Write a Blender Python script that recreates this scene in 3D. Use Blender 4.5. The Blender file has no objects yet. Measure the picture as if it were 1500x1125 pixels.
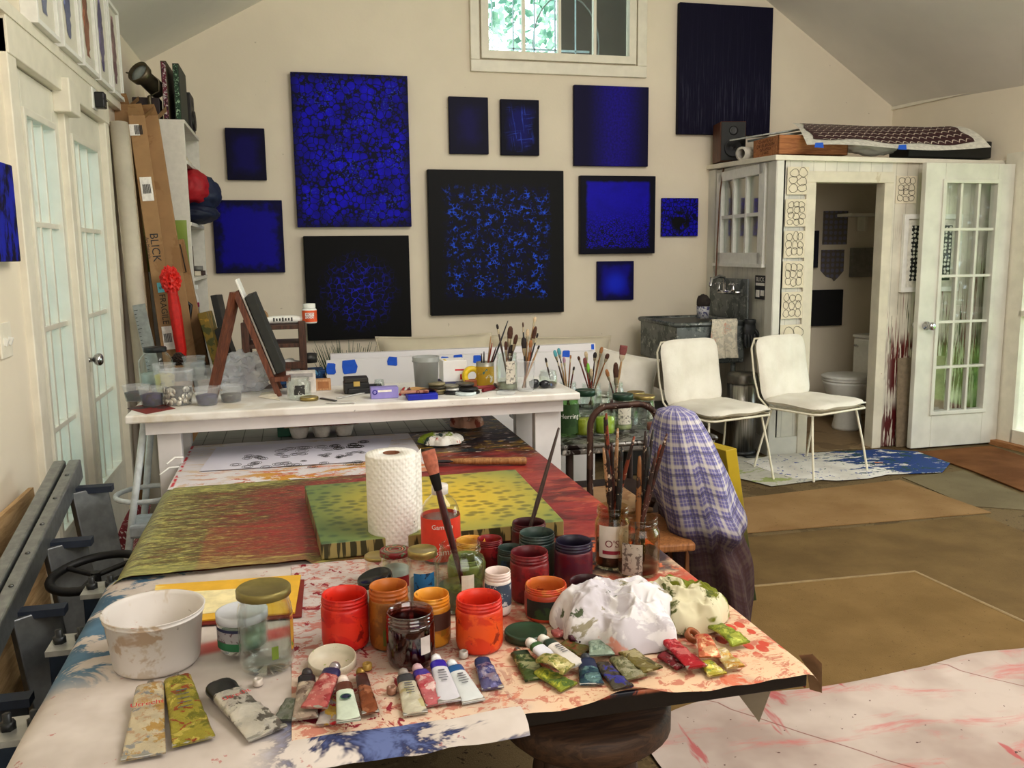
import bpy, bmesh, math, random
from mathutils import Vector, Matrix, noise
R_ = math.radians
PI = math.pi
rnd = random.Random(7)
SC = bpy.context.scene
COL = SC.collection

# ------------------------------------------------------------------ camera
F = 1280.0
H = 1.46
def _cam():
    d = Vector((-324, -189.5, F)).normalized()
    dn = Vector((97, 8413, F)); dn -= d * dn.dot(d); dn.normalize()
    x = dn.cross(d)
    return Matrix((x, d, -dn))
RM = _cam()
CP = Vector((0, 0, H))
def ray(px, py): return RM @ Vector((px - 750, py - 562.5, F))
def P(px, py, z): v = ray(px, py); return CP + v * ((z - H) / v.z)
def PX(px, py, x): v = ray(px, py); return CP + v * (x / v.x)
def PY(px, py, y): v = ray(px, py); return CP + v * (y / v.y)
def depth(p): return (RM.transposed() @ (Vector(p) - CP)).z
def zat(px, py, pt):
    """height of the point above pt's ground position that is seen at row py"""
    v = ray(px, py); t = math.hypot(pt[0], pt[1]) / math.hypot(v.x, v.y)
    return H + v.z * t
def cyl(px, bot, w, top, tz):
    """upright round thing standing on z=tz: front base row, width in px, row of its rim centre"""
    f = P(px, bot, tz); r = w * .5 * depth(f) / F
    h = Vector((f.x, f.y, 0)).normalized()
    c = Vector((f.x, f.y, tz)) + h * r
    r = w * .5 * depth(c) / F
    return c, r, zat(px, top, c) - tz

# ------------------------------------------------------------------ node materials
class NT:
    def __init__(s, name):
        s.m = bpy.data.materials.new(name); s.m.use_nodes = True; s.t = s.m.node_tree; s.t.nodes.clear()
    def n(s, typ, ins=None, out=0, **props):
        nd = s.t.nodes.new('ShaderNode' + typ)
        for k, v in props.items(): setattr(nd, k, v)
        for k, v in (ins or {}).items():
            sk = nd.inputs[k]
            if isinstance(v, bpy.types.NodeSocket): s.t.links.new(v, sk)
            else:
                if hasattr(sk.default_value, '__len__') and len(sk.default_value) == 4 and len(v) == 3: v = (*v, 1)
                sk.default_value = v
        return nd.outputs[out] if len(nd.outputs) else nd
    def obj(s): return s.n('TexCoord', out=3)
    def gen(s): return s.n('TexCoord', out=0)
    def map(s, v, sc=(1, 1, 1), loc=(0, 0, 0), rot=(0, 0, 0)): return s.n('Mapping', {0: v, 'Scale': sc, 'Location': loc, 'Rotation': rot})
    def noise(s, v, scale=5, det=3, rough=.55, dist=0): return s.n('MapRange', {0: s.n('TexNoise', {'Vector': v, 'Scale': scale, 'Detail': det, 'Roughness': rough, 'Distortion': dist}), 1: .18, 2: .82})
    def vor(s, v, scale, feature='F1', rand=1, out=0): return s.n('TexVoronoi', {'Vector': v, 'Scale': scale, 'Randomness': rand}, out=out, feature=feature)
    def wave(s, v, scale, dist=0, det=2, **k): return s.n('TexWave', {'Vector': v, 'Scale': scale, 'Distortion': dist, 'Detail': det}, out=1, **k)
    def ramp(s, fac, stops, interp='LINEAR'):
        nd = s.t.nodes.new('ShaderNodeValToRGB'); cr = nd.color_ramp; cr.interpolation = interp
        while len(cr.elements) < len(stops): cr.elements.new(.5)
        for e, (p, c) in zip(cr.elements, stops):
            e.position = p; e.color = (*c, 1) if len(c) == 3 else c
        s.t.links.new(fac, nd.inputs[0]); return nd.outputs[0]
    def step(s, fac, a, b): return s.n('MapRange', {0: fac, 1: a, 2: b, 3: 0.0, 4: 1.0}, interpolation_type='SMOOTHSTEP')
    def mix(s, fac, a, b, mode='MIX'):
        nd = s.t.nodes.new('ShaderNodeMix'); nd.data_type = 'RGBA'; nd.blend_type = mode
        for k, v in ((0, fac), (6, a), (7, b)):
            if isinstance(v, bpy.types.NodeSocket): s.t.links.new(v, nd.inputs[k])
            else: nd.inputs[k].default_value = v if k == 0 else (*v, 1)
        return nd.outputs[2]
    def mth(s, op, a, b=0.0):
        return s.n('Math', {0: a, 1: b}, operation=op)
    def sep(s, v): nd = s.t.nodes.new('ShaderNodeSeparateXYZ'); s.t.links.new(v, nd.inputs[0]); return nd.outputs
    def band(s, v, a, b, soft=.01):
        """1 for v between a and b"""
        return s.mth('MULTIPLY', s.step(v, a - soft, a + soft), s.step(v, b + soft, b - soft))
    def out(s, col, rough=.5, metal=0.0, bump=None, bs=.3, bd=.01, spec=.5, **k):
        ins = {'Base Color': col, 'Roughness': rough, 'Metallic': metal, 'Specular IOR Level': spec}
        ins.update(k)
        if bump is not None: ins['Normal'] = s.n('Bump', {'Strength': bs, 'Distance': bd, 'Height': bump})
        b = s.n('BsdfPrincipled', ins)
        s.n('OutputMaterial', {0: b}); return s.m

def srgb(r, g, b):
    f = lambda c: (c / 255 / 12.92) if c <= 10.3 else ((c / 255 + .055) / 1.055) ** 2.4
    return (f(r), f(g), f(b))
_mc = {}
def plain(r, g, b, rough=.5, metal=0.0, var=.12, sc=30, spec=.5, bs=0):
    k = (r, g, b, rough, metal, var, sc, spec, bs)
    if k not in _mc:
        t = NT('paint_%d_%d_%d' % (r, g, b)); c = srgb(r, g, b)
        n = t.noise(t.obj(), sc, 4)
        col = t.ramp(n, [(.3, tuple(x * (1 - var) for x in c)), (.7, tuple(min(1, x * (1 + var)) for x in c))])
        _mc[k] = t.out(col, rough, metal, bump=n if bs else None, bs=bs, spec=spec)
    return _mc[k]
def stained(name, base, stains, rough=.6, sc=20, metal=0.0, bs=0, spec=.4):
    """base colour with blotches: stains = [(rgb, threshold, scale)]"""
    t = NT(name); v = t.obj(); col = t.ramp(t.noise(v, sc, 3), [(.3, tuple(x * .88 for x in srgb(*base))), (.7, srgb(*base))])
    for i, (c, th, s2) in enumerate(stains):
        f = t.step(t.noise(t.map(v, loc=(i * 3.1 + 1, i * 1.7, i * .6)), s2, 5, .65, .4), th, th + .07)
        col = t.mix(f, col, srgb(*c))
    return t.out(col, rough, metal, bump=t.noise(v, sc * 1.5, 3) if bs else None, bs=bs, spec=spec)
def glass(name, tint=(.95, .98, .97), rough=.03, ior=1.45, base=0.0):
    t = NT(name)
    f0 = ((ior - 1) / (ior + 1)) ** 2 + base
    fr = t.mth('ADD', t.mth('MULTIPLY', t.mth('POWER', t.n('LayerWeight', {0: .5}, out=1), 3.5), (ior - 1) * 1.7), f0)
    sh = t.n('MixShader', {0: fr, 1: t.n('BsdfTransparent', {'Color': tint}), 2: t.n('BsdfGlossy', {'Color': (1, 1, 1), 'Roughness': rough})})
    t.n('OutputMaterial', {0: sh}); return t.m
def frost(name, tint, alpha, rough=.25):
    t = NT(name)
    b = t.n('BsdfPrincipled', {'Base Color': tint, 'Roughness': rough})
    sh = t.n('MixShader', {0: alpha, 1: t.n('BsdfTransparent', {'Color': (.97, .97, .97)}), 2: b})
    t.n('OutputMaterial', {0: sh}); return t.m
def wood(name, a, b, sc=8, rough=.5, axis=2):
    t = NT(name); v = t.obj(); s = [12, 12, 12]; s[axis] = 1.2
    n = t.noise(t.map(v, sc=s), sc, 4, .6, .8)
    return t.out(t.ramp(n, [(.3, srgb(*a)), (.7, srgb(*b))]), rough, bump=n, bs=.15)

# ------------------------------------------------------------------ mesh builder
class MB:
    def __init__(s): s.v = []; s.f = []; s.s = []
    def add(s, vs, fs, smooth=False, M=None):
        o = len(s.v)
        s.v += [(M @ Vector(v)) if M else Vector(v) for v in vs]
        s.f += [tuple(i + o for i in f) for f in fs]; s.s += [smooth] * len(fs); return s
    def box(s, c, d, M=None):
        x, y, z = (k / 2 for k in d)
        vs = [(c[0] + i * x, c[1] + j * y, c[2] + k * z) for i in (-1, 1) for j in (-1, 1) for k in (-1, 1)]
        return s.add(vs, [(0, 1, 3, 2), (4, 6, 7, 5), (0, 4, 5, 1), (2, 3, 7, 6), (0, 2, 6, 4), (1, 5, 7, 3)], False, M)
    def b2(s, a, b, M=None): return s.box([(p + q) / 2 for p, q in zip(a, b)], [abs(q - p) for p, q in zip(a, b)], M)
    def ring(s, x0, z0, x1, z1, t, y0, y1):
        """one-piece rectangular frame in the x-z plane"""
        o = [(x0, z0), (x1, z0), (x1, z1), (x0, z1)]; i = [(x0 + t, z0 + t), (x1 - t, z0 + t), (x1 - t, z1 - t), (x0 + t, z1 - t)]
        vs = [(a, y, b) for y in (y0, y1) for q in (o, i) for a, b in q]; fs = []
        for k in range(4):
            l = (k + 1) % 4; fs += [(k, l, l + 4, k + 4), (k + 8, k + 12, l + 12, l + 8), (k, k + 8, l + 8, l), (k + 4, l + 4, l + 12, k + 12)]
        return s.add(vs, fs)
    def prism(s, poly, z0, z1, M=None):
        """polygon (x,y) extruded from z0 to z1; z0,z1 may be lists"""
        n = len(poly); Z0 = z0 if isinstance(z0, (list, tuple)) else [z0] * n; Z1 = z1 if isinstance(z1, (list, tuple)) else [z1] * n
        vs = [(p[0], p[1], Z0[i]) for i, p in enumerate(poly)] + [(p[0], p[1], Z1[i]) for i, p in enumerate(poly)]
        fs = [tuple(range(n - 1, -1, -1)), tuple(range(n, 2 * n))] + [(i, (i + 1) % n, n + (i + 1) % n, n + i) for i in range(n)]
        return s.add(vs, fs, False, M)
    def lathe(s, prof, n=28, M=None, a0=0.0, a1=2 * PI, wob=None):
        full = abs(a1 - a0 - 2 * PI) < 1e-6
        m = n if full else n + 1
        vs = []; fs = []
        for r, z in prof:
            for i in range(m):
                a = a0 + (a1 - a0) * i / n
                k = wob(a, z) if wob else 1
                vs.append((r * k * math.cos(a), r * k * math.sin(a), z))
        for j in range(len(prof) - 1):
            for i in range(n):
                i2 = (i + 1) % m
                a, b, c, d = j * m + i, j * m + i2, (j + 1) * m + i2, (j + 1) * m + i
                if prof[j][0] < 1e-9: fs.append((a, c, d))
                elif prof[j + 1][0] < 1e-9: fs.append((a, b, d))
                else: fs.append((a, b, c, d))
        return s.add(vs, fs, True, M)
    def tube(s, pts, r, n=8, M=None, cap=True, flat=1.0, closed=False):
        pts = [Vector(p) for p in pts]; m = len(pts); rs = r if isinstance(r, (list, tuple)) else [r] * m
        vs = []; up = None
        for i, p in enumerate(pts):
            if closed: t = pts[(i + 1) % m] - pts[i - 1]
            else: t = pts[min(i + 1, m - 1)] - pts[max(i - 1, 0)]
            t.normalize()
            if up is None:
                up = Vector((0, 0, 1)) if abs(t.z) < .9 else Vector((0, 1, 0))
            u = (up - t * up.dot(t))
            if u.length < 1e-5: u = Vector((1, 0, 0)) - t * t.x
            u.normalize(); w = t.cross(u); up = u
            for k in range(n):
                a = 2 * PI * k / n
                vs.append(p + (u * math.cos(a) * flat + w * math.sin(a)) * rs[i])
        fs = []
        for i in range(m if closed else m - 1):
            i2 = (i + 1) % m
            for k in range(n):
                fs.append((i * n + k, i * n + (k + 1) % n, i2 * n + (k + 1) % n, i2 * n + k))
        s.add(vs, fs, True, M)
        if cap and not closed:
            s.add(vs[:n], [tuple(range(n - 1, -1, -1))], False, M); s.add(vs[-n:], [tuple(range(n))], False, M)
        return s
    def grid(s, fn, nu, nv, smooth=True, M=None):
        vs = [fn(i / nu, j / nv) for j in range(nv + 1) for i in range(nu + 1)]
        fs = [(j * (nu + 1) + i, j * (nu + 1) + i + 1, (j + 1) * (nu + 1) + i + 1, (j + 1) * (nu + 1) + i) for j in range(nv) for i in range(nu)]
        return s.add(vs, fs, smooth, M)
    def blob(s, c, rad, amp=.1, sc=2.0, sub=3, seed=0, floor=None, ridge=False, M=None, smooth=True):
        bm = bmesh.new(); bmesh.ops.create_icosphere(bm, subdivisions=sub, radius=1)
        vs = []
        for v in bm.verts:
            d = v.co.normalized(); q = d * sc + Vector((seed * 5.3, seed * 2.1, seed))
            k = noise.noise(q) + .5 * noise.noise(q * 2.1)
            if ridge: k = .9 - 2.4 * abs(noise.noise(q)) - .9 * abs(noise.noise(q * 2.3)) + .3 * noise.noise(q * 5)
            e = d * (1 + amp * k)
            p = Vector((c[0] + e.x * rad[0], c[1] + e.y * rad[1], c[2] + e.z * rad[2]))
            if floor is not None and p.z < floor: p.z = floor + (p.z - floor) * .02
            vs.append(p)
        fs = [tuple(x.index for x in f.verts) for f in bm.faces]; bm.free()
        return s.add(vs, fs, smooth, M)
    def build(s, name, mat, parent=None, loc=(0, 0, 0), rz=0.0, bev=0.0, seg=2, rot=None):
        me = bpy.data.meshes.new(name); me.from_pydata([tuple(v) for v in s.v], [], s.f)
        me.polygons.foreach_set('use_smooth', s.s)
        if bev:
            bm = bmesh.new(); bm.from_mesh(me)
            bmesh.ops.recalc_face_normals(bm, faces=bm.faces)
            es = [e for e in bm.edges if len(e.link_faces) == 2 and e.calc_face_angle(0) > .5]
            bmesh.ops.bevel(bm, geom=es, offset=bev, segments=seg, affect='EDGES', profile=.5, clamp_overlap=True)
            bm.to_mesh(me); bm.free()
        else:
            bm = bmesh.new(); bm.from_mesh(me); bmesh.ops.recalc_face_normals(bm, faces=bm.faces); bm.to_mesh(me); bm.free()
        me.materials.append(mat); me.update()
        o = bpy.data.objects.new(name, me); COL.objects.link(o)
        o.location = loc; o.rotation_euler = rot if rot else (0, 0, rz)
        if parent: o.parent = parent
        return o

def tag(o, label, cat, group=None, kind=None):
    o['label'] = label; o['category'] = cat
    if group: o['group'] = group
    if kind: o['kind'] = kind
    return o
def thing(name, label, cat, loc=(0, 0, 0), rz=0.0, group=None, rot=None):
    o = bpy.data.objects.new(name, None); COL.objects.link(o); o.empty_display_size = .05
    o.location = loc; o.rotation_euler = rot if rot else (0, 0, rz)
    return tag(o, label, cat, group)
def solo(name, label, cat, mb, mat, loc=(0, 0, 0), rz=0.0, group=None, bev=0.0, rot=None):
    return tag(mb.build(name, mat, None, loc, rz, bev, rot=rot), label, cat, group)
def struct(name, mb, mat, parent=None, bev=0.0, label=None):
    o = mb.build(name, mat, parent, bev=bev); o['kind'] = 'structure'
    if label: o['label'] = label; 
    return o
def text(body, size, mat, parent, M, name='lettering', align='CENTER', bend=0.0, sx=1.0):
    """flat lettering; bend = radius wraps it round a vertical cylinder"""
    cu = bpy.data.curves.new('t', 'FONT'); cu.body = body; cu.size = size; cu.align_x = align; cu.align_y = 'CENTER'; cu.resolution_u = 3
    o = bpy.data.objects.new('t', cu); COL.objects.link(o)
    dg = bpy.context.evaluated_depsgraph_get(); dg.update()
    me = bpy.data.meshes.new_from_object(o.evaluated_get(dg))
    bpy.data.objects.remove(o); bpy.data.curves.remove(cu)
    for v in me.vertices:
        x, y = v.co.x * sx, v.co.y
        if bend:
            a = x / bend; v.co = M @ Vector((bend * math.sin(a), -bend * math.cos(a), y))
        else: v.co = M @ Vector((x, y, 0))
    me.materials.clear(); me.materials.append(mat)
    t = bpy.data.objects.new(name, me); COL.objects.link(t)
    if parent: t.parent = parent
    return t
T = Matrix.Translation
def RX(a): return Matrix.Rotation(R_(a), 4, 'X')
def RY(a): return Matrix.Rotation(R_(a), 4, 'Y')
def RZ(a): return Matrix.Rotation(R_(a), 4, 'Z')

# ------------------------------------------------------------------ common materials
XL = -.92; YB = 6.643; TZ = .70; WZ = .90
def m_wall(name, c, amt=.06):
    t = NT(name); v = t.obj(); n = t.noise(v, 1.3, 4)
    a = tuple(x * (1 - amt) for x in srgb(*c)); b = srgb(*c)
    col = t.ramp(n, [(.35, a), (.65, b)])
    sp = t.step(t.noise(v, 24, 2), .93, .96)
    col = t.mix(t.mth('MULTIPLY', sp, .4), col, srgb(150, 135, 110))
    return t.out(col, .75, bump=t.noise(v, 45, 3), bs=.04, spec=.2)
M_WALL = m_wall('cream_plaster', (240, 229, 210))
M_CEIL = m_wall('ceiling_plaster', (242, 238, 232))
M_TRIM = plain(236, 230, 214, .45, var=.04, sc=12)
M_DOORW = plain(232, 228, 214, .42, var=.04, sc=8)
M_WHITE = plain(238, 237, 232, .5, var=.03)
M_BLACK = plain(22, 22, 24, .45)
M_CHROME = plain(205, 205, 208, .18, 1.0, var=.05)
M_STEEL = stained('galvanised_steel', (128, 134, 134), [((95, 102, 102), .5, 9), ((168, 172, 168), .62, 22)], .45, 25, .75)
M_ALU = plain(150, 154, 156, .38, .85, var=.12, sc=40)
M_GLASS = glass('pane_glass', (.97, .985, .98), .02, 1.52)
M_JAR = glass('jar_glass', (.93, .955, .945), .05, 1.5)
M_GREENJAR = glass('green_jar_glass', (.72, .86, .66), .04, 1.45)
M_BROWNJAR = glass('amber_tinted_glass', (.86, .80, .68), .04, 1.45)
M_GOLD = plain(164, 146, 92, .35, .75, var=.1)
M_TAPE = plain(22, 88, 205, .6, var=.06)
M_WOODD = wood('dark_brown_wood', (58, 34, 24), (92, 56, 40))
M_WOODM = wood('warm_wood', (128, 82, 46), (168, 112, 66))
M_PLY = wood('plywood', (176, 140, 96), (206, 172, 126), 6, .6, 1)
M_CARD = stained('brown_cardboard', (168, 132, 92), [((150, 114, 76), .55, 4)], .75, 12)
M_TEXTD = plain(40, 36, 34, .6); M_TEXTR = plain(196, 36, 48, .6); M_TEXTW = plain(240, 236, 230, .6)

# ------------------------------------------------------------------ room shell
YF = -2.2
XRB, XRF = 5.0, 5.56               # right wall: x at the far wall and at the front wall
def xr(y): return XRB + (XRF - XRB) * (YB - y) / (YB - YF)
def zceil(x): return min(2.764 + .555 * (x + .92), 2.634 + .65 * (5.0 - x))
APX = 2.166; APZ = zceil(APX)
# far wall with a window hole
W1 = (1.44, 2.665, 2.885, 3.75)     # glazed hole: x0,x1,z0,z1
def far_wall():
    mb = MB(); y0, y1 = YB, YB + .12
    def seg(poly):                # poly in (x,z)
        n = len(poly)
        mb.add([(x, y0, z) for x, z in poly] + [(x, y1, z) for x, z in poly],
               [tuple(range(n)), tuple(range(2 * n - 1, n - 1, -1))] + [(i, i + n, (i + 1) % n + n, (i + 1) % n) for i in range(n)])
    x0, x1, z0, z1 = W1
    seg([(XL, 0), (x0, 0), (x0, zceil(x0) + .04), (XL, 2.80)])
    seg([(x1, 0), (5.2, 0), (5.2, 2.55), (x1, zceil(x1) + .04)])
    seg([(x0, 0), (x1, 0), (x1, z0), (x0, z0)])
    seg([(x0, z1), (x1, z1), (x1, zceil(x1) + .04), (APX, APZ + .04), (x0, zceil(x0) + .04)])
    return mb
struct('wall_back', far_wall(), M_WALL)
# left wall with the double-door hole
DY0, DYM, DY1, DZ = 3.50, 4.20, 5.02, 2.14
mb = MB()
mb.b2((XL - .14, YF, 0), (XL, DY0 - .05, 2.8)); mb.b2((XL - .14, DY1 + .05, 0), (XL, YB, 2.8)); mb.b2((XL - .14, DY0 - .05, DZ + .03), (XL, DY1 + .05, 2.8))
struct('wall_left', mb, M_WALL)
mb = MB(); mb.b2((XL - .14, YF - .1, 0), (XRF + .2, YF, 4.6)); struct('wall_front', mb, M_WALL)
# right wall: solid by the far corner, a tall glazed opening nearer
mb = MB()
RY0, RY1 = 1.2, 5.30
def rw(ya, yb, z0, z1): mb.prism([(xr(ya), ya), (xr(yb), yb), (xr(yb) + .14, yb), (xr(ya) + .14, ya)], z0, z1)
rw(5.42, YB, 0, 2.72); rw(RY0, 5.42, 2.12, 2.72); rw(YF, RY0, 0, 2.72)
struct('wall_right', mb, M_WALL)
mb = MB(); mb.add([(XL - .14, YF - .1, 2.764 - .078), (APX, YF - .1, APZ), (APX, YB + .1, APZ), (XL - .14, YB + .1, 2.764 - .078)], [(0, 1, 2, 3)])
mb.add([(5.9, YF - .1, 2.634 - .585), (APX, YF - .1, APZ), (APX, YB + .1, APZ), (5.9, YB + .1, 2.634 - .585)], [(3, 2, 1, 0)])
struct('ceiling', mb, M_CEIL)
mb = MB(); mb.b2((XL - .3, YF - .3, -.1), (6.0, YB + .3, 0))
struct('floor', mb, stained('worn_olive_carpet', (118, 100, 72), [((98, 82, 58), .52, 3), ((66, 54, 40), .66, 40)], .95, 150, bs=.3, spec=.1))
mb = MB(); mb.b2((XL, DY1 + .1, 0), (XL + .02, YB, .13)); mb.b2((XL, YF, 0), (XL + .02, DY0 - .12, .13))
struct('baseboard_left', mb, plain(176, 132, 84, .5))
mb = MB(); mb.prism([(xr(YB), YB), (xr(YB) - .018, YB), (xr(3.2) - .018, 3.2), (xr(3.2), 3.2)], 2.61, 2.635); struct('trim_1', mb, M_TRIM)
# floor litter strip by the left doors
solo('leaf_litter', 'dry brown leaf litter along the floor under the double doors', 'debris',
     (lambda m: [m.add([(x + rnd.uniform(-.02, .02), y + rnd.uniform(-.02, .02), .002 + rnd.random() * .012) for _ in range(3)], [(0, 1, 2)]) for x, y in [(rnd.uniform(-.86, -.55), rnd.uniform(3.6, 5.4)) for _ in range(420)]] and m)(MB()),
     plain(74, 52, 34, .9, var=.4, sc=60))['kind'] = 'stuff'

# ------------------------------------------------------------------ left double doors
def muntin_door(name, x0, x1, z0, z1, gx0, gx1, gz0, gz1, cols, rows, th, M, mat, knob=None, knobs=(1,), label=None, mw=.022):
    """door leaf in its own x-z plane (thickness along y), placed by matrix M; returns the leaf"""
    mb = MB(); h = th / 2
    mb.b2((x0, -h, z0), (gx0, h, z1)); mb.b2((gx1, -h, z0), (x1, h, z1)); mb.b2((gx0, -h, z0), (gx1, h, gz0)); mb.b2((gx0, -h, gz1), (gx1, h, z1))
    leaf = mb.build(name, mat, bev=.004); leaf.matrix_world = M; leaf['kind'] = 'structure'
    if label: leaf['label'] = label
    mm = MB()
    for i in range(1, cols): x = gx0 + (gx1 - gx0) * i / cols; mm.b2((x - mw / 2, -h * .8, gz0), (x + mw / 2, h * .8, gz1))
    for j in range(1, rows): z = gz0 + (gz1 - gz0) * j / rows; mm.b2((gx0, -h * .82, z - mw / 2), (gx1, h * .82, z + mw / 2))
    mm.ring(gx0 - .02, gz0 - .02, gx1 + .02, gz1 + .02, .028, -h - .012, h + .012)
    mm.build('muntins', mat, leaf, bev=.003)
    g = MB(); g.b2((gx0, -.003, gz0), (gx1, .003, gz1)); g.build('panes', M_GLASS, leaf)
    if knob:
        for s in knobs:
            k = MB(); Mk = T((knob[0], s * h, knob[1])) @ RX(-90 * s)
            k.lathe([(0, 0), (.031, 0), (.031, .008), (.012, .014), (.011, .038), (.022, .044), (.029, .056), (.028, .068), (.018, .077), (0, .079)], 24, Mk)
            k.build('knob', M_CHROME, leaf)
    return leaf
ML = T((XL - .03, 0, 0)) @ RZ(90)   # local x -> world y, local y -> world -x
d1_ = muntin_door('door_1', DY0, DYM - .003, .03, DZ, 3.64, 4.06, .385, 1.985, 3, 4, .045, ML, M_DOORW)
MB().b2((3.497, -.038, 1.80), (3.509, -.022, 1.92)).build('hinge', plain(150, 120, 60, .35, .8), d1_)
muntin_door('door_2', DYM + .003, DY1, .03, DZ, 4.375, 4.885, .385, 1.985, 3, 4, .045, ML, M_DOORW, (4.275, 1.0), (-1,))
mb = MB()
mb.b2((XL - .1, DY0 - .1, 0), (XL + .025, DY0, DZ + .12)); mb.b2((XL - .1, DY1, 0), (XL + .025, DY1 + .09, DZ + .12)); mb.b2((XL - .1, DY0 - .1, DZ + .005), (XL + .03, DY1 + .09, DZ + .15))
mb.b2((XL - .02, DYM - .035, .03), (XL + .02, DYM + .035, DZ))
struct('trim_2', mb, M_TRIM, bev=.004)
mb = MB(); mb.b2((XL - .01, DYM - .09, DZ - .08), (XL + .06, DYM + .09, DZ + .06)); struct('trim_3', mb, M_TRIM, bev=.006)
mb = MB(); mb.b2((XL - .14, DY0, 0), (XL + .03, DY1, .03)); struct('trim_4', mb, plain(120, 84, 54))
# vertical blinds seen through the left panes
def blind(y0, y1, label):
    t = thing('vertical_blind', label, 'blind', (XL - .12, (y0 + y1) / 2, 2.08))
    MB().box((0, 0, 0), (.04, y1 - y0, .05)).build('head_rail', M_WHITE, t)
    s = MB(); n = 10
    for i in range(n):
        y = -(y1 - y0) / 2 + (i + .5) * (y1 - y0) / n
        s.box((0, 0, 0), (.003, (y1 - y0) / n * .9, 2.0), T((0, y, -1.03)) @ RZ(38))
    s.build('slats', (lambda t: (t.n('OutputMaterial', {0: t.n('MixShader', {0: .82, 1: t.n('BsdfTransparent', {'Color': (1, 1, 1)}), 2: t.n('MixShader', {0: .85, 1: t.n('BsdfDiffuse', {'Color': srgb(240, 244, 246)}), 2: t.n('BsdfTranslucent', {'Color': srgb(240, 248, 252)})})})}), t.m)[1])(NT('blind_vinyl')), t)
blind(3.52, 4.18, 'white vertical blind behind the glass of the near left door')
blind(4.22, 5.0, 'white vertical blind behind the glass of the far left door, beside the knob')
t = thing('light_switch', 'ivory double light switch plate on the wall left of the doors', 'light switch', (XL, 3.155, 1.195))
MB().box((.004, 0, 0), (.008, .115, .115)).build('plate', M_TRIM, t, bev=.003)
for s in (-.023, .023): MB().box((.012, s, 0), (.016, .01, .024), RY(20)).build('toggle', M_WHITE, t)
t = thing('door_sensor', 'small black sensor box on a white plate over the far left door', 'sensor', (XL + .03, 4.739, 2.215))
MB().box((.004, 0, 0), (.008, .10, .10)).build('plate', M_WHITE, t, bev=.003)
MB().box((.03, .01, -.005), (.045, .06, .075)).build('housing', M_BLACK, t, bev=.006)
MB().tube([(.05, -.02, .0), (.05, .06, .0)], .004).build('lever', M_BLACK, t)

# ------------------------------------------------------------------ far window
x0, x1, z0, z1 = W1
mb = MB(); y = YB
mb.b2((x0 - .08, y - .03, z0 - .095), (x1 + .09, y, z0 - .011)); mb.b2((x0 - .08, y - .03, z0 - .01), (x0 - .012, y, z1 + .1)); mb.b2((x1 + .012, y - .03, z0 - .01), (x1 + .09, y, z1 + .1))
wf = struct('window_1', mb, M_TRIM, bev=.004)
mb = MB(); mb.ring(x0, z0, x1, z1, .058, y - .035, y + .04)
mb.build('sash', M_TRIM, wf, bev=.003)
mb = MB()
for i in range(1, 4): xx = x0 + .05 + (x1 - x0 - .1) * i / 4; mb.b2((xx - .011, y - .015, z0 + .05), (xx + .011, y + .03, z1 - .05))
mb.build('muntins', M_TRIM, wf)
MB().b2((x0, y + .01, z0), (x1, y + .016, z1)).build('panes', M_GLASS, wf)
mb = MB(); xa = x0
for i in range(5): mb.b2((xa + .15 + i * .17, y + .28, z0 - .2), (xa + .16 + i * .17, y + .29, z1 + .3))
mb.b2((xa - .2, y + .28, z0 + .14), (xa + .95, y + .29, z0 + .155))
struct('trim_5', mb, plain(170, 200, 215, .5))
mb = MB().b2((XL - .2, YB + .12, 4.46), (6, YB + 1.5, 4.5)); struct('sun_blocker', mb, M_TRIM)  # added slab out of view, keeps sun from coming through the high window
mb = MB().b2((2.22, y + .5, 2.5), (3.3, y + .56, 4.2)); struct('wall_outside', mb, plain(64, 62, 58, .8))
mb = MB().tube([(2.25 + .28 * math.cos(a), y + .45, 3.12 + .38 * math.sin(a)) for a in [k * 2 * PI / 24 for k in range(24)]], .006, 6, closed=True)
solo('wire_hoop', 'thin wire hoop hanging outside the high window', 'hoop', mb, plain(120, 130, 130, .4, .6))

# ------------------------------------------------------------------ outside
mb = MB().b2((5.1, -6, -.16), (26, 26, -.12))
struct('lawn', mb, stained('sunlit_grass', (112, 158, 66), [((136, 180, 84), .5, 1.3), ((78, 124, 46), .55, 14)], .9, 40, bs=.3))
mb = MB().b2((-14, -6, -.16), (-1.05, 26, -.12)); struct('ground_outside', mb, stained('outdoor_ground', (110, 130, 90), [((90, 110, 70), .5, 2)], .9))  # dull green ground colour with darker patches
def foliage(name, label, c, rad, n, size, ca, cb, seed):
    r2 = random.Random(seed); mb = MB()
    for i in range(n):
        d = Vector((r2.gauss(0, 1), r2.gauss(0, 1), r2.gauss(0, 1))).normalized() * (r2.random() ** .4)
        p = Vector(c) + Vector((d.x * rad[0], d.y * rad[1], d.z * rad[2]))
        a = Vector((r2.gauss(0, 1), r2.gauss(0, 1), r2.gauss(0, 1))).normalized() * size * (.6 + r2.random() * .8)
        b = a.cross(Vector((r2.gauss(0, 1), r2.gauss(0, 1), r2.gauss(0, 1)))).normalized() * size * .6
        mb.add([p - a, p + b, p + a, p - b], [(0, 1, 2, 3)])
    t = NT(name); col = t.ramp(t.noise(t.obj(), 2.2, 4), [(.35, srgb(*ca)), (.65, srgb(*cb))])
    return solo(name, label, 'tree', mb, t.out(col, .6))
foliage('tree', 'bluish green leafy tree seen through the high window', (1.6, 10.6, 4.6), (2.6, 1.4, 2.2), 5200, .07, (70, 130, 110), (196, 226, 206), 1)['kind'] = 'stuff'
foliage('shrub', 'bright green low shrubs on the lawn beside the glass door frame', (6.6, 5.7, .1), (.8, .9, .5), 2600, .05, (96, 160, 50), (168, 214, 90), 2)['kind'] = 'stuff'
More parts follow.
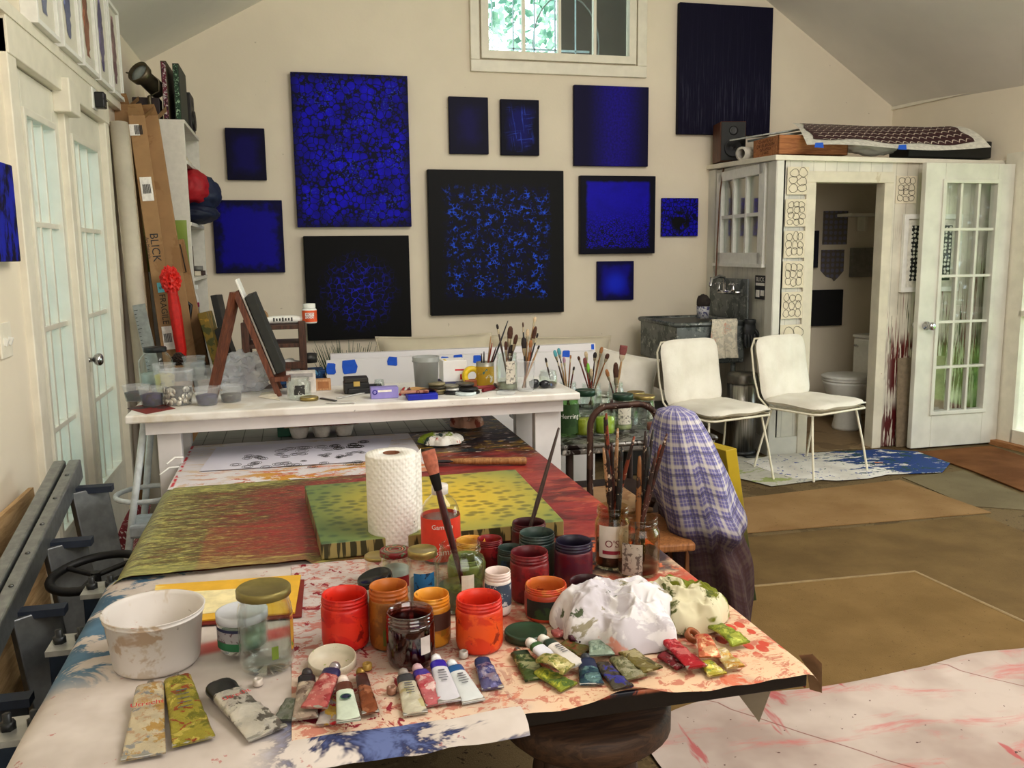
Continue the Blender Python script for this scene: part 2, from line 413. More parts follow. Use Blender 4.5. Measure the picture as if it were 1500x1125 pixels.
foliage('hedge', 'dark green hedge along the far edge of the lawn', (14, 12, 1.6), (5.5, 5, 3.2), 5200, .16, (38, 70, 30), (92, 130, 60), 3)['kind'] = 'stuff'
foliage('hedge', 'tall green tree line beyond the lawn on the garden side', (13, -3, 2.2), (3, 6, 3.4), 5200, .18, (58, 92, 44), (120, 150, 84), 6)['kind'] = 'stuff'
foliage('shrubbery', 'green shrubbery outside the double doors', (-3.2, 6.0, 1.6), (1.0, 4.6, 2.2), 3600, .1, (96, 130, 90), (180, 206, 170), 4)['kind'] = 'stuff'

# ------------------------------------------------------------------ lavatory booth in the far right corner
BY = 5.48
BP = [(3.245, BY), (3.325, YB), (xr(YB), YB), (xr(BY), BY)]
t = NT('beadboard'); v = t.obj()
s = t.sep(v); gx = t.mth('ADD', s[0], s[1]); gr = t.mth('FRACT', t.mth('MULTIPLY', gx, 11.0))
gl = t.mth('ADD', t.step(gr, .04, 0), t.step(gr, .96, 1.0))
col = t.ramp(t.noise(v, 4, 4), [(.3, srgb(206, 204, 196)), (.7, srgb(230, 226, 214))]); col = t.mix(t.mth('MULTIPLY', gl, .45), col, srgb(120, 112, 98))
M_BEAD = t.out(col, .5, bump=gl, bs=-.5, bd=.01)
# paint-stained boards right of the doorway
t = NT('splashed_boards'); v = t.obj(); s = t.sep(v)
gr = t.mth('FRACT', t.mth('MULTIPLY', s[0], 11.0)); gl = t.mth('ADD', t.step(gr, .04, 0), t.step(gr, .96, 1.0))
col = t.ramp(t.noise(v, 4, 4), [(.3, srgb(206, 200, 186)), (.7, srgb(228, 222, 206))]); col = t.mix(t.mth('MULTIPLY', gl, .45), col, srgb(110, 96, 80))
st = t.noise(t.map(v, sc=(30, 1, 2.2)), 1.6, 4, .6)
drip = t.mth('MULTIPLY', t.step(st, .44, .5), t.mth('MULTIPLY', t.band(s[2], .38, .80, .06), t.step(s[0], 4.12, 4.24)))
low = t.mth('MULTIPLY', t.step(st, .42, .52), t.step(s[2], .38, .26))
col = t.mix(t.mth('MAXIMUM', drip, t.mth('MULTIPLY', low, t.step(s[0], 4.1, 4.2))), col, srgb(88, 16, 18))
thin = t.mth('MULTIPLY', t.step(t.noise(t.map(v, sc=(60, 1, 1.6), loc=(7, 0, 3)), 1.3, 3), .64, .68), t.band(s[2], .5, 1.5, .2))
col = t.mix(thin, col, srgb(120, 44, 40))
th2 = t.mth('MULTIPLY', t.step(t.noise(t.map(v, sc=(70, 1, 2.4), loc=(1, 0, 9)), 1.2, 3), .66, .7), t.band(s[2], .7, 1.1, .1))
col = t.mix(th2, col, srgb(88, 92, 60))
M_SPLASH = t.out(col, .5, bump=gl, bs=-.5, bd=.01)
# left face with window hole
WB = (5.66, 6.43, 1.385, 2.035)
def bx(y): return BP[0][0] + (BP[1][0] - BP[0][0]) * (y - BY) / (YB - BY)
def lf(mb, ya, yb, z0, z1, th=.06, off=0.0): mb.prism([(bx(ya) - off, ya), (bx(yb) - off, yb), (bx(yb) - off + th, yb), (bx(ya) - off + th, ya)], z0, z1)
mb = MB(); lf(mb, BY, WB[0], 0, 2.06); lf(mb, WB[1], YB, 0, 2.08); lf(mb, WB[0], WB[1], 0, WB[2]); lf(mb, WB[0], WB[1], WB[3], 2.08)
struct('wall_booth_left', mb, M_BEAD)
OX0, OX1, OZ = 3.535, 4.078, 1.91
mb = MB(); mb.b2((BP[0][0], BY, 0), (OX0 - .07, BY + .06, 2.07)); mb.b2((OX0 - .07, BY, OZ + .07), (OX1 + .07, BY + .06, 2.07))
struct('wall_booth_front', mb, M_BEAD)
mb = MB(); mb.b2((OX1 + .07, BY, 0), (xr(BY), BY + .06, 2.06)); struct('wall_booth_right', mb, M_SPLASH)
mb = MB(); mb.prism([(BP[0][0] - .035, BY - .03), (BP[1][0] - .035, YB), (xr(YB), YB), (xr(BY), BY - .03)], [2.055, 2.10, 2.09, 2.045], [2.09, 2.135, 2.12, 2.075])
struct('ceiling_booth', mb, M_TRIM, bev=.004)
mb = MB(); lf(mb, BY - .012, BY + .10, 0, 2.055, .02, .016); lf(mb, WB[1] + .08, YB, 0, 2.09, .02, .012); lf(mb, BY, YB, 0, .12, .02, .014)
mb.b2((BP[0][0] - .012, BY - .016, 0), (BP[0][0] + .04, BY, 2.055)); mb.b2((BP[0][0], BY - .014, 0), (OX0 - .07, BY, .13))
struct('trim_6', mb, plain(222, 220, 212, .5, var=.05, sc=6))
mb = MB()
mb.b2((OX0 - .075, BY - .02, 0), (OX0, BY + .075, OZ)); mb.b2((OX1, BY - .02, 0), (OX1 + .075, BY + .075, OZ)); mb.b2((OX0 - .075, BY - .02, OZ), (OX1 + .075, BY + .075, OZ + .075))
struct('trim_7', mb, stained('doorway_casing', (226, 218, 200), [((206, 194, 170), .72, 5), ((150, 60, 50), .82, 9)], .5, 8), bev=.004)
wb = MB(); lf(wb, WB[0] - .03, WB[0] + .06, WB[2] - .03, WB[3] + .02, .05, .02); lf(wb, WB[1] - .06, WB[1] + .03, WB[2] - .03, WB[3] + .02, .05, .02)
lf(wb, WB[0], WB[1], WB[2] - .03, WB[2] + .05, .05, .02); lf(wb, WB[0], WB[1], WB[3] - .05, WB[3] + .02, .05, .02); lf(wb, WB[0] - .05, WB[1] + .05, WB[2] - .055, WB[2] - .03, .06, .035)
w2 = struct('window_2', wb, M_WHITE)
mm = MB()
for k in (1, 2): yy = WB[0] + .06 + (WB[1] - WB[0] - .12) * k / 3; lf(mm, yy - .013, yy + .013, WB[2] + .05, WB[3] - .05, .04, .016)
lf(mm, WB[0] + .05, WB[1] - .05, 1.695, 1.72, .04, .014); mm.build('muntins', M_WHITE, w2)
gg = MB(); lf(gg, WB[0], WB[1], WB[2], WB[3], .005, -.012); gg.build('panes', glass('dim_pane_glass', (.8, .82, .8), .03, 1.5, .06), w2)
# floor of the lavatory
MB_ = MB().b2((3.32, BY, .001), (4.98, YB, .006)); struct('floor_booth', MB_, stained('tan_lino', (148, 124, 92), [((120, 98, 70), .55, 3)], .6))

# right: open garden door and the glazed frame beside it
MD = T((0, 5.35, 0))
muntin_door('door_3', 4.305, 5.045, .012, 2.04, 4.465, 4.905, .27, 1.91, 3, 5, .045, MD, stained('door_paint', (228, 226, 216), [((212, 206, 190), .74, 3), ((160, 160, 164), .84, 7)], .42, 6), (4.375, .905), (-1, 1), mw=.02)
w3 = MB()
def rp(mb, ya, yb, z0, z1, d=.1, off=-.03): mb.prism([(xr(ya) + off, ya), (xr(yb) + off, yb), (xr(yb) + off + d, yb), (xr(ya) + off + d, ya)], z0, z1)
rp(w3, 5.20, 5.42, 0, 2.12, .17); rp(w3, RY0, 5.22, 2.02, 2.12, .17); rp(w3, RY0, 5.22, .03, .13); rp(w3, RY0, RY0 + .08, 0, 2.12, .17)
rp(w3, RY0, 5.22, .96, 1.0, .06); rp(w3, 3.9, 4.0, .1, 2.1); rp(w3, 2.5, 2.6, .1, 2.1)
w3o = struct('window_3', w3, M_TRIM)
gg = MB(); rp(gg, RY0, 5.22, .1, 2.1, .006, .0); gg.build('panes', M_GLASS, w3o)
mb = MB(); rp(mb, 2.0, 5.34, 0, .035, .2, -.09); struct('trim_8', mb, wood('worn_threshold', (150, 98, 58), (184, 134, 88), 6, .6, 1))

# ------------------------------------------------------------------ paintings on the far wall
BLK = srgb(14, 14, 16); NAVY = srgb(14, 12, 52); BLU = srgb(22, 10, 205); BRT = srgb(48, 84, 240)
def edge_mask(t, v, hw, hh, m, wob=.0, nsc=14):
    s = t.sep(v)
    if wob:
        n = t.mth('MULTIPLY', t.mth('SUBTRACT', t.noise(v, nsc, 4), .5), wob)
    else: n = 0.0
    ax = t.mth('ADD', t.mth('ABSOLUTE', s[0]), n); az = t.mth('ADD', t.mth('ABSOLUTE', s[2]), n)
    return t.mth('MULTIPLY', t.step(ax, hw - m * .15, hw - m), t.step(az, hh - m * .15, hh - m))
def flatv(t, v): return t.map(v, sc=(1, 0, 1))
def circ(t, v, cx, cz, r0, r1):
    d = t.n('VectorMath', {0: t.map(v, sc=(1, 0, 1), loc=(-cx, 0, -cz))}, out=1, operation='LENGTH')
    return t.step(d, r1, r0)
def p_cells(hw, hh):      # big blue canvas covered with round cells
    t = NT('painting_cells'); v = t.obj(); f = flatv(t, v)
    a = t.vor(f, 17, 'F1', .75); b = t.vor(t.map(f, loc=(3, 0, 1)), 32, 'F1', .7); c_ = t.vor(t.map(f, loc=(7, 0, 5)), 60, 'F1', .7)
    A = t.mth('MULTIPLY', t.step(a, .54, .49), t.step(t.vor(f, 17, 'DISTANCE_TO_EDGE', .75), .012, .05)); Bm = t.mth('MULTIPLY', t.step(b, .52, .45), t.step(t.vor(t.map(f, loc=(3, 0, 1)), 32, 'DISTANCE_TO_EDGE', .7), .02, .07)); Cm = t.step(c_, .42, .32)
    gap = t.step(a, .54, .58); msk = t.mth('MAXIMUM', A, t.mth('MULTIPLY', gap, t.mth('MAXIMUM', t.mth('MULTIPLY', Bm, .85), t.mth('MULTIPLY', Cm, .5))))
    n = t.noise(v, 5, 4); blue = t.ramp(n, [(.3, srgb(16, 8, 150)), (.7, srgb(26, 14, 222))])
    em = edge_mask(t, v, hw, hh, .08, .05)
    c = t.mix(t.mth('MULTIPLY', msk, t.mth('ADD', t.mth('MULTIPLY', em, .75), .25)), srgb(12, 12, 48), blue)
    hl = t.mth('MULTIPLY', t.step(t.noise(v, 70, 2), .64, .7), t.step(t.noise(t.map(v, loc=(3, 0, 1)), 4, 3), .5, .62))
    return t.out(t.mix(t.mth('MULTIPLY', hl, em), c, srgb(50, 74, 200)), .55, spec=.15)
def p_net(hw, hh, sc, rx, lin, amp, base=BLK, c2=(40, 44, 235)):  # black with a fine blue net glowing in the middle
    t = NT('painting_net'); v = t.obj(); f = flatv(t, v)
    e = t.vor(t.map(f, loc=(1, 0, 2)), sc, 'DISTANCE_TO_EDGE', .8)
    l = t.step(e, lin, lin * .2); g = circ(t, v, 0, -.03, rx * .25, rx); n = t.noise(v, 18, 4)
    m = t.mth('MULTIPLY', t.mth('MULTIPLY', l, g), t.mth('MULTIPLY', t.step(n, .32, .7), amp))
    gl = t.mth('MULTIPLY', t.mth('MULTIPLY', g, n), .05)
    return t.out(t.mix(t.mth('ADD', m, gl), base, srgb(*c2)), .55, spec=.15)
def p_curls(hw, hh):      # wide black border, scattered bright blue rings
    t = NT('painting_curls'); v = t.obj(); f = flatv(t, v)
    nd = t.noise(f, 9, 2); d = t.n('VectorMath', {0: f, 1: t.n('TexNoise', {'Vector': f, 'Scale': 14.0, 'Detail': 2.0}, out=1)}, operation='MULTIPLY_ADD')
    e = t.vor(f, 38, 'DISTANCE_TO_EDGE', .75); l = t.step(e, .13, .05)
    n = t.noise(f, 11, 4, .6); n2 = t.noise(t.map(f, loc=(4, 0, 4)), 24, 3)
    em = edge_mask(t, v, hw - .085, hh - .085, .07, .1, 22)
    m = t.mth('MULTIPLY', t.mth('MULTIPLY', l, em), t.mth('MULTIPLY', t.step(n, .42, .62), t.step(n2, .4, .62)))
    base = t.mix(t.mth('MULTIPLY', em, t.step(n2, .3, .7)), srgb(20, 20, 22), srgb(12, 12, 52))
    return t.out(t.mix(m, base, t.mix(n2, srgb(24, 30, 190), srgb(48, 110, 255))), .5, spec=.15)
def p_plain(hw, hh, c, edge, m, wob=.06, spot=None):
    t = NT('painting_field'); v = t.obj(); n = t.noise(v, 30, 4)
    a = tuple(x * .86 for x in srgb(*c)); col = t.mix(n, a, srgb(*c))
    if spot: col = t.mix(circ(t, v, *spot[:4]), col, srgb(*spot[4]))
    em = edge_mask(t, v, hw, hh, m, wob)
    return t.out(t.mix(em, srgb(*edge), col), .5, spec=.15)
def p_bricks(hw, hh):     # bright blue, black cells gathering towards the bottom
    t = NT('painting_bricks'); v = t.obj(); s = t.sep(v); f = t.map(v, sc=(1, 0, 1.5))
    e = t.vor(f, 42, 'DISTANCE_TO_EDGE', .85); l = t.step(e, .16, .04)
    g = t.step(s[2], .12, -.2); n = t.noise(v, 7, 4)
    dark = t.mth('MULTIPLY', l, t.mth('ADD', t.mth('MULTIPLY', g, .95), t.mth('MULTIPLY', t.step(n, .5, .75), .4)))
    col = t.mix(dark, t.mix(n, srgb(18, 10, 150), srgb(30, 14, 214)), srgb(8, 8, 34))
    return t.out(t.mix(edge_mask(t, v, hw - .035, hh - .03, .03, .02), srgb(12, 12, 30), col), .5, spec=.15)
def p_streaks(hw, hh):
    t = NT('painting_streaks'); v = t.obj(); s = t.sep(v)
    n = t.noise(t.map(v, sc=(60, 1, 1.5)), 1.5, 4, .7); g = t.step(s[2], .25, -.35)
    m = t.mth('MULTIPLY', t.step(n, .5, .75), t.mth('ADD', t.mth('MULTIPLY', g, .55), .1))
    return t.out(t.mix(m, srgb(24, 22, 44), srgb(70, 70, 92)), .6, spec=.1)
def p_blobnet(hw, hh):
    t = NT('painting_small_net'); v = t.obj(); f = flatv(t, v); e = t.vor(f, 34, 'DISTANCE_TO_EDGE', .7); l = t.step(e, .14, .03)
    bl = t.mth('MULTIPLY', t.step(t.mth('ADD', t.noise(v, 14, 3), 0.0), .40, .5), circ(t, v, .0, -.03, .06, .13))
    col = t.mix(l, srgb(24, 14, 190), srgb(10, 8, 60)); col = t.mix(bl, col, srgb(12, 12, 18))
    return t.out(col, .5, spec=.15)
def p_bars(hw, hh):
    t = NT('painting_glow_column'); v = t.obj(); s = t.sep(v); n = t.noise(v, 60, 3)
    g = t.step(t.mth('ABSOLUTE', t.mth('SUBTRACT', s[0], .04)), .26, .02)
    col = t.mix(t.mth('MULTIPLY', g, t.mth('ADD', t.mth('MULTIPLY', n, .9), .1)), srgb(20, 16, 56), srgb(36, 18, 170))
    return t.out(col, .55, spec=.15)
def p_scratch(hw, hh):
    t = NT('painting_scratched'); v = t.obj(); d = t.map(v, rot=(0, R_(8), 0)); n = t.noise(v, 10, 4)
    w = t.mth('MAXIMUM', t.step(t.noise(t.map(d, sc=(60, 1, 4)), 1, 4), .62, .7), t.step(t.noise(t.map(d, sc=(4, 1, 60), loc=(5, 0, 5)), 1, 4), .62, .7))
    em = edge_mask(t, v, hw, hh, .12, .08)
    col = t.mix(t.mth('MULTIPLY', em, .9), srgb(16, 16, 36), srgb(22, 24, 110)); col = t.mix(t.mth('MULTIPLY', t.mth('MULTIPLY', w, em), n), col, srgb(60, 90, 220))
    return t.out(col, .55, spec=.15)
def painting(px0, py0, px1, py1, fn, label, tk=.04, args=(), group='blue and black paintings on the far wall'):
    a = PY(px0, py0, YB - tk); b = PY(px1, py1, YB - tk)
    hw = (b.x - a.x) / 2; hh = (a.z - b.z) / 2
    m = MB().b2((-hw, 0, -hh), (hw, tk, hh))
    return solo('painting', label, 'painting', m, fn(hw, hh, *args), ((a.x + b.x) / 2, YB - tk - .004, (a.z + b.z) / 2), group=group, bev=.004)
painting(425, 105, 603, 332, p_cells, 'tall blue canvas crowded with round cells, upper left of the far wall', .05)
painting(444, 346, 603, 494, p_net, 'black canvas with faint blue netting at centre, below the tall cell-patterned one', .05, (26, .33, .09, .7))
painting(626, 248, 826, 457, p_curls, 'large square canvas of bright blue rings inside a wide black border', .05)
painting(329, 187, 391, 264, p_plain, 'small deep blue canvas hanging above the plain square blue one, by the bookcase', .035, ((18, 10, 96), (10, 8, 44), .1))
painting(310, 293, 418, 399, p_plain, 'square plain ultramarine canvas with ragged dark right edge, beside the bookcase', .04, ((18, 6, 158), (9, 8, 60), .09, .12))
painting(657, 141, 716, 226, p_plain, 'small near-black navy canvas, left one of the pair under the high window', .035, ((24, 18, 84), (16, 14, 42), .14))
painting(733, 145, 790, 228, p_scratch, 'small navy canvas with scratched grid lines, right one of the pair under the high window', .035)
painting(841, 124, 949, 244, p_bars, 'dark navy canvas with a glowing blue column, right under the high window', .04)
painting(850, 257, 959, 371, p_bricks, 'bright blue canvas darkening into black cells at bottom, right of the ringed square', .05)
painting(970, 290, 1022, 346, p_blobnet, 'small square blue canvas with black blot, nearest the lavatory booth window', .03)
painting(875, 383, 928, 439, p_plain, 'small square glowing blue canvas, lowest of the right-hand cluster', .03, ((20, 14, 150), (12, 8, 70), .07, .06, (0, -.02, .02, .13, (24, 44, 214))))
painting(996, 3, 1127, 199, p_streaks, 'tall near-black canvas with fine vertical streaks, hanging above the booth roof', .05)
# on the left wall
hw, hh = .15, .157
solo('painting', 'mottled blue canvas on the near wall, cut by the photo edge above the light switch', 'painting', MB().b2((-hw, 0, -hh), (hw, .04, hh)),
     (lambda t, v: t.out(t.mix(t.step(t.noise(t.map(v, sc=(1, 1, .5)), 16, 5, .7), .4, .6), srgb(10, 10, 40), srgb(30, 40, 170)), .5, spec=.2))(*(lambda t: (t, t.obj()))(NT('painting_mottled'))),
     (XL + .042, 3.12, 1.605), R_(90), bev=.004)
# row of five shadow boxes above the doors
mb = MB().b2((XL, 3.3, 2.27), (XL + .035, 5.5, 2.315)); struct('trim_9', mb, M_TRIM)
MATB = plain(232, 228, 216, .6, var=.02)
for i, (y0, y1, z1, c, nm) in enumerate(((3.70, 4.03, 2.78, (120, 128, 160), 'pale'), (4.09, 4.42, 2.78, (104, 112, 150), 'slate blue'), (4.46, 4.78, 2.77, (150, 96, 74), 'rust brown'), (4.81, 5.12, 2.76, (104, 96, 140), 'violet grey'), (5.15, 5.45, 2.745, (136, 104, 110), 'dusky mauve'))):
    f = thing('shadow_box_frame', 'white box frame holding a %s watercolour strip, %s in the row above the doors' % (nm, ('nearest', 'second', 'middle', 'fourth', 'last')[i]), 'picture frame', (XL, (y0 + y1) / 2, 2.316), group='white shadow boxes above the double doors')
    w = (y1 - y0) / 2; hgt = z1 - 2.316 + .05; m = MB().ring(-w, 0, w, hgt, .02, -.06, 0); m.v = [Vector((-p.y, p.x, p.z)) for p in m.v]
    m.build('frame', M_WHITE, f, bev=.002)
    MB().b2((.004, -w + .02, .02), (.046, w - .02, hgt - .02)).build('mount', MATB, f)
    rr = random.Random(i); n = 18; L = []; Rr = []
    for k in range(n + 1):
        z = .07 + (hgt - .13) * k / n; q = .055 * math.sin(PI * min(1, .15 + k / n * .75)) + rr.uniform(-.012, .012); o = rr.uniform(-.006, .006)
        L.append((.0475, -q + o, z)); Rr.append((.0475, q + o, z))
    MB().add(L + Rr, [(k, n + 1 + k, n + 2 + k, k + 1) for k in range(n)]).build('watercolour', stained('watercolour_wash', c, [(tuple(int(x * .7) for x in c), .5, 7), (tuple(min(255, int(x * 1.4)) for x in c), .58, 9)], .7), f)
    MB().b2((.053, -w + .02, .02), (.055, w - .02, hgt - .02)).build('glazing', glass('museum_glass', (.99, .99, .99), .03, 1.06), f)

# ------------------------------------------------------------------ on the booth
# ink drawings taped to the booth front
def p_ink(seed, sc=13.0, line=.05, base=(226, 216, 192)):
    t = NT('ink_on_paper'); v = t.obj(); f = t.map(v, sc=(1, 0, 1), loc=(seed * 1.7, 0, seed * .9))
    dn = t.n('TexNoise', {'Vector': f, 'Scale': 9.0, 'Detail': 1.0}, out=1)
    f2 = t.n('VectorMath', {0: dn, 1: (.05, 0, .05), 2: f}, operation='MULTIPLY_ADD')
    e = t.vor(f2, sc, 'DISTANCE_TO_EDGE', .8); l = t.step(e, line, line * .4)
    c = t.vor(f2, sc, 'F1', .8, out=2); 
    em = edge_mask(t, v, .085, .095, .02, .05, 18)
    return t.out(t.mix(t.mth('MULTIPLY', l, em), t.mix(t.noise(v, 9), srgb(*[x - 12 for x in base]), srgb(*base)), srgb(50, 44, 38)), .8)
def blobdraw(cx, cz, w, h, n, seed, parent):
    """outline of a clump of pebbles drawn as thin raised ink lines"""
    rr = random.Random(seed); mb = MB()
    gx = 2 if n < 8 else 3; gz = max(2, round(n / gx))
    for i in range(gx):
        for j in range(gz):
            x0 = -w / 2 + w * (i + .5) / gx + rr.uniform(-.006, .006); z0 = -h / 2 + h * (j + .5) / gz + rr.uniform(-.006, .006)
            rx = w / gx * rr.uniform(.46, .56); rz = h / gz * rr.uniform(.46, .58); ph = rr.random() * 6; k1 = rr.uniform(.05, .14)
            mb.tube([(x0 + rx * math.cos(a) * (1 + k1 * math.sin(3 * a + ph)), -.004, z0 + rz * math.sin(a) * (1 + k1 * math.cos(2 * a + ph))) for a in [q * 2 * PI / 16 for q in range(16)]], .0012, 4, closed=True)
    return mb.build('ink_outline', M_TEXTD, parent)
M_PAPER = plain(226, 216, 194, .8, var=.05, sc=9)
seq = [(1166, 265, 40, 6, 'topmost'), (1163, 312, 40, 12, 'second'), (1161, 358, 40, 9, 'third'), (1159, 402, 40, 8, 'fourth'), (1157, 447, 42, 10, 'fifth'), (1158, 496, 48, 5, 'lowest')]
for i, (px, py, wpx, n, nm) in enumerate(seq):
    c = PY(px, py, BY); w = .165 if i < 5 else .2; h = .185 if i < 5 else .2
    f = thing('drawing', '%s ink pebble drawing in the strip on the booth corner' % nm, 'drawing', (c.x + .005, BY - .018, c.z), group='ink pebble drawings on the booth')
    MB().box((0, 0, 0), (w, .002, h)).build('sheet', M_PAPER, f)
    blobdraw(0, 0, w * .8, h * .84, n, i + 3, f)
c = PY(1327, 278, BY)
f = thing('drawing', 'single ink pebble drawing right of the lavatory doorway, near the open door top', 'drawing', (c.x, BY - .004, c.z))
MB().box((0, 0, 0), (.17, .002, .19)).build('sheet', M_PAPER, f); blobdraw(0, 0, .14, .16, 12, 21, f)
# framed dotted artwork half behind the open door
a = PY(1322, 314, BY); b = PY(1400, 426, BY)
f = thing('picture_frame', 'white framed artwork of white dots on black, half behind the open glass door', 'picture frame', ((a.x + b.x) / 2, BY - .001, (a.z + b.z) / 2))
w = (b.x - a.x) / 2; h = (a.z - b.z) / 2
m = MB().ring(-w, -h, w, h, .035, -.03, 0); m.build('frame', M_WHITE, f, bev=.003)
MB().b2((-w + .03, -.012, -h + .03), (w - .03, -.002, h - .03)).build('mount', plain(226, 222, 210, .7), f)
t = NT('dot_print'); v = t.obj(); d = t.vor(t.map(v, sc=(1, 0, 1)), 34, 'F1', .35); 
MB().b2((-w + .075, -.016, -h + .08), (w - .075, -.013, h - .08)).build('print', t.out(t.mix(t.step(d, .42, .36), srgb(20, 24, 22), srgb(226, 226, 216)), .6), f)
# sticker / packet on the booth side
c = PX(1115, 421, bx(5.58))
f = thing('sticker', 'black and white product packet stuck on the booth side next to the tap', 'packet', (bx(5.66) - .006, 5.67, c.z), R_(-90))
MB().box((0, 0, 0), (.15, .006, .17)).build('card', plain(24, 26, 28, .5), f, bev=.002)
Ms = Matrix(((1, 0, 0, 0), (0, 0, -1, -.0045), (0, 1, 0, 0), (0, 0, 0, 1)))
text('BLICK', .042, M_TEXTW, f, T((0, 0, .055)) @ Ms)
m = MB(); m.box((0, -.004, .022), (.12, .002, .02)); m.box((-.032, -.004, -.045), (.05, .002, .05)); m.box((.032, -.004, -.04), (.05, .002, .04)); m.build('label', M_TEXTW, f)

# toilet, lavatory pictures
tl = thing('toilet', 'white toilet with closed lid inside the dim lavatory', 'toilet', (4.33, 6.12, .006), R_(-84))
MB().lathe([(0, 0), (.115, 0), (.12, .02), (.10, .12), (.105, .2), (.16, .3), (.185, .375), (.19, .395), (0, .395)], 32, None, wob=lambda a, z: 1 + .12 * max(0, -math.sin(a)) * (z > .15)).build('bowl', M_WHITE, tl)
MB().lathe([(0, .397), (.19, .397), (.195, .41), (.19, .42), (.197, .425), (.197, .437), (.18, .446), (0, .448)], 32, None, wob=lambda a, z: 1 + .12 * max(0, -math.sin(a))).build('lid', M_WHITE, tl)
MB().b2((-.2, .2, .36), (.2, .38, .72)).b2((-.21, .19, .72), (.21, .39, .75)).build('cistern', M_WHITE, tl, bev=.015)
MB().tube([(-.15, .19, .66), (-.15, .165, .66), (-.1, .16, .655)], .007).build('lever', M_CHROME, tl)
def lav(px0, py0, px1, py1, name, label, cat, mat, tk=.02):
    a = PY(px0, py0, YB); b = PY(px1, py1, YB); w = (b.x - a.x) / 2; h = (a.z - b.z) / 2
    return solo(name, label, cat, MB().b2((-w, -tk, -h), (w, 0, h)), mat, ((a.x + b.x) / 2, YB - .002, (a.z + b.z) / 2), bev=.002)
lav(1187, 425, 1230, 476, 'painting', 'plain black canvas low on the lavatory wall', 'painting', plain(20, 20, 24, .7), .03)
t = NT('scale_print'); v = t.obj(); d = t.vor(t.map(v, sc=(1, 0, 1)), 22, 'F1', .15)
M_SCALE = t.out(t.mix(t.step(d, .46, .3), srgb(112, 104, 96), srgb(120, 118, 140)), .8)
lav(1206, 309, 1240, 358, 'print', 'faded lilac scale-pattern print, upper one on the lavatory wall', 'print', M_SCALE, .004)
a = PY(1203, 366, YB - .004); b = PY(1235, 412, YB - .004); cx = (a.x + b.x) / 2; cz = (a.z + b.z) / 2; w = (b.x - a.x) / 2; h = (a.z - b.z) / 2
m = MB().add([(-w, 0, h), (w, 0, h), (w, 0, -h * .35), (w * .55, 0, -h * .75), (w * .2, 0, -h), (-.0, 0, -h * .8), (-w * .5, 0, -h * .7), (-w, 0, -h * .3)], [tuple(range(8))])
solo('print', 'torn-edged lilac scale-pattern print, lower one on the lavatory wall', 'print', m, M_SCALE, (cx, YB - .004, cz))
lav(1245, 363, 1285, 405, 'picture_frame', 'grey framed square panel on the lavatory wall, right of the prints', 'picture frame', plain(126, 122, 114, .6), .05)
lav(1179, 338, 1194, 392, 'painting', 'narrow sliver of a navy canvas at the left edge of the doorway', 'painting', plain(26, 26, 44, .6), .04)
solo('shelf', 'small white bracket shelf high in the lavatory at right', 'shelf', MB().b2((0, 0, 0), (.35, .2, .025)).b2((.2, .1, -.12), (.23, .2, 0)), M_TRIM, (4.5, YB - .21, 1.72), bev=.004)
solo('carton', 'small brown carton on the lavatory floor between chair legs', 'box', MB().box((0, 0, .08), (.12, .16, .16)), M_CARD, (3.62, 6.0, .006), .2, bev=.003)

# things on the booth roof
ZR = 2.10
def roof(px, py, y): p = PY(px, py, y); return p
# speaker
sp = thing('loudspeaker', 'wood-sided bookshelf loudspeaker standing on the booth roof corner', 'speaker', (3.385, 6.45, 2.137), R_(-12))
MB().box((0, .0, .15), (.20, .22, .30)).build('cabinet', wood('speaker_veneer', (84, 48, 30), (112, 66, 42)), sp, bev=.004)
MB().box((0, -.114, .15), (.19, .01, .29)).build('baffle', plain(30, 30, 30, .6), sp, bev=.003)
MB().lathe([(0, .008), (.03, .002), (.062, .012), (.07, .012), (.07, 0)], 24, T((0, -.118, .10)) @ RX(90)).build('woofer', M_BLACK, sp)
MB().lathe([(0, .006), (.02, .004), (.032, .008), (.036, 0)], 20, T((0, -.118, .23)) @ RX(90)).build('tweeter', M_BLACK, sp)
c = PY(1072, 225, 6.1)
pr = thing('paper_roll', 'rolled white paper lying beside the wooden crate on the booth roof', 'roll', (3.285, 6.07, 2.165), 0)
MB().lathe([(.035, 0), (.05, 0), (.05, .3), (.035, .3), (.035, 0)], 20, RZ(25) @ RY(88)).build('sheet', plain(206, 200, 190, .7), pr)
# wooden crate
cr = thing('wooden_crate', 'stamped wooden wine crate on the booth roof under the poster', 'crate', (3.60, 5.79, 2.112), R_(-1))
M3_ = Matrix.Diagonal((.59, .9, .60, 1)); m = MB(); m.b2((-.46, -.2, 0), (.46, -.185, .22)); m.b2((-.46, .185, 0), (.46, .2, .22)); m.b2((-.46, -.2, 0), (-.445, .2, .22)); m.b2((.445, -.2, 0), (.46, .2, .22)); m.b2((-.46, -.2, 0), (.46, .2, .012))
m.v = [M3_ @ p for p in m.v]
m.build('box', wood('crate_pine', (150, 92, 52), (186, 124, 76), 6, .6, 0), cr, bev=.002)
Mt = T((-.273, 0, .066)) @ RZ(-90) @ RX(90)
for k, (tx, dz) in enumerate((('CHATEAU', .042), ('DE BURGUN', .014), ('GRAND', -.014), ('1982', -.040))): text(tx, .03, plain(92, 52, 32, .7), cr, Mt @ T((0, dz, 0)), sx=1.5)
solo('wrapped_bundle', 'crumpled clear and white plastic bundle between crate and black box', 'bundle', MB().blob((0, 0, .085), (.21, .10, .07), .16, 2.2, 4, 5, ridge=True), frost('plastic_film', srgb(226, 224, 218), .8, .2), (4.10, 5.66, 2.105))
solo('storage_case', 'flat black case on the booth roof at right', 'case', MB().box((0, 0, .06), (.70, .22, .12)), plain(32, 32, 30, .5), (4.68, 5.66, 2.1), R_(-1), bev=.008)
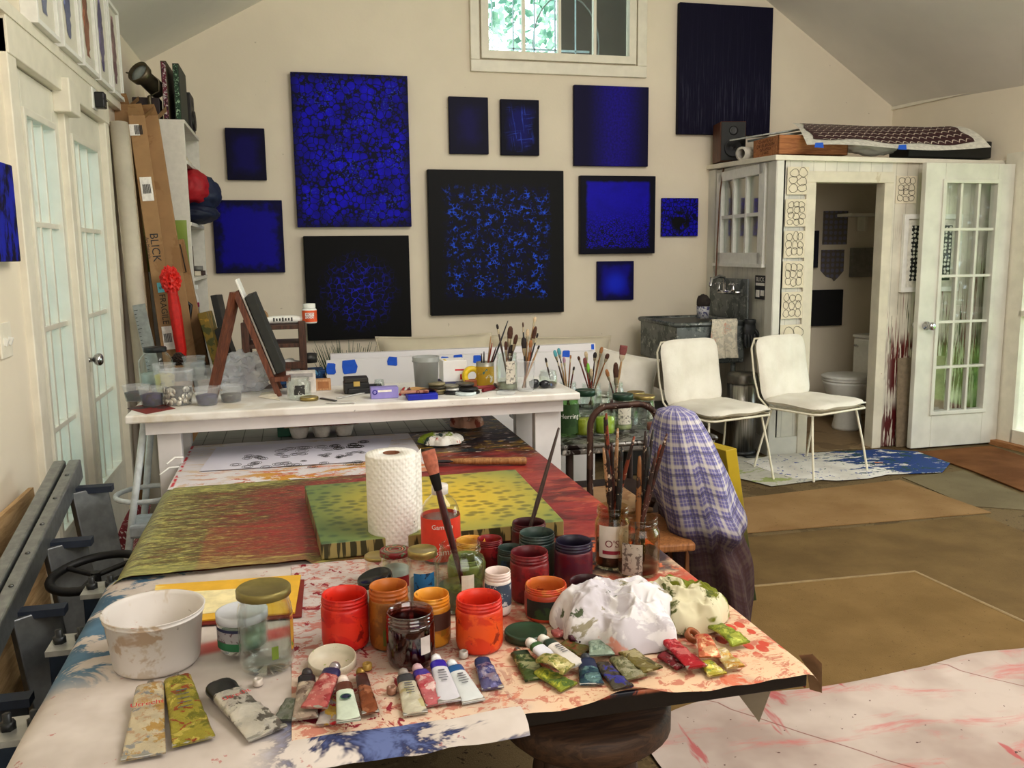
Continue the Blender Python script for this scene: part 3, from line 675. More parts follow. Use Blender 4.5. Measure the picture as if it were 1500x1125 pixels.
# boards and the patterned poster draped over them
m = MB(); m.grid(lambda u, w_: Vector((-.42 + .84 * u, -.22 + .44 * w_, .006 * math.sin(u * 5) + .10 * u)), 12, 4)
pb = thing('foam_board', 'pale grey boards stacked slantwise on crate and loudspeaker', 'board', (3.60, 6.12, 2.32), R_(14))
MB().prism([(-.28, -.16), (.36, -.16), (.36, .2), (-.28, .2)], 0, .010, RY(-9)).build('board', plain(200, 202, 198, .7), pb)
MB().prism([(-.14, -.19), (.36, -.19), (.36, .16), (-.14, .16)], -.03, -.014, RY(-9)).build('under_board', plain(176, 188, 190, .7), pb)
ps = thing('poster', 'white poster with dark maroon wave pattern draped over the crates on the booth roof', 'poster', (0, 0, 0))
q = [PY(1160, 180, 6.0), PY(1408, 185, 5.68), PY(1452, 217, 5.40), PY(1182, 212, 5.40)]
def posh(u, w_, lift=0.0):
    a = q[0].lerp(q[1], u); b = q[3].lerp(q[2], u); p = a.lerp(b, w_)
    p.z += .012 * math.sin(u * 7) * w_ + .03 * math.sin(w_ * PI) + lift - .012 * math.sin(u * 3) ; return p
MB().grid(lambda u, w_: posh(u, w_), 30, 8).build('sheet', plain(228, 226, 216, .6), ps)
t = NT('wave_print'); v = t.gen(); s = t.sep(v); row = t.mth('MULTIPLY', s[1], 9.0); fr = t.mth('FRACT', row)
sw = t.mth('ABSOLUTE', t.mth('SINE', t.mth('MULTIPLY', s[0], 70.0)))
l = t.mth('MULTIPLY', t.band(t.mth('SUBTRACT', fr, t.mth('MULTIPLY', sw, .45)), .28, .42, .04), t.band(s[0], .06, .97, .02))
MB().grid(lambda u, w_: posh(.04 + .89 * u + .012 * math.sin(w_ * 9), .06 + .8 * w_ + .03 * math.sin(u * 17), .004), 40, 8).build('print', t.out(t.mix(l, srgb(62, 26, 34), srgb(224, 214, 200)), .55), ps)
for px, py in ((1200, 210), (1322, 213)):
    p = PY(px, py + 2, 5.392); m = MB().add([(-.03, 0, .012), (.03, 0, .016), (.035, 0, -.02), (-.035, 0, -.018)], [(0, 1, 2, 3)])
    solo('tape_strip', 'blue tape holding the poster edge, %s one' % ('left' if px < 1300 else 'right'), 'tape', m, M_TAPE, (p.x, p.y, p.z), R_(0), group='blue tape on the booth poster')
# cord down the booth corner
m = MB().tube([(3.31, 6.40, 2.13), (3.30, 6.37, 2.08), (3.272, 6.36, 1.9), (3.262, 6.37, 1.5), (3.262, 6.38, 1.2), (3.255, 6.36, .95)], .006, 6)
solo('cable', 'thin brown cable running down the booth edge to the sink', 'cable', m, plain(104, 66, 44, .6))

# ------------------------------------------------------------------ sink by the booth
SY0, SY1 = 5.78, 6.4
sk = thing('utility_sink', 'galvanised metal sink with tall back plate against the booth side', 'sink', (3.26, 6.08, .0))
XW = .018
m = MB(); z1 = .93; zb = .6
outer = [(-.62, -.34), (-.08, -.34), (-.08, .34), (-.62, .34)]; inn = [(-.59, -.31), (-.11, -.31), (-.11, .31), (-.59, .31)]
m.prism([(x, y) for x, y in outer], [zb + .04] * 4, [z1] * 4)
m.build('basin', M_STEEL, sk, bev=.015)
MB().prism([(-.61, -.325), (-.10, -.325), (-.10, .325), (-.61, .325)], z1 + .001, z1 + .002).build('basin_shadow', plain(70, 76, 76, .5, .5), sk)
MB().tube([(-.62, -.34, z1), (-.08, -.34, z1), (-.08, .34, z1), (-.62, .34, z1)], .018, 8, closed=True).build('rim', M_STEEL, sk)
MB().prism([(-.05, -.30), (-.035, -.30), (-.035, .30), (-.05, .30)], .74, 1.245).build('back_plate', M_STEEL, sk, bev=.004)
m = MB()
for sy in (-.28, .28): m.tube([(-.55, sy, 0), (-.55, sy, .65)], .02, 8); m.tube([(-.14, sy, 0), (-.14, sy, .65)], .02, 8)
m.build('stand', M_STEEL, sk)
fc = thing('wall_tap', 'chrome wall tap with two cross handles above the sink', 'tap', (3.205, 6.0, 1.145))
m = MB(); m.tube([(0, -.11, 0), (-.05, -.11, 0), (-.06, 0, 0), (-.05, .11, 0), (0, .11, 0)], .014, 10); m.build('body', M_CHROME, fc)
MB().tube([(-.06, 0, 0), (-.06, 0, .06), (-.08, -.02, .11), (-.14, -.06, .12), (-.22, -.1, .10), (-.235, -.11, .05)], [.016, .014, .012, .012, .012, .013], 10).build('spout', M_CHROME, fc)
for s in (-.11, .11):
    m = MB().lathe([(0, 0), (.018, 0), (.014, .03), (.009, .04), (.009, .07), (0, .07)], 14, T((-.05, s, 0)))
    m.tube([(-.085, s, .06), (-.015, s, .06)], .007, 8); m.tube([(-.05, s - .035, .06), (-.05, s + .035, .06)], .007, 8); m.build('handle', M_CHROME, fc)
def drape(w, drop_f, drop_b, depth_, mat, amp=.008, seed=1, flare=.0, z0=0):
    """cloth hung over an edge that runs along x; falls in front (-y) and behind"""
    L = drop_f + drop_b + depth_
    def fn(u, v):
        s = v * L; x = (u - .5) * w
        if s < drop_f: y = 0.0; z = -(drop_f - s); k = (drop_f - s) / drop_f
        elif s < drop_f + depth_: q = (s - drop_f) / depth_; y = depth_ * q; z = .012 * math.sin(q * PI); k = 0
        else: y = depth_; z = -(s - drop_f - depth_); k = .4
        x *= 1 + flare * k
        y += -abs(amp) * k * (1 + math.sin(u * 13 + seed) + .6 * math.sin(u * 29 + seed * 2 + s * 8))
        return Vector((x + .006 * math.sin(s * 14 + seed), y, z + z0))
    return MB().grid(fn, 40, 44)
c = PX(1060, 470, 3.26)
solo('hand_towel', 'stained white hand towel hanging over the front sink rim', 'towel', drape(.2, .27, .1, .045, None, .012, 3, .15),
     stained('stained_towelling', (220, 212, 194), [((206, 160, 140), .62, 7), ((160, 152, 60), .68, 8), ((190, 184, 170), .5, 30)], .95, 60, bs=.3), (3.0, 5.715, .955))
gl_ = thing('rubber_glove', 'black rubber glove draped on the sink corner beside the towel', 'glove', (3.19, 5.70, .95))
m = MB().blob((0, 0, -.06), (.05, .022, .075), .12, 2.5, 3, 9)
for k in range(4): m.tube([(-.036 + .024 * k, -.006, -.10), (-.038 + .026 * k, -.015, -.15), (-.034 + .025 * k, -.012, -.19 + .008 * abs(k - 1))], [.013, .012, .009], 8)
m.tube([(.045, 0, -.07), (.066, -.01, -.10), (.066, -.012, -.135)], [.013, .012, .009], 8); m.build('glove_shell', plain(34, 36, 38, .5), gl_)
MB().lathe([(.042, -.02), (.046, .0), (.044, .01), (.036, .01)], 18, None).build('cuff', plain(34, 36, 38, .5), gl_)
sp_ = thing('soap_tin', 'small patterned tin with a dark sponge under the tap', 'tin', (2.99, 6.04, .951))
MB().lathe([(0, 0), (.045, 0), (.05, .09), (.046, .09), (.042, .01), (0, .01)], 20).build('tin', stained('printed_tin', (190, 190, 194), [((70, 70, 110), .52, 40)], .4, 20), sp_)
MB().blob((0, 0, .12), (.05, .045, .06), .2, 3, 3, 2).build('sponge', plain(52, 44, 40, .9, bs=.4), sp_)
# pedal bin
c, r, h = cyl(1084, 670, 43, 546, 0)
tb = thing('pedal_bin', 'tall brushed steel pedal bin beside the booth', 'trash can', (c.x, c.y, 0))
BR = NT('brushed_steel'); v = BR.obj(); n = BR.noise(BR.map(v, sc=(40, 40, 1)), 3, 3)
M_BRUSH = BR.out(BR.ramp(n, [(.35, srgb(138, 134, 128)), (.65, srgb(186, 182, 176))]), .3, .95)
MB().lathe([(0, .04), (r, .04), (r, h - .07), (0, h - .07)], 40).build('body', M_BRUSH, tb)
MB().lathe([(r * 1.02, h - .07), (r * 1.03, h - .02), (r * .96, h), (0, h + .012)], 40).build('lid', plain(120, 116, 110, .35, .8), tb)
MB().lathe([(0, 0), (r * 1.03, 0), (r * 1.03, .04), (0, .04)], 40).build('base', M_BLACK, tb)
MB().box((0, -r - .03, .018), (.09, .07, .012)).build('pedal', M_BLACK, tb, bev=.004)
# leaning board behind the open door
m = MB().b2((-.2, -.005, 0), (.2, .005, .66)); solo('hardboard_panel', 'grey-brown hardboard panel leaning on the booth behind the open door', 'panel', m, plain(150, 134, 112, .7), (4.47, 5.44, 0.002), rot=(R_(-3), 0, 0))

# ------------------------------------------------------------------ wire chairs with cushions
M_WIRE = plain(232, 226, 206, .4, var=.03)
t = NT('canvas_cushion'); v = t.obj(); n = t.noise(v, 6, 4)
M_CUSH = t.out(t.ramp(n, [(.2, srgb(222, 216, 204)), (.7, srgb(236, 231, 221))]), .85, bump=t.noise(v, 90, 2), bs=.1)
def pad(w, d, th, puff=.5):
    def prof(u, v, s):
        a = 2 * u - 1; b = 2 * v - 1
        k = (1 - abs(a) ** 5) * (1 - abs(b) ** 5); k = max(0, k) ** .45
        cr = .22 * math.exp(-((a - .35) / .07) ** 2) + .22 * math.exp(-((a + .35) / .07) ** 2)
        rx = 1 - .10 * abs(b) ** 6; ry = 1 - .10 * abs(a) ** 6
        return Vector((a * w / 2 * rx, b * d / 2 * ry, s * th / 2 * k * (1 - cr * (1 - abs(b) ** 3)) + .004 * math.sin(a * 5 + b * 3)))
    m = MB(); m.grid(lambda u, v: prof(u, v, 1), 26, 26); m.grid(lambda u, v: prof(u, v, -1), 26, 26); return m
def wire_chair(name, label, loc, rz):
    """faces local -y"""
    ch = thing(name, label, 'chair', loc, rz, 'white wire chairs with cushions')
    sw, sd, sh = .50, .46, .42
    m = MB(); n = 12
    bw = .235; zt = .85
    rim = [(-sw / 2, -sd / 2 + .03, sh), (-sw / 2 + .03, -sd / 2, sh), (sw / 2 - .03, -sd / 2, sh), (sw / 2, -sd / 2 + .03, sh), (sw / 2 - .01, sd / 2 - .06, sh - .01), (sw / 2 - .01, sd / 2 + .02, sh + .05),
           (bw, sd / 2 + .07, .6), (bw - .01, sd / 2 + .11, zt - .06), (bw - .05, sd / 2 + .125, zt), (-bw + .05, sd / 2 + .125, zt), (-bw + .01, sd / 2 + .11, zt - .06), (-bw, sd / 2 + .07, .6), (-sw / 2 + .01, sd / 2 + .02, sh + .05), (-sw / 2 + .01, sd / 2 - .06, sh - .01)]
    m.tube(rim, .007, 8, closed=True); m.build('rim_frame', M_WIRE, ch)
    m = MB()
    for k in range(13):
        x = -.2 + .4 * k / 12
        m.tube([(x, -sd / 2 + .01, sh - .004), (x, 0, sh - .012), (x, sd / 2 - .05, sh - .006), (x * .98, sd / 2 + .02, sh + .05), (x * .95, sd / 2 + .07, .6), (x * .93, sd / 2 + .112, zt - .06), (x * .92, sd / 2 + .125, zt)], .003, 5)
    for yy in (-.12, .06): m.tube([(-sw / 2 + .01, yy, sh - .005), (0, yy, sh - .012), (sw / 2 - .01, yy, sh - .005)], .003, 5)
    m.build('wire_shell', M_WIRE, ch)
    for sx in (-1, 1):
        for (ya, yb) in ((-.17, -.24), (.16, .25)):
            MB().tube([(sx * .19, ya * .6, sh - .015), (sx * .215, ya, sh - .02), (sx * .245, (ya + yb) / 2, .2), (sx * .265, yb, .0)], .0075, 8).build('leg', M_WIRE, ch)
    cu = pad(.5, .48, .06).build('seat_cushion', M_CUSH, ch, (0, -.005, sh + .035)); 
    bcu = pad(.48, .44, .06).build('back_cushion', M_CUSH, ch, (0, sd / 2 + .03, sh + .235), rot=(R_(79), 0, 0))
    m = MB()
    for c_ in (cu,): m.tube([(-.225, -.225, 0), (.225, -.225, 0), (.225, .225, 0), (-.225, .225, 0)], .005, 6, closed=True); m.build('piping', M_CUSH, c_)
    return ch
wire_chair('wire_chair', 'white wire chair with cushions facing right, in front of the lavatory doorway', (3.29, 5.02, .012), R_(18))
wire_chair('wire_chair', 'white wire chair with cushions in front of the pedal bin, left one of two', (2.60, 5.02, .009), R_(14))

# ------------------------------------------------------------------ bookcase and the clutter in the far left corner
SX0, SX1, SYA, SYB, SZ = -.90, -.572, 5.6, 6.45, 2.25
bk = thing('bookcase', 'tall white open bookcase standing end-on against the left wall', 'bookcase', (0, 0, 0))
M_SHELF = plain(226, 222, 212, .5, var=.04)
MB().b2((SX0, SYA, 0), (SX1, SYA + .022, SZ - .02)).build('end_panel', M_SHELF, bk, bev=.002)
MB().b2((SX0, SYB - .022, 0), (SX1, SYB, SZ - .02)).build('end_panel', M_SHELF, bk, bev=.002)
MB().b2((SX0, SYA, 0), (SX0 + .012, SYB, SZ - .02)).build('back_panel', M_SHELF, bk)
shz = [SZ, 2.02, 1.66, 1.33, .98, .5]
for z in shz: MB().b2((SX0, SYA if z == SZ else SYA + .022, z - .022), (SX1 + .005, SYB - (.0 if z == SZ else .022), z)).build('shelf', M_SHELF, bk, bev=.002)
# on top of it
def booky(name, label, c, d, mat, pages=None, rz=0, rot=None, grp=None):
    b = thing(name, label, 'book', c, rz, grp, rot)
    MB().box((0, 0, d[2] / 2), d).build('cover', mat, b, bev=.002)
    if pages: MB().box((0, -.004, d[2] / 2), (d[0] * .8, d[1], d[2] * .96)).build('page_block', pages, b)
    return b
M_MARB = stained('marbled_edge', (110, 40, 60), [((200, 190, 190), .52, 60), ((60, 20, 40), .56, 40)], .6)
M_MARB2 = stained('green_marbled_edge', (40, 72, 50), [((150, 180, 150), .54, 60), ((16, 36, 26), .56, 40)], .6)
def edgebook(label, c, d, mat, edge):
    b = thing('book', label, 'book', c, R_(0))
    MB().box((0, 0, d[2] / 2), d).build('cover', mat, b, bev=.002); MB().box((0, -d[1] / 2 - .002, d[2] / 2), (d[0] * .7, .004, d[2] * .95)).build('page_edge', edge, b)
edgebook('tall album with red marbled page edge, on the bookcase top beside the lamp', (-.668, 5.80, SZ), (.032, .32, .335), plain(74, 62, 40, .6), M_MARB)
edgebook('tall green album with green marbled edge, on the bookcase top', (-.603, 5.83, SZ), (.036, .36, .325), plain(44, 50, 38, .6), M_MARB2)
ls = thing('loudspeaker', 'black loudspeaker standing on top of the bookcase at its far end', 'speaker', (-.655, 6.27, SZ), 0)
MB().box((0, 0, .125), (.15, .22, .25)).build('cabinet', plain(30, 28, 27, .5), ls, bev=.004)
MB().lathe([(0, .008), (.03, .002), (.062, .012), (.066, .0)], 24, T((.076, 0, .085)) @ RY(90)).build('woofer', M_BLACK, ls)
MB().lathe([(0, .006), (.02, .004), (.03, 0)], 20, T((.076, 0, .195)) @ RY(90)).build('tweeter', M_BLACK, ls)
solo('storage_box', 'low dark box on the bookcase top behind the lamp', 'box', MB().box((0, 0, .065), (.15, .12, .13)), plain(40, 22, 22, .5), (-.78, 5.72, SZ), bev=.004)
lp = thing('spot_lamp', 'old bronze spotlight on a turned stem on the bookcase top', 'lamp', (-.755, 5.635, SZ))
M_BRZ = plain(92, 84, 68, .35, .75, var=.15)
MB().lathe([(0, 0), (.026, 0), (.022, .01), (.012, .02), (.014, .04), (.02, .06), (.012, .09), (.01, .12), (.014, .13), (.0, .14)], 18).build('stem', M_BRZ, lp)
MH = T((0, 0, .215)) @ RZ(-35) @ RX(62)
MB().lathe([(0, -.10), (.04, -.10), (.05, -.085), (.046, .03), (.062, .05), (.066, .09), (.058, .09), (.05, .06), (0, .055)], 26, MH).build('head', M_BRZ, lp)
MB().lathe([(0, .085), (.03, .082), (.056, .072)], 22, MH).build('lens', plain(150, 160, 160, .15, .2), lp)
MB().tube([(.0, 0, .13), (.055, -.01, .16), (.06, -.02, .22), (.02, -.02, .25)], .005, 6).build('bracket', M_BRZ, lp)
MB().tube([(-.06, 0, .25), (-.12, .01, .262)], [.008, .004], 6).build('lever', M_BRZ, lp)
# in the shelves
M_PG = plain(222, 212, 190, .7)
for k in range(4): solo('paper_stack', 'cream papers lying on the second bookcase shelf, %s of the pile' % ('bottom', 'second', 'third', 'top')[k], 'paper', MB().box((0, 0, .011), (.24 - .02 * k, .3 - .03 * k, .02)), M_PG, (-.70, 5.83, 2.0205 + .0215 * k), .05 * k, bev=.003, group='papers on the bookcase shelf')
bg = thing('duffel_bag', 'red and navy fabric bags bulging out of the bookcase', 'bag', (-.60, 6.0, 1.662))
MB().blob((0, 0, .22), (.13, .17, .12), .10, 1.6, 4, 3, ridge=True).build('red_bag', plain(168, 20, 34, .6, bs=.1), bg)
MB().blob((.05, .05, .19), (.13, .15, .12), .10, 1.6, 4, 8, ridge=True).build('navy_bag', plain(22, 34, 66, .6, bs=.1), bg)
MB().blob((.02, .04, .065), (.14, .16, .065), .10, 1.8, 4, 5, ridge=True).build('navy_roll', plain(20, 30, 58, .6), bg)
for k, (y, c, h) in enumerate(((5.90, (60, 40, 40), .2), (5.94, (200, 196, 186), .18), (5.985, (40, 40, 44), .2), (6.025, (96, 80, 60), .19))):
    booky('book', '%s book upright on the bookcase shelf at mid height' % ('dark brown', 'white', 'black', 'tan')[k], (-.69, y, 1.331), (.16, .03, h), plain(*c, .6), M_PG, 0, None)
booky('book', 'dark book lying flat on the edge of the bookcase middle shelf', (-.64, 6.2, 1.331), (.15, .16, .03), plain(70, 48, 40, .6), M_PG)
solo('tape_roll', 'grey tape roll on the flat book in the bookcase', 'tape', MB().lathe([(.02, 0), (.036, 0), (.036, .03), (.02, .03), (.02, 0)], 20), plain(130, 128, 122, .5), (-.61, 6.22, 1.362))
for k in range(4):
    booky('book', '%s book stacked low in the bookcase' % ('tan', 'white', 'pink-spined', 'pale grey')[k], (-.66, 5.84, .981 + .032 * k), (.17, .22, .03), plain(*((150, 110, 70), (220, 216, 206), (180, 110, 120), (196, 196, 190))[k], .6), M_PG, .1 * k - .1)
bt = thing('spray_bottle', 'white plastic bottle with pink mark on the low bookcase shelf', 'bottle', (-.61, 5.83, 1.11))
MB().lathe([(0, 0), (.034, 0), (.036, .01), (.036, .09), (.02, .12), (.014, .14), (0, .14)], 18).build('body', M_WHITE, bt); MB().lathe([(.0365, .03), (.0365, .06)], 18).build('label', plain(190, 60, 110), bt); MB().box((0.01, 0, .155), (.05, .025, .03)).build('nozzle', M_WHITE, bt, bev=.004)
# green bag with lettering hanging from bookcase end
gb = thing('shopping_bag', 'lime green bag with lettering hanging on the bookcase end panel', 'bag', (-.69, SYA - .012, 1.40))
MB().grid(lambda u, v: Vector((-.15 + .25 * u, -.012 * math.sin(u * 5 + v * 3) - .014 * math.sin(v * PI), -.03 + .30 * v)), 14, 14).build('sheet', frost('lime_film', srgb(156, 180, 84), .9, .35), gb)
text('LATER', .05, plain(100, 120, 60), gb, T((-.02, -.034, .16)) @ RX(90)); text('TODAY', .05, plain(100, 120, 60), gb, T((-.02, -.036, .10)) @ RX(90))
MB().tube([(-.13, -.04, .19), (-.06, -.045, .17), (.0, -.045, .12), (.03, -.045, .07), (.02, -.045, .03)], .003, 5).build('cord', M_BLACK, gb)
# leaning tubes and boxes: (bottom on floor, top) drawn where they lean
def leaner(px0, py0, y0, px1, py1, y1):
    return PY(px0, py0, y0), PY(px1, py1, y1)
def axisM(a, b, rz=0):
    d = (b - a); q = Vector((0, 0, 1)).rotation_difference(d.normalized()).to_matrix().to_4x4()
    return T(a) @ q @ Matrix.Rotation(rz, 4, 'Z'), d.length
def foot(top, x, y): return Vector((x, y, .0))
tp = PY(174, 180, 5.25); ft = Vector((-.775, 4.97, .0))
M_, L_ = axisM(ft, tp); r0 = .046
tr = thing('canvas_roll', 'off-white rolled canvas leaning in the corner next to the double doors', 'roll', (0, 0, 0)); tr.matrix_world = M_
MB().lathe([(r0 - .012, .0), (r0, 0), (r0, L_), (r0 - .012, L_), (r0 - .012, L_ - .2), (0, L_ - .2)], 26).build('roll', plain(204, 196, 180, .85, var=.08, sc=6, bs=.15), tr)
MB().box((r0 - .002, .01, L_ / 2), (.012, .02, L_ * .99)).build('loose_edge', plain(186, 170, 146, .8), tr)
def carton(label, px, py, ytop, fx, fy, w, d, rz, flaps=True, mat=M_CARD, name='cardboard_box'):
    tp = PY(px, py, ytop); M_, L_ = axisM(Vector((fx, fy, .0)), tp, rz)
    o = thing(name, label, 'box', (0, 0, 0)); o.matrix_world = M_
    MB().b2((-w / 2, -d / 2, 0), (w / 2, d / 2, L_)).build('carton', mat, o, bev=.003)
    if flaps:
        m = MB(); m.add([(-w / 2, -d / 2, L_), (w / 2, -d / 2, L_), (w / 2 - .01, -d / 2 - .045, L_ + .05), (-w / 2 + .005, -d / 2 - .05, L_ + .045)], [(0, 1, 2, 3)])
        m.add([(w / 2, -d / 2, L_), (w / 2, d / 2, L_), (w / 2 + .05, d / 2, L_ + .04), (w / 2 + .05, -d / 2, L_ + .045)], [(0, 1, 2, 3)])
        m.build('flap', mat, o)
    return o, L_
o1, L1 = carton('tall shadowed brown carton behind the canvas roll, against the bookcase', 178, 155, 5.5, -.80, 5.40, .09, .09, .1)
o2, L2 = carton('tall slim brown carton with black lettering and barcode labels', 200, 172, 5.32, -.61, 5.10, .085, .10, .15)
Mf = Matrix(((0, 0, 1, 0), (0, 1, 0, 0), (-1, 0, 0, 0), (0, 0, 0, 1)))
def onface(z, x=0.0, y=-.0515): return T((x, y, z)) @ RX(90)
text('BLICK', .06, M_TEXTD, o2, onface(L2 - .72) @ RZ(-90)); text('Art Materials', .022, M_TEXTD, o2, onface(L2 - .72, -.035) @ RZ(-90)); text('FRAGILE', .045, M_TEXTD, o2, onface(L2 - 1.06) @ RZ(-90))
for bx0, bz0, bw0, bh0 in ((0, L2 - .40, .06, .13), (.005, L2 - 1.22, .062, .13), (-.02, L2 - .08, .05, .06)): MB().box((bx0, -.0525, bz0), (bw0, .002, bh0)).build('label', M_TEXTW, o2)
m = MB()
for zc in (L2 - .40, L2 - 1.22, L2 - .08):
    for k in range(9): m.box((-.018 + .0045 * k, -.054, zc), (.0022 if k % 2 else .0035, .001, .05))
m.build('barcode', M_TEXTD, o2)
MB().box((.01, -.0525, L2 - .94), (.055, .002, .055), ).build('sticker', plain(110, 196, 214), o2); text('0118', .02, M_TEXTD, o2, onface(L2 - .94, .01, -.054) @ RZ(15))
o3, L3 = carton('wide plain brown carton leaning on the bookcase end, right of the lettered one', 218, 172, 5.42, -.53, 5.32, .10, .12, .1)
o4, L4 = carton('short brown carton with drawn frame mark, low against the bookcase end', 256, 352, 5.48, -.44, 5.42, .10, .06, .0, False)
m = MB().tube([(-.03, -.032, L4 - .2), (.03, -.032, L4 - .19), (.028, -.032, L4 - .03), (-.032, -.032, L4 - .04)], .003, 4, closed=True); m.build('drawn_mark', M_TEXTD, o4)
um = thing('umbrella', 'folded bright red umbrella hanging upside against the cartons', 'umbrella', PY(268, 530, 5.1), rot=(R_(3), R_(-4), 0))
MB().lathe([(0, 0), (.018, .01), (.026, .06), (.030, .3), (.024, .38), (.028, .40), (.0, .405)], 20, wob=lambda a, z: 1 + .12 * math.sin(a * 6)).build('closed_canopy', plain(206, 34, 26, .5), um)
MB().blob((0, 0, .455), (.045, .04, .065), .35, 3.2, 4, 4, ridge=True, smooth=False).build('ruffled_top', plain(214, 40, 30, .5), um)
# steel ruler leaning, standing roll, handle shape
tp = PY(203, 446, 5.0); M_, L_ = axisM(Vector((-.60, 4.86, 0)), tp)
rl = thing('steel_ruler', 'long grey steel ruler leaning between canvas roll and lettered carton', 'ruler', (0, 0, 0)); rl.matrix_world = M_
MB().b2((-.032, -.002, 0), (.032, .002, L_)).build('blade', plain(150, 152, 150, .4, .6), rl)
m = MB()
for k in range(60): z = L_ - .03 - .02 * k; m.b2((-.03, -.0032, z), (-.03 + (.02 if k % 5 == 0 else .01), -.0022, z + .003))
m.build('graduations', M_TEXTD, rl)
c = PY(283, 500, 5.3)
gs = thing('smart_speaker', 'grey cloth cylinder speaker on a white base beyond the cups', 'speaker', (c.x, 5.35, .62))
MB().lathe([(0, .06), (.058, .06), (.058, .22), (.05, .235), (0, .238)], 28).build('cloth_shell', plain(120, 122, 124, .8), gs); MB().lathe([(0, 0), (.056, 0), (.058, .06), (0, .06)], 28).build('base', M_WHITE, gs)
st_ = thing('side_stand', 'low dark stand carrying the grey cylinder speaker', 'stand', (c.x, 5.42, 0))
MB().box((0, 0, .605), (.2, .26, .03)).build('top', plain(40, 36, 34, .5), st_)
for sx in (-1, 1):
    for sy in (-1, 1): MB().box((sx * .085, sy * .11, .295), (.03, .03, .59)).build('leg', plain(40, 36, 34, .5), st_)
hd = thing('tote_handle', 'black rounded carry handle sticking out by the bookcase end', 'handle', PY(268, 455, 5.4))
MB().tube([(-.06, 0, -.07), (-.06, 0, .06), (.0, 0, .07), (.045, 0, .03), (.03, 0, -.06), (0, 0, -.08)], .011, 8, closed=True).build('loop', M_BLACK, hd); MB().box((-.035, .012, -.02), (.05, .02, .1)).build('pouch', M_BLACK, hd, bev=.01)
MB().box((-.035, .012, -.27), (.02, .012, .4)).build('strap', M_BLACK, hd)
# canvases leaning right of the bookcase
def leancanvas(label, px, py, ytop, fx, fy, w, th, mat, rz=0.0):
    tp = PY(px, py, ytop); M_, L_ = axisM(Vector((fx, fy, 0)), tp, rz); o = solo('canvas', label, 'painting', MB().b2((-th / 2, -w / 2, 0), (th / 2, w / 2, L_)), mat, bev=.004); o.matrix_world = M_; return o
leancanvas('dark canvas leaning at the bookcase end, behind the ochre one', 317, 432, 5.85, -.28, 5.80, .4, .04, plain(38, 38, 36, .6))
leancanvas('canvas with mottled ochre edge leaning in front of the dark one', 300, 457, 5.35, -.24, 5.3, .34, .05, stained('ochre_paint', (128, 104, 30), [((70, 70, 24), .5, 12), ((170, 130, 40), .6, 10)], .5))
leancanvas('black canvas edge low between ochre canvas and easel', 322, 480, 5.45, -.13, 5.42, .3, .06, plain(26, 26, 26, .6))

# ------------------------------------------------------------------ brown trolley by the daybed
tro = thing('wooden_trolley', 'small dark brown slatted wooden trolley behind the easel', 'trolley', (-.09, 5.05, 0))
for sx in (-.17, .13):
    for sy in (-.13, .13): MB().box((sx, sy, .55), (.04, .04, 1.10)).build('leg', M_WOODD, tro, bev=.004)
for z in (1.08, .98, .72, .60, .3): MB().b2((-.18, -.145, z - .022), (.14, .145, z)).build('shelf', M_WOODD, tro, bev=.003)
for z in (.86, .66): MB().b2((-.18, -.155, z - .02), (.14, -.14, z + .02)).build('rail', M_WOODD, tro, bev=.003)
mp = thing('glue_jar', 'white and orange glue jar standing on top of the brown trolley', 'jar', (.085, 5.0, 1.081))
MB().lathe([(0, 0), (.037, 0), (.04, .005), (.04, .075), (.032, .085), (0, .085)], 24).build('body', M_WHITE, mp); MB().lathe([(.034, .085), (.034, .108), (0, .11)], 24).build('lid', M_WHITE, mp)
MB().lathe([(.0405, .008), (.0405, .072)], 24).build('label', plain(226, 90, 40), mp); MB().lathe([(.041, .028), (.041, .06)], 24, a0=-2.2, a1=-.95).build('label_panel', M_TEXTW, mp)
text('MOD', .018, M_TEXTR, mp, T((0, 0, .05)), bend=.042); text('PODGE', .018, M_TEXTR, mp, T((0, 0, .034)), bend=.042)
pt = thing('paint_tube', 'white printed tube lying on top of the brown trolley', 'paint tube', (-.06, 5.0, 1.083), R_(6))
MB().tube([(-.09, 0, .02), (-.05, 0, .022), (.06, 0, .022), (.09, 0, .018)], [.018, .022, .022, .02], 12).build('body', M_WHITE, pt); MB().lathe([(0, 0), (.016, 0), (.016, .035), (0, .035)], 14, T((.09, 0, .02)) @ RY(90)).build('cap', M_WHITE, pt)
m = MB()
for k in range(7): m.box((-.05 + .016 * k, -.0225, .024), (.008, .001, .014 if k % 3 else .02))
m.build('print', M_TEXTD, pt)
solo('tape_roll', 'brown tape roll standing on the trolley top at left', 'tape', MB().lathe([(.03, 0), (.042, 0), (.042, .03), (.03, .03), (.03, 0)], 22, RX(90)), plain(150, 120, 86, .5), (-.185, 5.0, 1.124), .4)
bb = thing('tissue_box', 'blue patterned box with white paper on the trolley shelf', 'box', (.02, 5.0, .722), .1)
MB().box((0, 0, .05), (.26, .15, .10)).build('carton', stained('blue_pattern', (30, 70, 120), [((14, 26, 50), .52, 26), ((90, 150, 190), .62, 20)], .5), bb, bev=.003)
MB().blob((-.06, 0, .12), (.08, .06, .04), .25, 3, 3, 3, ridge=True).build('paper', M_WHITE, bb)
solo('dark_tin', 'dark round tin on the trolley shelf beside the blue box', 'tin', MB().lathe([(0, 0), (.045, 0), (.045, .05), (.0, .052)], 22), plain(40, 38, 36, .4), (.07, 4.98, .863))
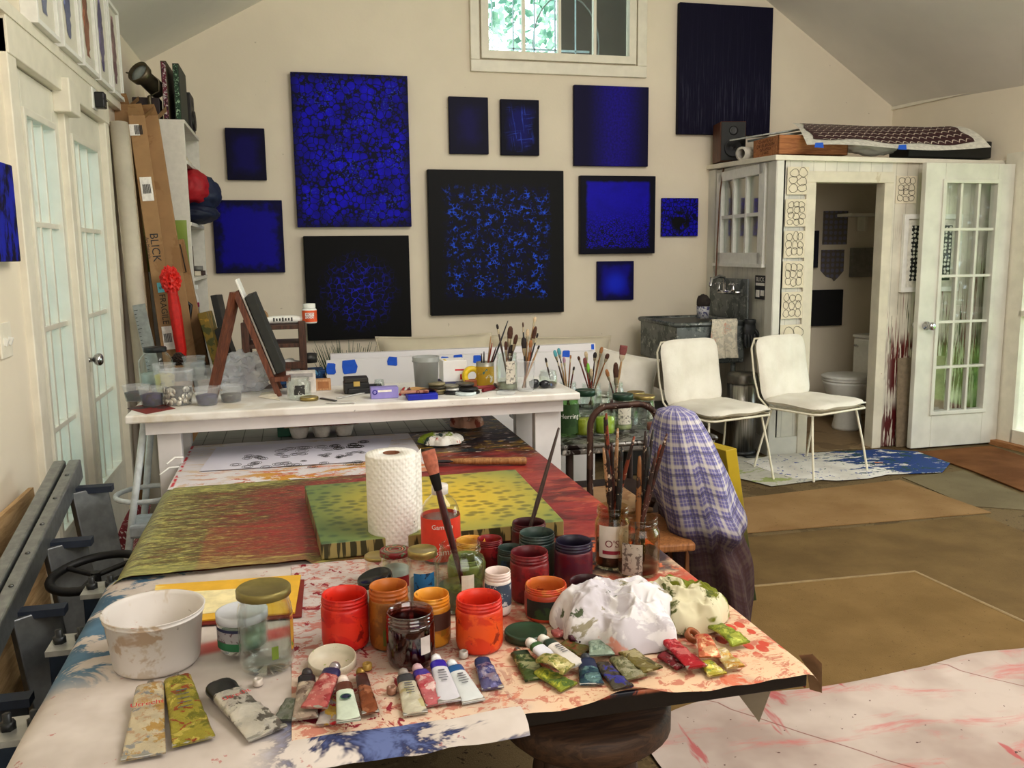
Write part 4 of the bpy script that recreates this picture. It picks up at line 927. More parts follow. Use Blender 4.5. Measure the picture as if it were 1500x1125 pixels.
# grass plant
gp = thing('grass_plant', 'spiky dark green potted grass plant beside the trolley', 'plant', (.30, 5.4, 0))
MB().lathe([(0, 0), (.09, 0), (.12, .25), (.11, .25), (.1, .22), (0, .22)], 24).build('pot', plain(92, 80, 64, .7), gp)
m = MB(); r2 = random.Random(5)
for i in range(260):
    a = r2.random() * 6.28; l = r2.uniform(.35, .72); sp = r2.uniform(.02, .2); b = Vector((.05 * math.cos(a) * r2.random(), .05 * math.sin(a) * r2.random(), .22))
    p1 = b + Vector((sp * .4 * math.cos(a), sp * .4 * math.sin(a), l * .6)); p2 = b + Vector((sp * math.cos(a), sp * math.sin(a), l))
    m.tube([b, p1, p2], [.005, .0045, .001], 3, cap=False)
m.build('blades', stained('grass_blades', (44, 74, 44), [((26, 50, 30), .5, 20)], .6), gp)

# ------------------------------------------------------------------ daybed with cushions at the far wall
db = thing('daybed', 'low cream daybed along the far wall, mostly hidden behind the boards', 'daybed', (1.45, 5.95, 0))
MB().b2((-1.05, -.42, .12), (1.15, .42, .30)).build('base', plain(60, 50, 44, .7), db, bev=.01)
MB().b2((-1.05, -.42, .30), (1.15, .42, .46)).build('mattress', M_CUSH, db, bev=.04, seg=3)
for sx in (-.95, 1.05):
    for sy in (-.35, .35): MB().box((sx, sy, .06), (.06, .06, .12)).build('leg', M_WOODD, db)
M_LINEN = plain(214, 204, 182, .9, var=.05, sc=5)
def cushion(label, loc, w, h, th, rot, mat=M_LINEN):
    o = thing('cushion', label, 'cushion', loc, rot=rot)
    def prof(u, v, s):
        a = 2 * u - 1; b = 2 * v - 1; k = ((1 - a ** 4) * (1 - b ** 4)); k = max(k, 0) ** .6
        pin = 1 - .07 * (1 - abs(a) ** 2) * abs(b) ** 3; pin2 = 1 - .07 * (1 - abs(b) ** 2) * abs(a) ** 3
        return Vector((a * w / 2 * pin2, s * th / 2 * k * (1 + .12 * noise.noise(Vector((a * 2, b * 2, w * 9)))), b * h / 2 * pin))
    m = MB(); m.grid(lambda u, v: prof(u, v, 1), 24, 24); m.grid(lambda u, v: prof(u, v, -1), 24, 24); m.build('cover', mat, o)
    m = MB(); m.tube([prof(k / 12, 0, 0) for k in range(13)] + [prof(1, k / 12, 0) for k in range(1, 13)] + [prof(1 - k / 12, 1, 0) for k in range(1, 13)] + [prof(0, 1 - k / 12, 0) for k in range(1, 12)], .006, 6, closed=True); m.build('piping', mat, o)
    return o
cushion('long cream back cushion on the daybed, left one', (.98, 6.2, .66), .85, .44, .2, (R_(-14), 0, 0))
cushion('long cream back cushion on the daybed, right one', (1.86, 6.22, .64), .95, .40, .2, (R_(-14), R_(2), 0))
cushion('plump cream cushion with piped edge at the right end of the daybed', (2.20, 5.60, .60), .42, .34, .18, (R_(-24), R_(12), R_(-18)), M_CUSH)
solo('black_case', 'black low case with grey lid between cushion and wire chair', 'case', MB().b2((-.2, -.14, 0), (.24, .14, .40)).b2((-.2, -.14, .405), (.24, .14, .44)), plain(28, 28, 28, .4), (2.28, 5.36, 0), R_(0), bev=.01)
# foam boards with blue tape standing behind the white table
def board(label, px0, py0, px1, py1, Y, zb, tk, tilt=0.0, mat=None):
    a = PY(px0, py0, Y); b = PY(px1, py1, Y); th = thing('foam_board', label, 'board', (a.x, Y, zb))
    m = MB(); w = b.x - a.x; m.add([(0, 0, 0), (w, 0, 0), (w, 0, b.z - zb), (0, 0, a.z - zb), (0, tk, 0), (w, tk, 0), (w, tk, b.z - zb), (0, tk, a.z - zb)], [(0, 1, 2, 3), (5, 4, 7, 6), (0, 4, 5, 1), (3, 2, 6, 7), (0, 3, 7, 4), (1, 5, 6, 2)])
    m.build('panel', mat or plain(226, 222, 224, .6, var=.03, sc=3), th); return th, a, w
th, a, w = board('long white foam board standing behind the white table, rear one', 484, 519, 872, 503, 5.0, .0, .05)
th2, a2, w2_ = board('white foam board with blue tape, standing before the longer rear board', 478, 528, 606, 522, 4.78, .0, .012)
th3, a3, w3_ = board('long low white foam board with blue tape patches reaching behind the brush jars', 600, 522, 872, 514, 4.88, .0, .03)
def tape(px, py, w, h, Y, label, seed):
    c = PY(px, py, Y); rr = random.Random(seed); n = 10
    pts = [(math.copysign(1, math.cos(a)) * abs(math.cos(a)) ** .3 * w / 2 * rr.uniform(.85, 1.1), 0, math.copysign(1, math.sin(a)) * abs(math.sin(a)) ** .3 * h / 2 * rr.uniform(.85, 1.1)) for a in [k * 2 * PI / n for k in range(n)]]
    solo('tape_patch', label, 'tape', MB().add(pts, [tuple(range(n))]), M_TAPE, (c.x, Y - .002, c.z), group='blue tape patches on the foam boards')
tape(485, 540, .05, .06, 4.78, 'blue tape at the left end of the front foam board', 1); tape(512, 537, .08, .075, 4.78, 'largest ragged blue tape patch on the front foam board', 2); tape(575, 529, .055, .05, 4.78, 'blue tape patch on the front foam board near the grey bucket', 3)
tape(652, 530, .05, .06, 4.88, 'blue tape patch just right of the grey bucket', 4); tape(671, 524, .05, .035, 4.88, 'blue tape patch above the white carton', 5); tape(699, 526, .05, .045, 4.88, 'blue tape patch behind the yellow tin of brushes', 6); tape(829, 518, .05, .04, 4.88, 'blue tape patch behind the brush cluster on the tray', 7); tape(868, 508, .02, .035, 4.86, 'small blue tape tab at the right end of the boards', 8)

# ------------------------------------------------------------------ white work table
WX0, WX1, WY0, WY1 = -.60, 1.10, 3.29, 3.80
t = NT('spattered_white_top'); v = t.obj(); s = t.sep(v)
col = t.ramp(t.noise(v, 6, 4), [(.3, srgb(214, 208, 200)), (.6, srgb(236, 234, 230))])
wear = t.mth('MULTIPLY', t.step(t.noise(v, 5, 5), .56, .8), t.step(s[0], .3, -.4)); col = t.mix(wear, col, srgb(212, 202, 184))
sp = t.mth('MULTIPLY', t.step(t.noise(v, 80, 2), .84, .88), t.step(s[0], -.3, .6)); col = t.mix(sp, col, srgb(50, 34, 34))
sp2 = t.mth('MULTIPLY', t.step(t.noise(t.map(v, loc=(3, 3, 3)), 30, 3), .82, .86), t.step(s[0], -.1, .5)); col = t.mix(sp2, col, srgb(120, 60, 90))
M_WTOP = t.out(col, .45)
wt = thing('work_table', 'long white painted work table crossing behind the painting table', 'table', (0, 0, 0))
MB().b2((WX0, WY0, WZ - .03), (WX1, WY1, WZ)).build('tabletop', M_WTOP, wt, bev=.006)
M_WLEG = plain(226, 222, 222, .5, var=.05, sc=6)
m = MB(); m.b2((WX0 + .06, WY0 + .04, WZ - .08), (WX1 - .06, WY0 + .07, WZ - .03)); m.b2((WX0 + .06, WY1 - .07, WZ - .08), (WX1 - .06, WY1 - .04, WZ - .03)); m.b2((WX0 + .06, WY0 + .071, WZ - .08), (WX0 + .09, WY1 - .071, WZ - .03)); m.b2((WX1 - .09, WY0 + .071, WZ - .08), (WX1 - .06, WY1 - .071, WZ - .03)); m.build('apron', M_WLEG, wt)
for (xa, xb) in ((WX0 + .092, WX0 + .175), (WX1 - .17, WX1 - .06)):
    for (ya, yb) in ((WY0 + .072, WY0 + .12), (WY1 - .12, WY1 - .072)): MB().b2((xa, ya, 0), (xb, yb, WZ - .03)).build('leg', M_WLEG, wt, bev=.003)
for dx, dz in ((.03, .70), (.08, .68), (.05, .62)): pass

def simple(name, label, cat, px, bot, w, top, tz, prof, mat, n=28, group=None, rz=0.0):
    """lathe thing from a unit profile (r,z in 0..1)"""
    c, r, h = cyl(px, bot, w, top, tz)
    return solo(name, label, cat, MB().lathe([(a * r, b * h) for a, b in prof], n), mat, c, rz, group), c, r, h
CUPP = [(0, .01), (.74, 0), (.78, .02), (.97, .95), (1.0, .955), (1.0, 1.0), (.96, 1.0)]
M_FROST = frost('frosted_plastic', srgb(236, 240, 244), .24, .3)
def cup(label, px, bot, w, top, cont, cz=.5, name='plastic_cup', tz=WZ, extra=None):
    c, r, h = cyl(px, bot, w, top, tz)
    t = thing(name, label, 'cup', c + Vector((0, 0, .001)))
    MB().lathe([(a * r, b * h) for a, b in CUPP], 28).build('cup_shell', M_FROST, t)
    if cont:
        k = (.74 + .22 * cz) * r * .97
        m = MB(); m.lathe([(0, h * .05), (.72 * r, h * .05), (k, h * cz), (k * .6, h * cz * 1.08), (0, h * cz * .96)], 24, None, wob=lambda a, z: 1 + .04 * math.sin(a * 3 + z * 90)); m.build('contents', cont, t)
    if extra: extra(t, r, h)
    return t, c, r, h
dk = stained('dark_pigment', (40, 36, 48), [((70, 30, 30), .55, 20), ((30, 50, 40), .6, 25)], .6)
dkp = stained('violet_pigment', (44, 34, 84), [((30, 24, 40), .55, 20)], .6)
dkg = stained('grey_scraps', (96, 92, 88), [((60, 56, 56), .52, 30), ((140, 136, 130), .6, 26)], .6)
cup('frosted cup with dark red scraps at the left end of the white table', 201, 590, 38, 564, dk, .55)
cup('frosted cup of violet pigment standing on the red sheet', 224, 597, 37, 567, dkp, .6)
def coins(t, r, h):
    rr = random.Random(3); m = MB()
    for i in range(44):
        a = rr.random() * 6.28; z = h * rr.uniform(.08, .46)
        m.lathe([(0, 0), (.012, 0), (.012, .003), (0, .003)], 12, T((r * .76 * math.cos(a), r * .76 * math.sin(a), z)) @ RZ(math.degrees(a)) @ RY(rr.uniform(60, 110)) @ RX(rr.uniform(-40, 40)))
    m.build('tin_lids', plain(206, 202, 192, .35, .5), t)
cup('large frosted tub half full of pale round lids', 262, 596, 48, 541, plain(70, 66, 62, .6), .46, 'plastic_tub', extra=coins)
cup('frosted cup with dark violet scraps right of the big tub', 304, 596, 36, 567, dkp, .55)
cup('frosted cup of grey scraps beside the plastic bag', 339, 591, 35, 564, dkg, .45)
cup('empty frosted cup behind the violet cup, right of the big tub', 303, 580, 36, 553, None)
cup('tall frosted cup with yellow note behind the big tub', 243, 578, 33, 532, stained('yellow_note', (206, 196, 110), [((90, 80, 60), .58, 20)], .7), .6)
cup('frosted cup standing behind the grey scraps cup', 340, 578, 33, 553, None)
for k in range(3): cup('clear shallow tub, %s of the stack behind the cups' % ('lowest', 'middle', 'top')[k], 285, 559 - 9 * k, 33, 540 - 9 * k, None, name='clear_tub', tz=WZ + .0 + .036 * k)
cup('wide clear tub with pinkish residue in front of the easel foot', 306, 574, 36, 537, stained('pink_residue', (190, 160, 146), [((120, 80, 60), .6, 20)], .6), .4, 'clear_tub')
# big storage jar
c, r, h = cyl(231, 566, 47, 508, WZ)
j = thing('glass_jar', 'big clear storage jar with black lid at the left end of the white table', 'jar', c)
MB().lathe([(0, 0), (r * .92, 0), (r, .015), (r, h * .66), (r * .72, h * .82), (r * .62, h * .86), (r * .62, h * .9)], 32).build('body', M_JAR, j)
MB().lathe([(r * .66, h * .87), (r * .68, h * .885), (r * .68, h * .97), (r * .64, h), (0, h)], 32).build('lid', M_BLACK, j)
MB().lathe([(r * .9, .01), (r * .95, h * .3), (0, h * .34)], 24).build('contents', plain(170, 176, 170, .8), j)
# pine cone
c, r, h = cyl(263, 560, 19, 517, WZ)
pc = MB()
for k in range(10):
    for i in range(9):
        a = i * .698 + k * .4; z = .015 + h * .42 * k / 10; rr_ = .026 * math.sin(PI * (.2 + .78 * k / 10)); pc.blob((rr_ * math.cos(a), rr_ * math.sin(a), z), (.009, .009, .005), 0, 1, 1)
solo('pine_cone', 'dark brown pine cone behind the tall tub', 'pine cone', pc, plain(52, 34, 24, .8), (c.x, c.y + .03, WZ + .06))
solo('small_tin', 'small tin under the pine cone behind the tub', 'tin', MB().lathe([(0, 0), (.03, 0), (.03, .055), (0, .058)], 20), plain(90, 84, 76, .4, .4), (c.x, c.y + .03, WZ))
# plastic bag
c = P(357, 572, WZ)
solo('plastic_bag', 'crumpled clear plastic bag under the easel', 'bag', MB().blob((0, 0, .075), (.10, .08, .085), .3, 1.9, 4, 11, floor=.002, ridge=True, smooth=False), frost('crinkled_film', srgb(226, 228, 236), .5, .12), c)
# red sheet
q = [P(186, 598, WZ + .002), P(214, 606, WZ + .002), P(257, 598, WZ + .002), P(228, 588, WZ + .002)]
solo('paper_sheet', 'dark red paper sheet under the cups on the white table corner', 'paper', MB().prism([(p.x, p.y) for p in q], WZ + .0005, WZ + .0015), stained('red_dark_paper', (126, 40, 36), [((60, 50, 50), .55, 8)], .6))
q = [P(378, 582, WZ), P(410, 587, WZ), P(402, 578, WZ), P(384, 576, WZ)]
solo('paper_scrap', 'small cream paper scrap at the foot of the easel', 'paper', MB().prism([(p.x, p.y) for p in q], WZ + .001, [WZ + .002, WZ + .002, WZ + .016, WZ + .003]), plain(226, 218, 200, .7))
# easel with canvas on the left half
ey = 3.58
ea = thing('table_easel', 'brown wooden table easel standing on the white table', 'easel', (0, 0, 0))
top = PY(345, 428, ey); fr = P(409, 580, WZ); bl = P(332, 545, WZ)
fr = Vector((fr.x, fr.y, WZ)); 
def plank(a, b, w, th, mb, side=Vector((0, 1, 0))):
    d = (b - a).normalized(); n = d.cross(side).normalized() * th / 2; s = side * w / 2
    vs = [a - s - n, a + s - n, a + s + n, a - s + n, b - s - n, b + s - n, b + s + n, b - s + n]
    mb.add(vs, [(3, 2, 1, 0), (4, 5, 6, 7), (0, 1, 5, 4), (1, 2, 6, 5), (2, 3, 7, 6), (3, 0, 4, 7)])
    return mb
M_EAS = wood('easel_wood', (84, 44, 28), (120, 68, 44), 7, .5)
topm = Vector((top.x, ey, top.z))
plank(Vector((bl.x, ey, WZ)), topm, .065, .014, MB(), Vector((.45, .89, 0)).normalized()).build('back_panel', M_EAS, ea)
plank(Vector((fr.x, fr.y + .0, WZ)), Vector((topm.x, fr.y, topm.z)), .03, .022, MB()).build('leg', M_EAS, ea)
plank(Vector((fr.x, fr.y + .20, WZ)), Vector((topm.x, fr.y + .20, topm.z)), .03, .022, MB()).build('leg', M_EAS, ea)
d = (topm - fr); 
kp = fr + Vector((topm.x - fr.x, 0, topm.z - fr.z)) * .17
MB().box((kp.x + .035, fr.y + .1, kp.z), (.075, .26, .018), None).build('ledge', M_EAS, ea)
ld = Vector((topm.x - fr.x, 0, topm.z - fr.z)).normalized(); nr = Vector((-ld.z, 0, ld.x)); nr = -nr if nr.x < 0 else nr
def slab(name, label, a, L, w, th, mat, y):
    m = MB(); p0 = a; vs = []
    for k in (0, 1):
        for dy in (-w / 2, w / 2):
            for e in (0, th): vs.append(p0 + ld * (L * k) + nr * e + Vector((0, dy + y - p0.y, 0)))
    m.add(vs, [(0, 1, 3, 2), (4, 6, 7, 5), (0, 4, 5, 1), (2, 3, 7, 6), (0, 2, 6, 4), (1, 5, 7, 3)]); return solo(name, label, 'painting' if 'canvas' in name else 'board', m, mat, bev=.002)
slab('card_panel', 'white card propped on the easel behind the dark canvas', kp + nr * .014 + ld * .012, .40, .2, .008, M_WHITE, fr.y + .10)
slab('canvas', 'small thick black canvas resting on the table easel', kp + nr * .026 + ld * .012, .325, .28, .035, plain(34, 36, 32, .6), fr.y + .12)
# open glass jar, gold lid, boxes
def gjar(label, px, bot, w, top, tz=WZ, lid=None, glassm=None, cont=None, cz=.3, neck=.86, name='glass_jar', labelmat=None, la=(-2.3, -1.0), lz=(.2, .7), thick=True, cat='jar', lidh=.1):
    c, r, h = cyl(px, bot, w, top, tz); g = glassm or M_JAR
    j = thing(name, label, cat, c + Vector((0, 0, .0008)))
    hh = h if not lid else h - .004
    MB().lathe([(0, .001), (r * .9, 0), (r, .012), (r, h * .70), (r * .97, h * .76), (r * neck, h * .83), (r * neck, h * .88), (r * (neck + .04), h * .885), (r * (neck + .04), h * .91), (r * neck, h * .915), (r * neck, hh * .97), (r * (neck + .03), hh * .985), (r * neck, hh)], 32).build('body', g, j)
    MB().lathe([(0, .006), (r * .88, .006), (r * .93, .014), (r * .93, h * .70), (r * (neck - .06), h * .83), (r * (neck - .06), hh)], 32).build('inner_wall', g, j) if thick else None
    if cont: MB().lathe([(0, .008), (r * .9, .008), (r * .92, .016), (r * .92, h * cz), (0, h * cz)], 28).build('contents', cont, j)
    if labelmat: MB().lathe([(r * 1.006, h * lz[0]), (r * 1.006, h * lz[1])], 20, a0=la[0], a1=la[1]).build('label', labelmat, j)
    if lid: MB().lathe([(r * (neck + .06), h * (.985 - lidh)), (r * (neck + .09), h * (.99 - lidh)), (r * (neck + .09), h * .985), (r * (neck + .05), h), (r * (neck - .02), h), (r * (neck - .05), h * .992), (0, h * .992)], 32).build('lid', lid, j)
    return j, c, r, h
M_LABELW = stained('printed_label', (214, 208, 194), [((120, 116, 110), .56, 90)], .6)
gjar('short open glass jar with dark label behind the gold lid on the white table', 439, 587, 35, 553, labelmat=stained('dark_label', (52, 52, 50), [((200, 200, 196), .62, 60)], .5), la=(-2.0, -1.1), lz=(.25, .7))
def disc(name, label, px, py, w, tz, th, mat, cat='lid', rot=None, group=None, rim=True, dz=0):
    c = P(px, py, tz); r = w * .5 * depth(c) / F
    pr = [(0, th * .93), (r * .82, th * .93), (r * .88, th), (r * .97, th * .95), (r, th * .7), (r, 0), (0, 0)] if rim else [(0, th), (r * .97, th), (r, th * .8), (r, 0), (0, 0)]
    return solo(name, label, cat, MB().lathe(pr, 32), mat, (c.x, c.y, tz + .001 + dz), 0, group, rot=rot)
disc('jar_lid', 'gold jar lid lying at the front edge of the white table', 453, 586, 27, WZ, .013, M_GOLD)
tz = WZ
def bx_(name, label, px, py, wpx, dm, hm, mat, tz=WZ, rz=0, bev=.003, cat='box', dz=0):
    c = P(px, py, tz); w = wpx * depth(c) / F
    return thing(name, label, cat, (c.x, c.y + dm / 2, tz + .0008 + dz), rz), w, c
o, w, c = bx_('carton', 'greyish white carton standing behind the short open jar', 442, 577, 42, .05, .09, None)
MB().box((0, 0, .045), (w, .05, .09)).build('carton', plain(206, 200, 194, .6), o, bev=.002); MB().box((0, -.0255, .075), (w * .8, .001, .016)).build('print', plain(160, 156, 156), o)
o, w, c = bx_('wooden_block', 'small pale wooden block beside the grey carton', 474, 572, 22, .05, .05, None)
MB().box((0, 0, .022), (w, .05, .044)).build('block', wood('pale_wood', (178, 128, 84), (206, 160, 116)), o, bev=.002); MB().box((0, -.026, .022), (w * .7, .002, .028)).build('front_face', plain(166, 110, 66), o)
o, w, c = bx_('black_case', 'black box with gold clasp under the front foam board', 523, 577, 36, .09, .06, None)
MB().box((0, 0, .022), (w, .09, .044)).build('base', M_BLACK, o, bev=.003); MB().box((0, 0, .053), (w * .96, .085, .018)).build('lid', plain(40, 36, 32, .5), o, bev=.003); MB().box((-.0, -.046, .04), (w * .25, .004, .02)).build('clasp', plain(196, 168, 96, .4, .6), o)
o, w, c = bx_('palette_box', 'flat dark palette box under the black box with clasp', 530, 579, 52, .11, .02, None)
o.location = (c.x + .02, c.y + .09, WZ + .001); MB().box((0, 0, .012), (w, .12, .02)).build('tray', plain(30, 30, 32, .5), o, bev=.003)
o, w, c = bx_('lavender_carton', 'lavender blue carton lying near the front edge of the white table', 564, 584, 40, .05, .04, None)
MB().box((0, 0, .0215), (w, .05, .043)).build('carton', plain(150, 140, 206, .5, var=.06), o, bev=.002)
MB().box((.0, -.0258, .03), (w * .5, .001, .008)).build('print', M_TEXTW, o); MB().lathe([(.006, 0), (.010, 0), (.010, .001), (.006, .001)], 16, T((-w * .36, -.025, .026)) @ RX(90)).build('roundel', plain(50, 40, 150), o)
gjar('small tilted clear jar behind the lavender carton', 556, 575, 15, 556)
for k, (pa, pb, nm, colr) in enumerate((((494, 583), (545, 573), 'long white palette knife lying', (206, 206, 204)), ((470, 583), (492, 587), 'dark scraper blade lying', (70, 70, 70)), ((478, 590), (520, 590), 'white curved plastic strip lying', (222, 220, 216)))):
    a = P(*pa, WZ + .004); b = P(*pb, WZ + .004)
    solo('palette_knife' if k < 2 else 'plastic_strip', nm + ' beside the gold lid on the white table', 'tool', plank(a, b, .012 if k < 2 else .02, .003, MB(), (b - a).normalized().cross(Vector((0, 0, 1)))), plain(*colr, .35))
# pens / red striped things
for k in range(5):
    a = P(586 + 4 * k, 578 - 1 * (k % 2), WZ + .006); b = P(592 + 4 * k, 568, WZ + .02)
    solo('marker_pen', '%s pen in the loose bunch left of the grey bucket' % ('red', 'white-striped', 'dark red', 'navy', 'cream')[k], 'pen', MB().tube([a, a.lerp(b, .8), b], [.005, .005, .003], 8), plain(*((170, 30, 40), (210, 206, 200), (110, 20, 30), (30, 40, 80), (206, 190, 160))[k], .4))
# grey bucket
c, r, h = cyl(625, 577, 40, 522, WZ)
gb_ = thing('plastic_bucket', 'tall translucent grey plastic bucket with crumpled film inside', 'bucket', c)
MB().lathe([(0, 0), (r * .8, 0), (r * .93, h * .84), (r, h * .86), (r, h * .89), (r * .96, h * .9), (r * 1.0, h), (r * .95, h), (r * .77, .006), (0, .006)], 32).build('shell', frost('grey_plastic', srgb(170, 174, 172), .6, .3), gb_)
MB().blob((0, 0, h * .38), (r * .66, r * .66, h * .34), .3, 3, 4, 6, ridge=True, smooth=False).build('crumpled_film', plain(176, 180, 176, .4), gb_)
o, w, c = bx_('blue_tray', 'bright blue shallow box by the front edge, left of the white lid', 620, 586, 44, .08, .02, None)
MB().box((0, 0, .011), (w, .08, .022)).build('tray', plain(28, 44, 176, .5), o, bev=.002)
solo('sanding_block', 'tan scrap of leather lying on the blue box', 'scrap', MB().grid(lambda u, v: Vector((-.05 + .1 * u, -.025 + .05 * v, .004 + .012 * math.sin(u * 3 + v))), 10, 6).grid(lambda u, v: Vector((-.05 + .1 * u, -.025 + .05 * v, .001 + .012 * math.sin(u * 3 + v))), 10, 6), plain(190, 148, 96, .7), (o.location.x + .01, o.location.y + .01, WZ + .026), .1)
solo('paint_tube', 'flattened pinkish tube lying on the blue box', 'paint tube', MB().box((0, 0, .006), (.11, .025, .011)), stained('pink_tube', (190, 140, 120), [((120, 60, 50), .55, 30)], .5), (o.location.x - .03, o.location.y - .015, WZ + .0245), -.08, bev=.003)
# white carton
o, w, c = bx_('white_carton', 'white carton with a yellow stripe and small red square, right of the grey bucket', 667, 566, 35, .11, .09, None); o.location.z = WZ + .02
MB().box((0, 0, .045), (w, .11, .09)).build('carton', plain(232, 230, 230, .5, var=.02), o, bev=.002)
MB().box((-w * .36, -.02, .0905), (.008, .05, .001)).build('stripe', plain(220, 190, 60), o); MB().box((w * .32, -.0555, .02), (.022, .001, .022)).build('stamp', M_TEXTR, o); MB().box((w * .2, -.0555, .05), (.04, .001, .006)).build('print', M_TEXTR, o)
solo('book', 'dark flat book under the white carton', 'book', MB().box((0, 0, .009), (w * 1.2, .14, .018)), plain(40, 44, 90, .5), (o.location.x, o.location.y, WZ + .001), .05, bev=.002)
# yellow dispenser
yd = thing('tape_dispenser', 'yellow tape dispenser half hidden left of the brush tin', 'dispenser', (*P(691, 566, WZ).xy, WZ + .001))
MB().lathe([(.02, 0), (.042, 0), (.042, .022), (.02, .022), (.02, 0)], 24, T((0, .0, .045)) @ RX(90)).build('body', plain(228, 196, 46, .4), yd); MB().box((.01, -.01, .016), (.09, .03, .03)).build('base', plain(150, 80, 40, .5), yd, bev=.004)
# pile of lids
cs = ((640, 577, 26, 0, (96, 86, 60)), (641, 577, 25, .011, (140, 128, 90)), (642, 577, 26, .022, (60, 54, 40)), (640, 576, 25, .033, (150, 140, 110)), (662, 577, 24, 0, (40, 40, 40)), (663, 576, 25, .012, (200, 200, 196)), (660, 576, 24, .024, (120, 116, 100)), (688, 576, 30, 0, (26, 26, 26)), (686, 576, 29, .013, (40, 40, 42)), (681, 574, 28, .026, (70, 66, 64)))
for k, (px, py, w, dz, cc) in enumerate(cs): disc('jar_lid', '%s lid in the %s pile of lids on the white table, %s' % ('dull' if sum(cc) < 250 else 'pale', ('left', 'middle', 'right')[0 if k < 4 else 1 if k < 7 else 2], ('bottom', 'second', 'third', 'topmost')[k if k < 4 else k - 4 if k < 7 else k - 7]), px, py, w, WZ, .010, plain(*cc, .4, .3), dz=dz, group='lids piled on the white table')
disc('jar_lid', 'white lid lying upturned at the front edge of the white table', 682, 578, 31, WZ, .010, plain(214, 226, 228, .4))
disc('glass_dish', 'clear shallow dish in front of the jar of brushes', 741, 577, 28, WZ, .010, M_FROST, 'dish')
for k, (px, py, cc, ln) in enumerate(((706, 570, (150, 60, 60), .05), (716, 573, (120, 30, 40), .04), (712, 564, (206, 160, 120), .06), (722, 566, (90, 70, 60), .05), (730, 569, (60, 56, 60), .045))):
    c = P(px, py, WZ); solo('crayon_stub', '%s stub among scraps left of the glass brush jar' % ('brick red', 'dark red', 'tan', 'brown', 'grey')[k], 'crayon', MB().tube([(-ln, 0, .008), (ln, 0, .008)], .007, 8), plain(*cc, .6), c, k * .7)

# ------------------------------------------------------------------ brushes
HANDM = [wood('handle_%d' % i, a, b, 8, .4) for i, (a, b) in enumerate((((70, 30, 24), (104, 50, 40)), ((120, 76, 40), (150, 104, 62)), ((44, 28, 24), (70, 48, 40)), ((150, 116, 80), (186, 152, 112)), ((30, 30, 34), (50, 50, 54)), ((110, 40, 26), (150, 60, 40))))]
BRSM = [plain(72, 40, 26, .8, bs=.3, sc=120), plain(150, 100, 60, .8, sc=120), plain(36, 26, 24, .8, sc=120), plain(190, 170, 140, .8, sc=120), plain(80, 150, 160, .7), plain(120, 180, 60, .7), plain(170, 130, 150, .7), plain(120, 62, 60, .8, sc=120)]
M_FERR = plain(176, 164, 140, .35, .85); M_FERR2 = plain(150, 110, 70, .35, .85)
def brush(label, base, tip, hr, br_, bl, hm, bm, flat=.45, name='paintbrush', group=None, ferr=M_FERR):
    """handle end at base, bristle tip at tip"""
    br = br_ * .82; d = tip - base; L = d.length; q = Vector((0, 0, 1)).rotation_difference(d.normalized()).to_matrix().to_4x4()
    o = thing(name, label, 'brush', base, group=group); M_ = q
    fl = max(.02, bl * .7); h1 = L - bl - fl
    MB().lathe([(0, 0), (hr * .5, .002), (hr * .7, h1 * .3), (hr, h1 * .75), (hr * .75, h1)], 10, M_).build('handle', hm, o)
    Sf = M_ @ Matrix.Diagonal((1, flat, 1, 1))
    MB().lathe([(hr * .75 / max(flat, .75), h1), (br * .8, h1 + fl * .6), (br * .85, h1 + fl)], 12, Sf).build('ferrule', ferr, o)
    MB().lathe([(br * .85, h1 + fl), (br * 1.08, h1 + fl + bl * .45), (br * (.85 if flat > .4 else 1.1), h1 + fl + bl * .85), (br * (.35 if flat > .4 else 1.08), L), (0, L)], 12, Sf).build('bristles', bm, o)
    return o
def stick(label, base, tip, r, mat, group=None, name='paintbrush'):
    d = tip - base; L = d.length; q = Vector((0, 0, 1)).rotation_difference(d.normalized()).to_matrix().to_4x4()
    return solo(name, label, 'brush', MB().lathe([(0, 0), (r * 1.3, .0), (r * 1.3, L * .25), (r, L * .3), (r * 1.15, L * .6), (r * .75, L * .93), (r * .5, L), (0, L + .002)], 9, q), mat, base, group=group)
def at_top(px, py, c, dy=0.0): return PY(px, py, c.y + dy)
# yellow tin of pens
c, r, h = cyl(711, 568, 26, 530, WZ)
yt = thing('brush_tin', 'yellow labelled tin can of thin brushes left of the glass brush jar', 'tin', c)
MB().lathe([(0, 0), (r, 0), (r, h), (r * .94, h), (r * .94, .004), (0, .004)], 28).build('can', plain(180, 178, 170, .35, .8), yt); MB().lathe([(r * 1.01, h * .06), (r * 1.01, h * .84)], 28).build('label', stained('yellow_label', (196, 156, 40), [((60, 110, 110), .6, 16), ((220, 214, 196), .64, 22)], .5), yt)
for k, (px, py, nm) in enumerate(((719, 493, 'thin pale-handled'), (721, 503, 'thin orange-handled'), (727, 508, 'short brown'), (709, 515, 'short black'), (744, 470, 'longest, leaning right'), (705, 518, 'stubby black'))):
    tp = at_top(px, py, c, .0); base = Vector((c.x + rnd.uniform(-.012, .012), c.y + rnd.uniform(-.012, .012), WZ + .008))
    stick('%s brush standing in the yellow tin' % nm, base, tp, .0035, HANDM[(3, 5, 0, 4, 4, 2)[k]], 'brushes in the yellow tin')
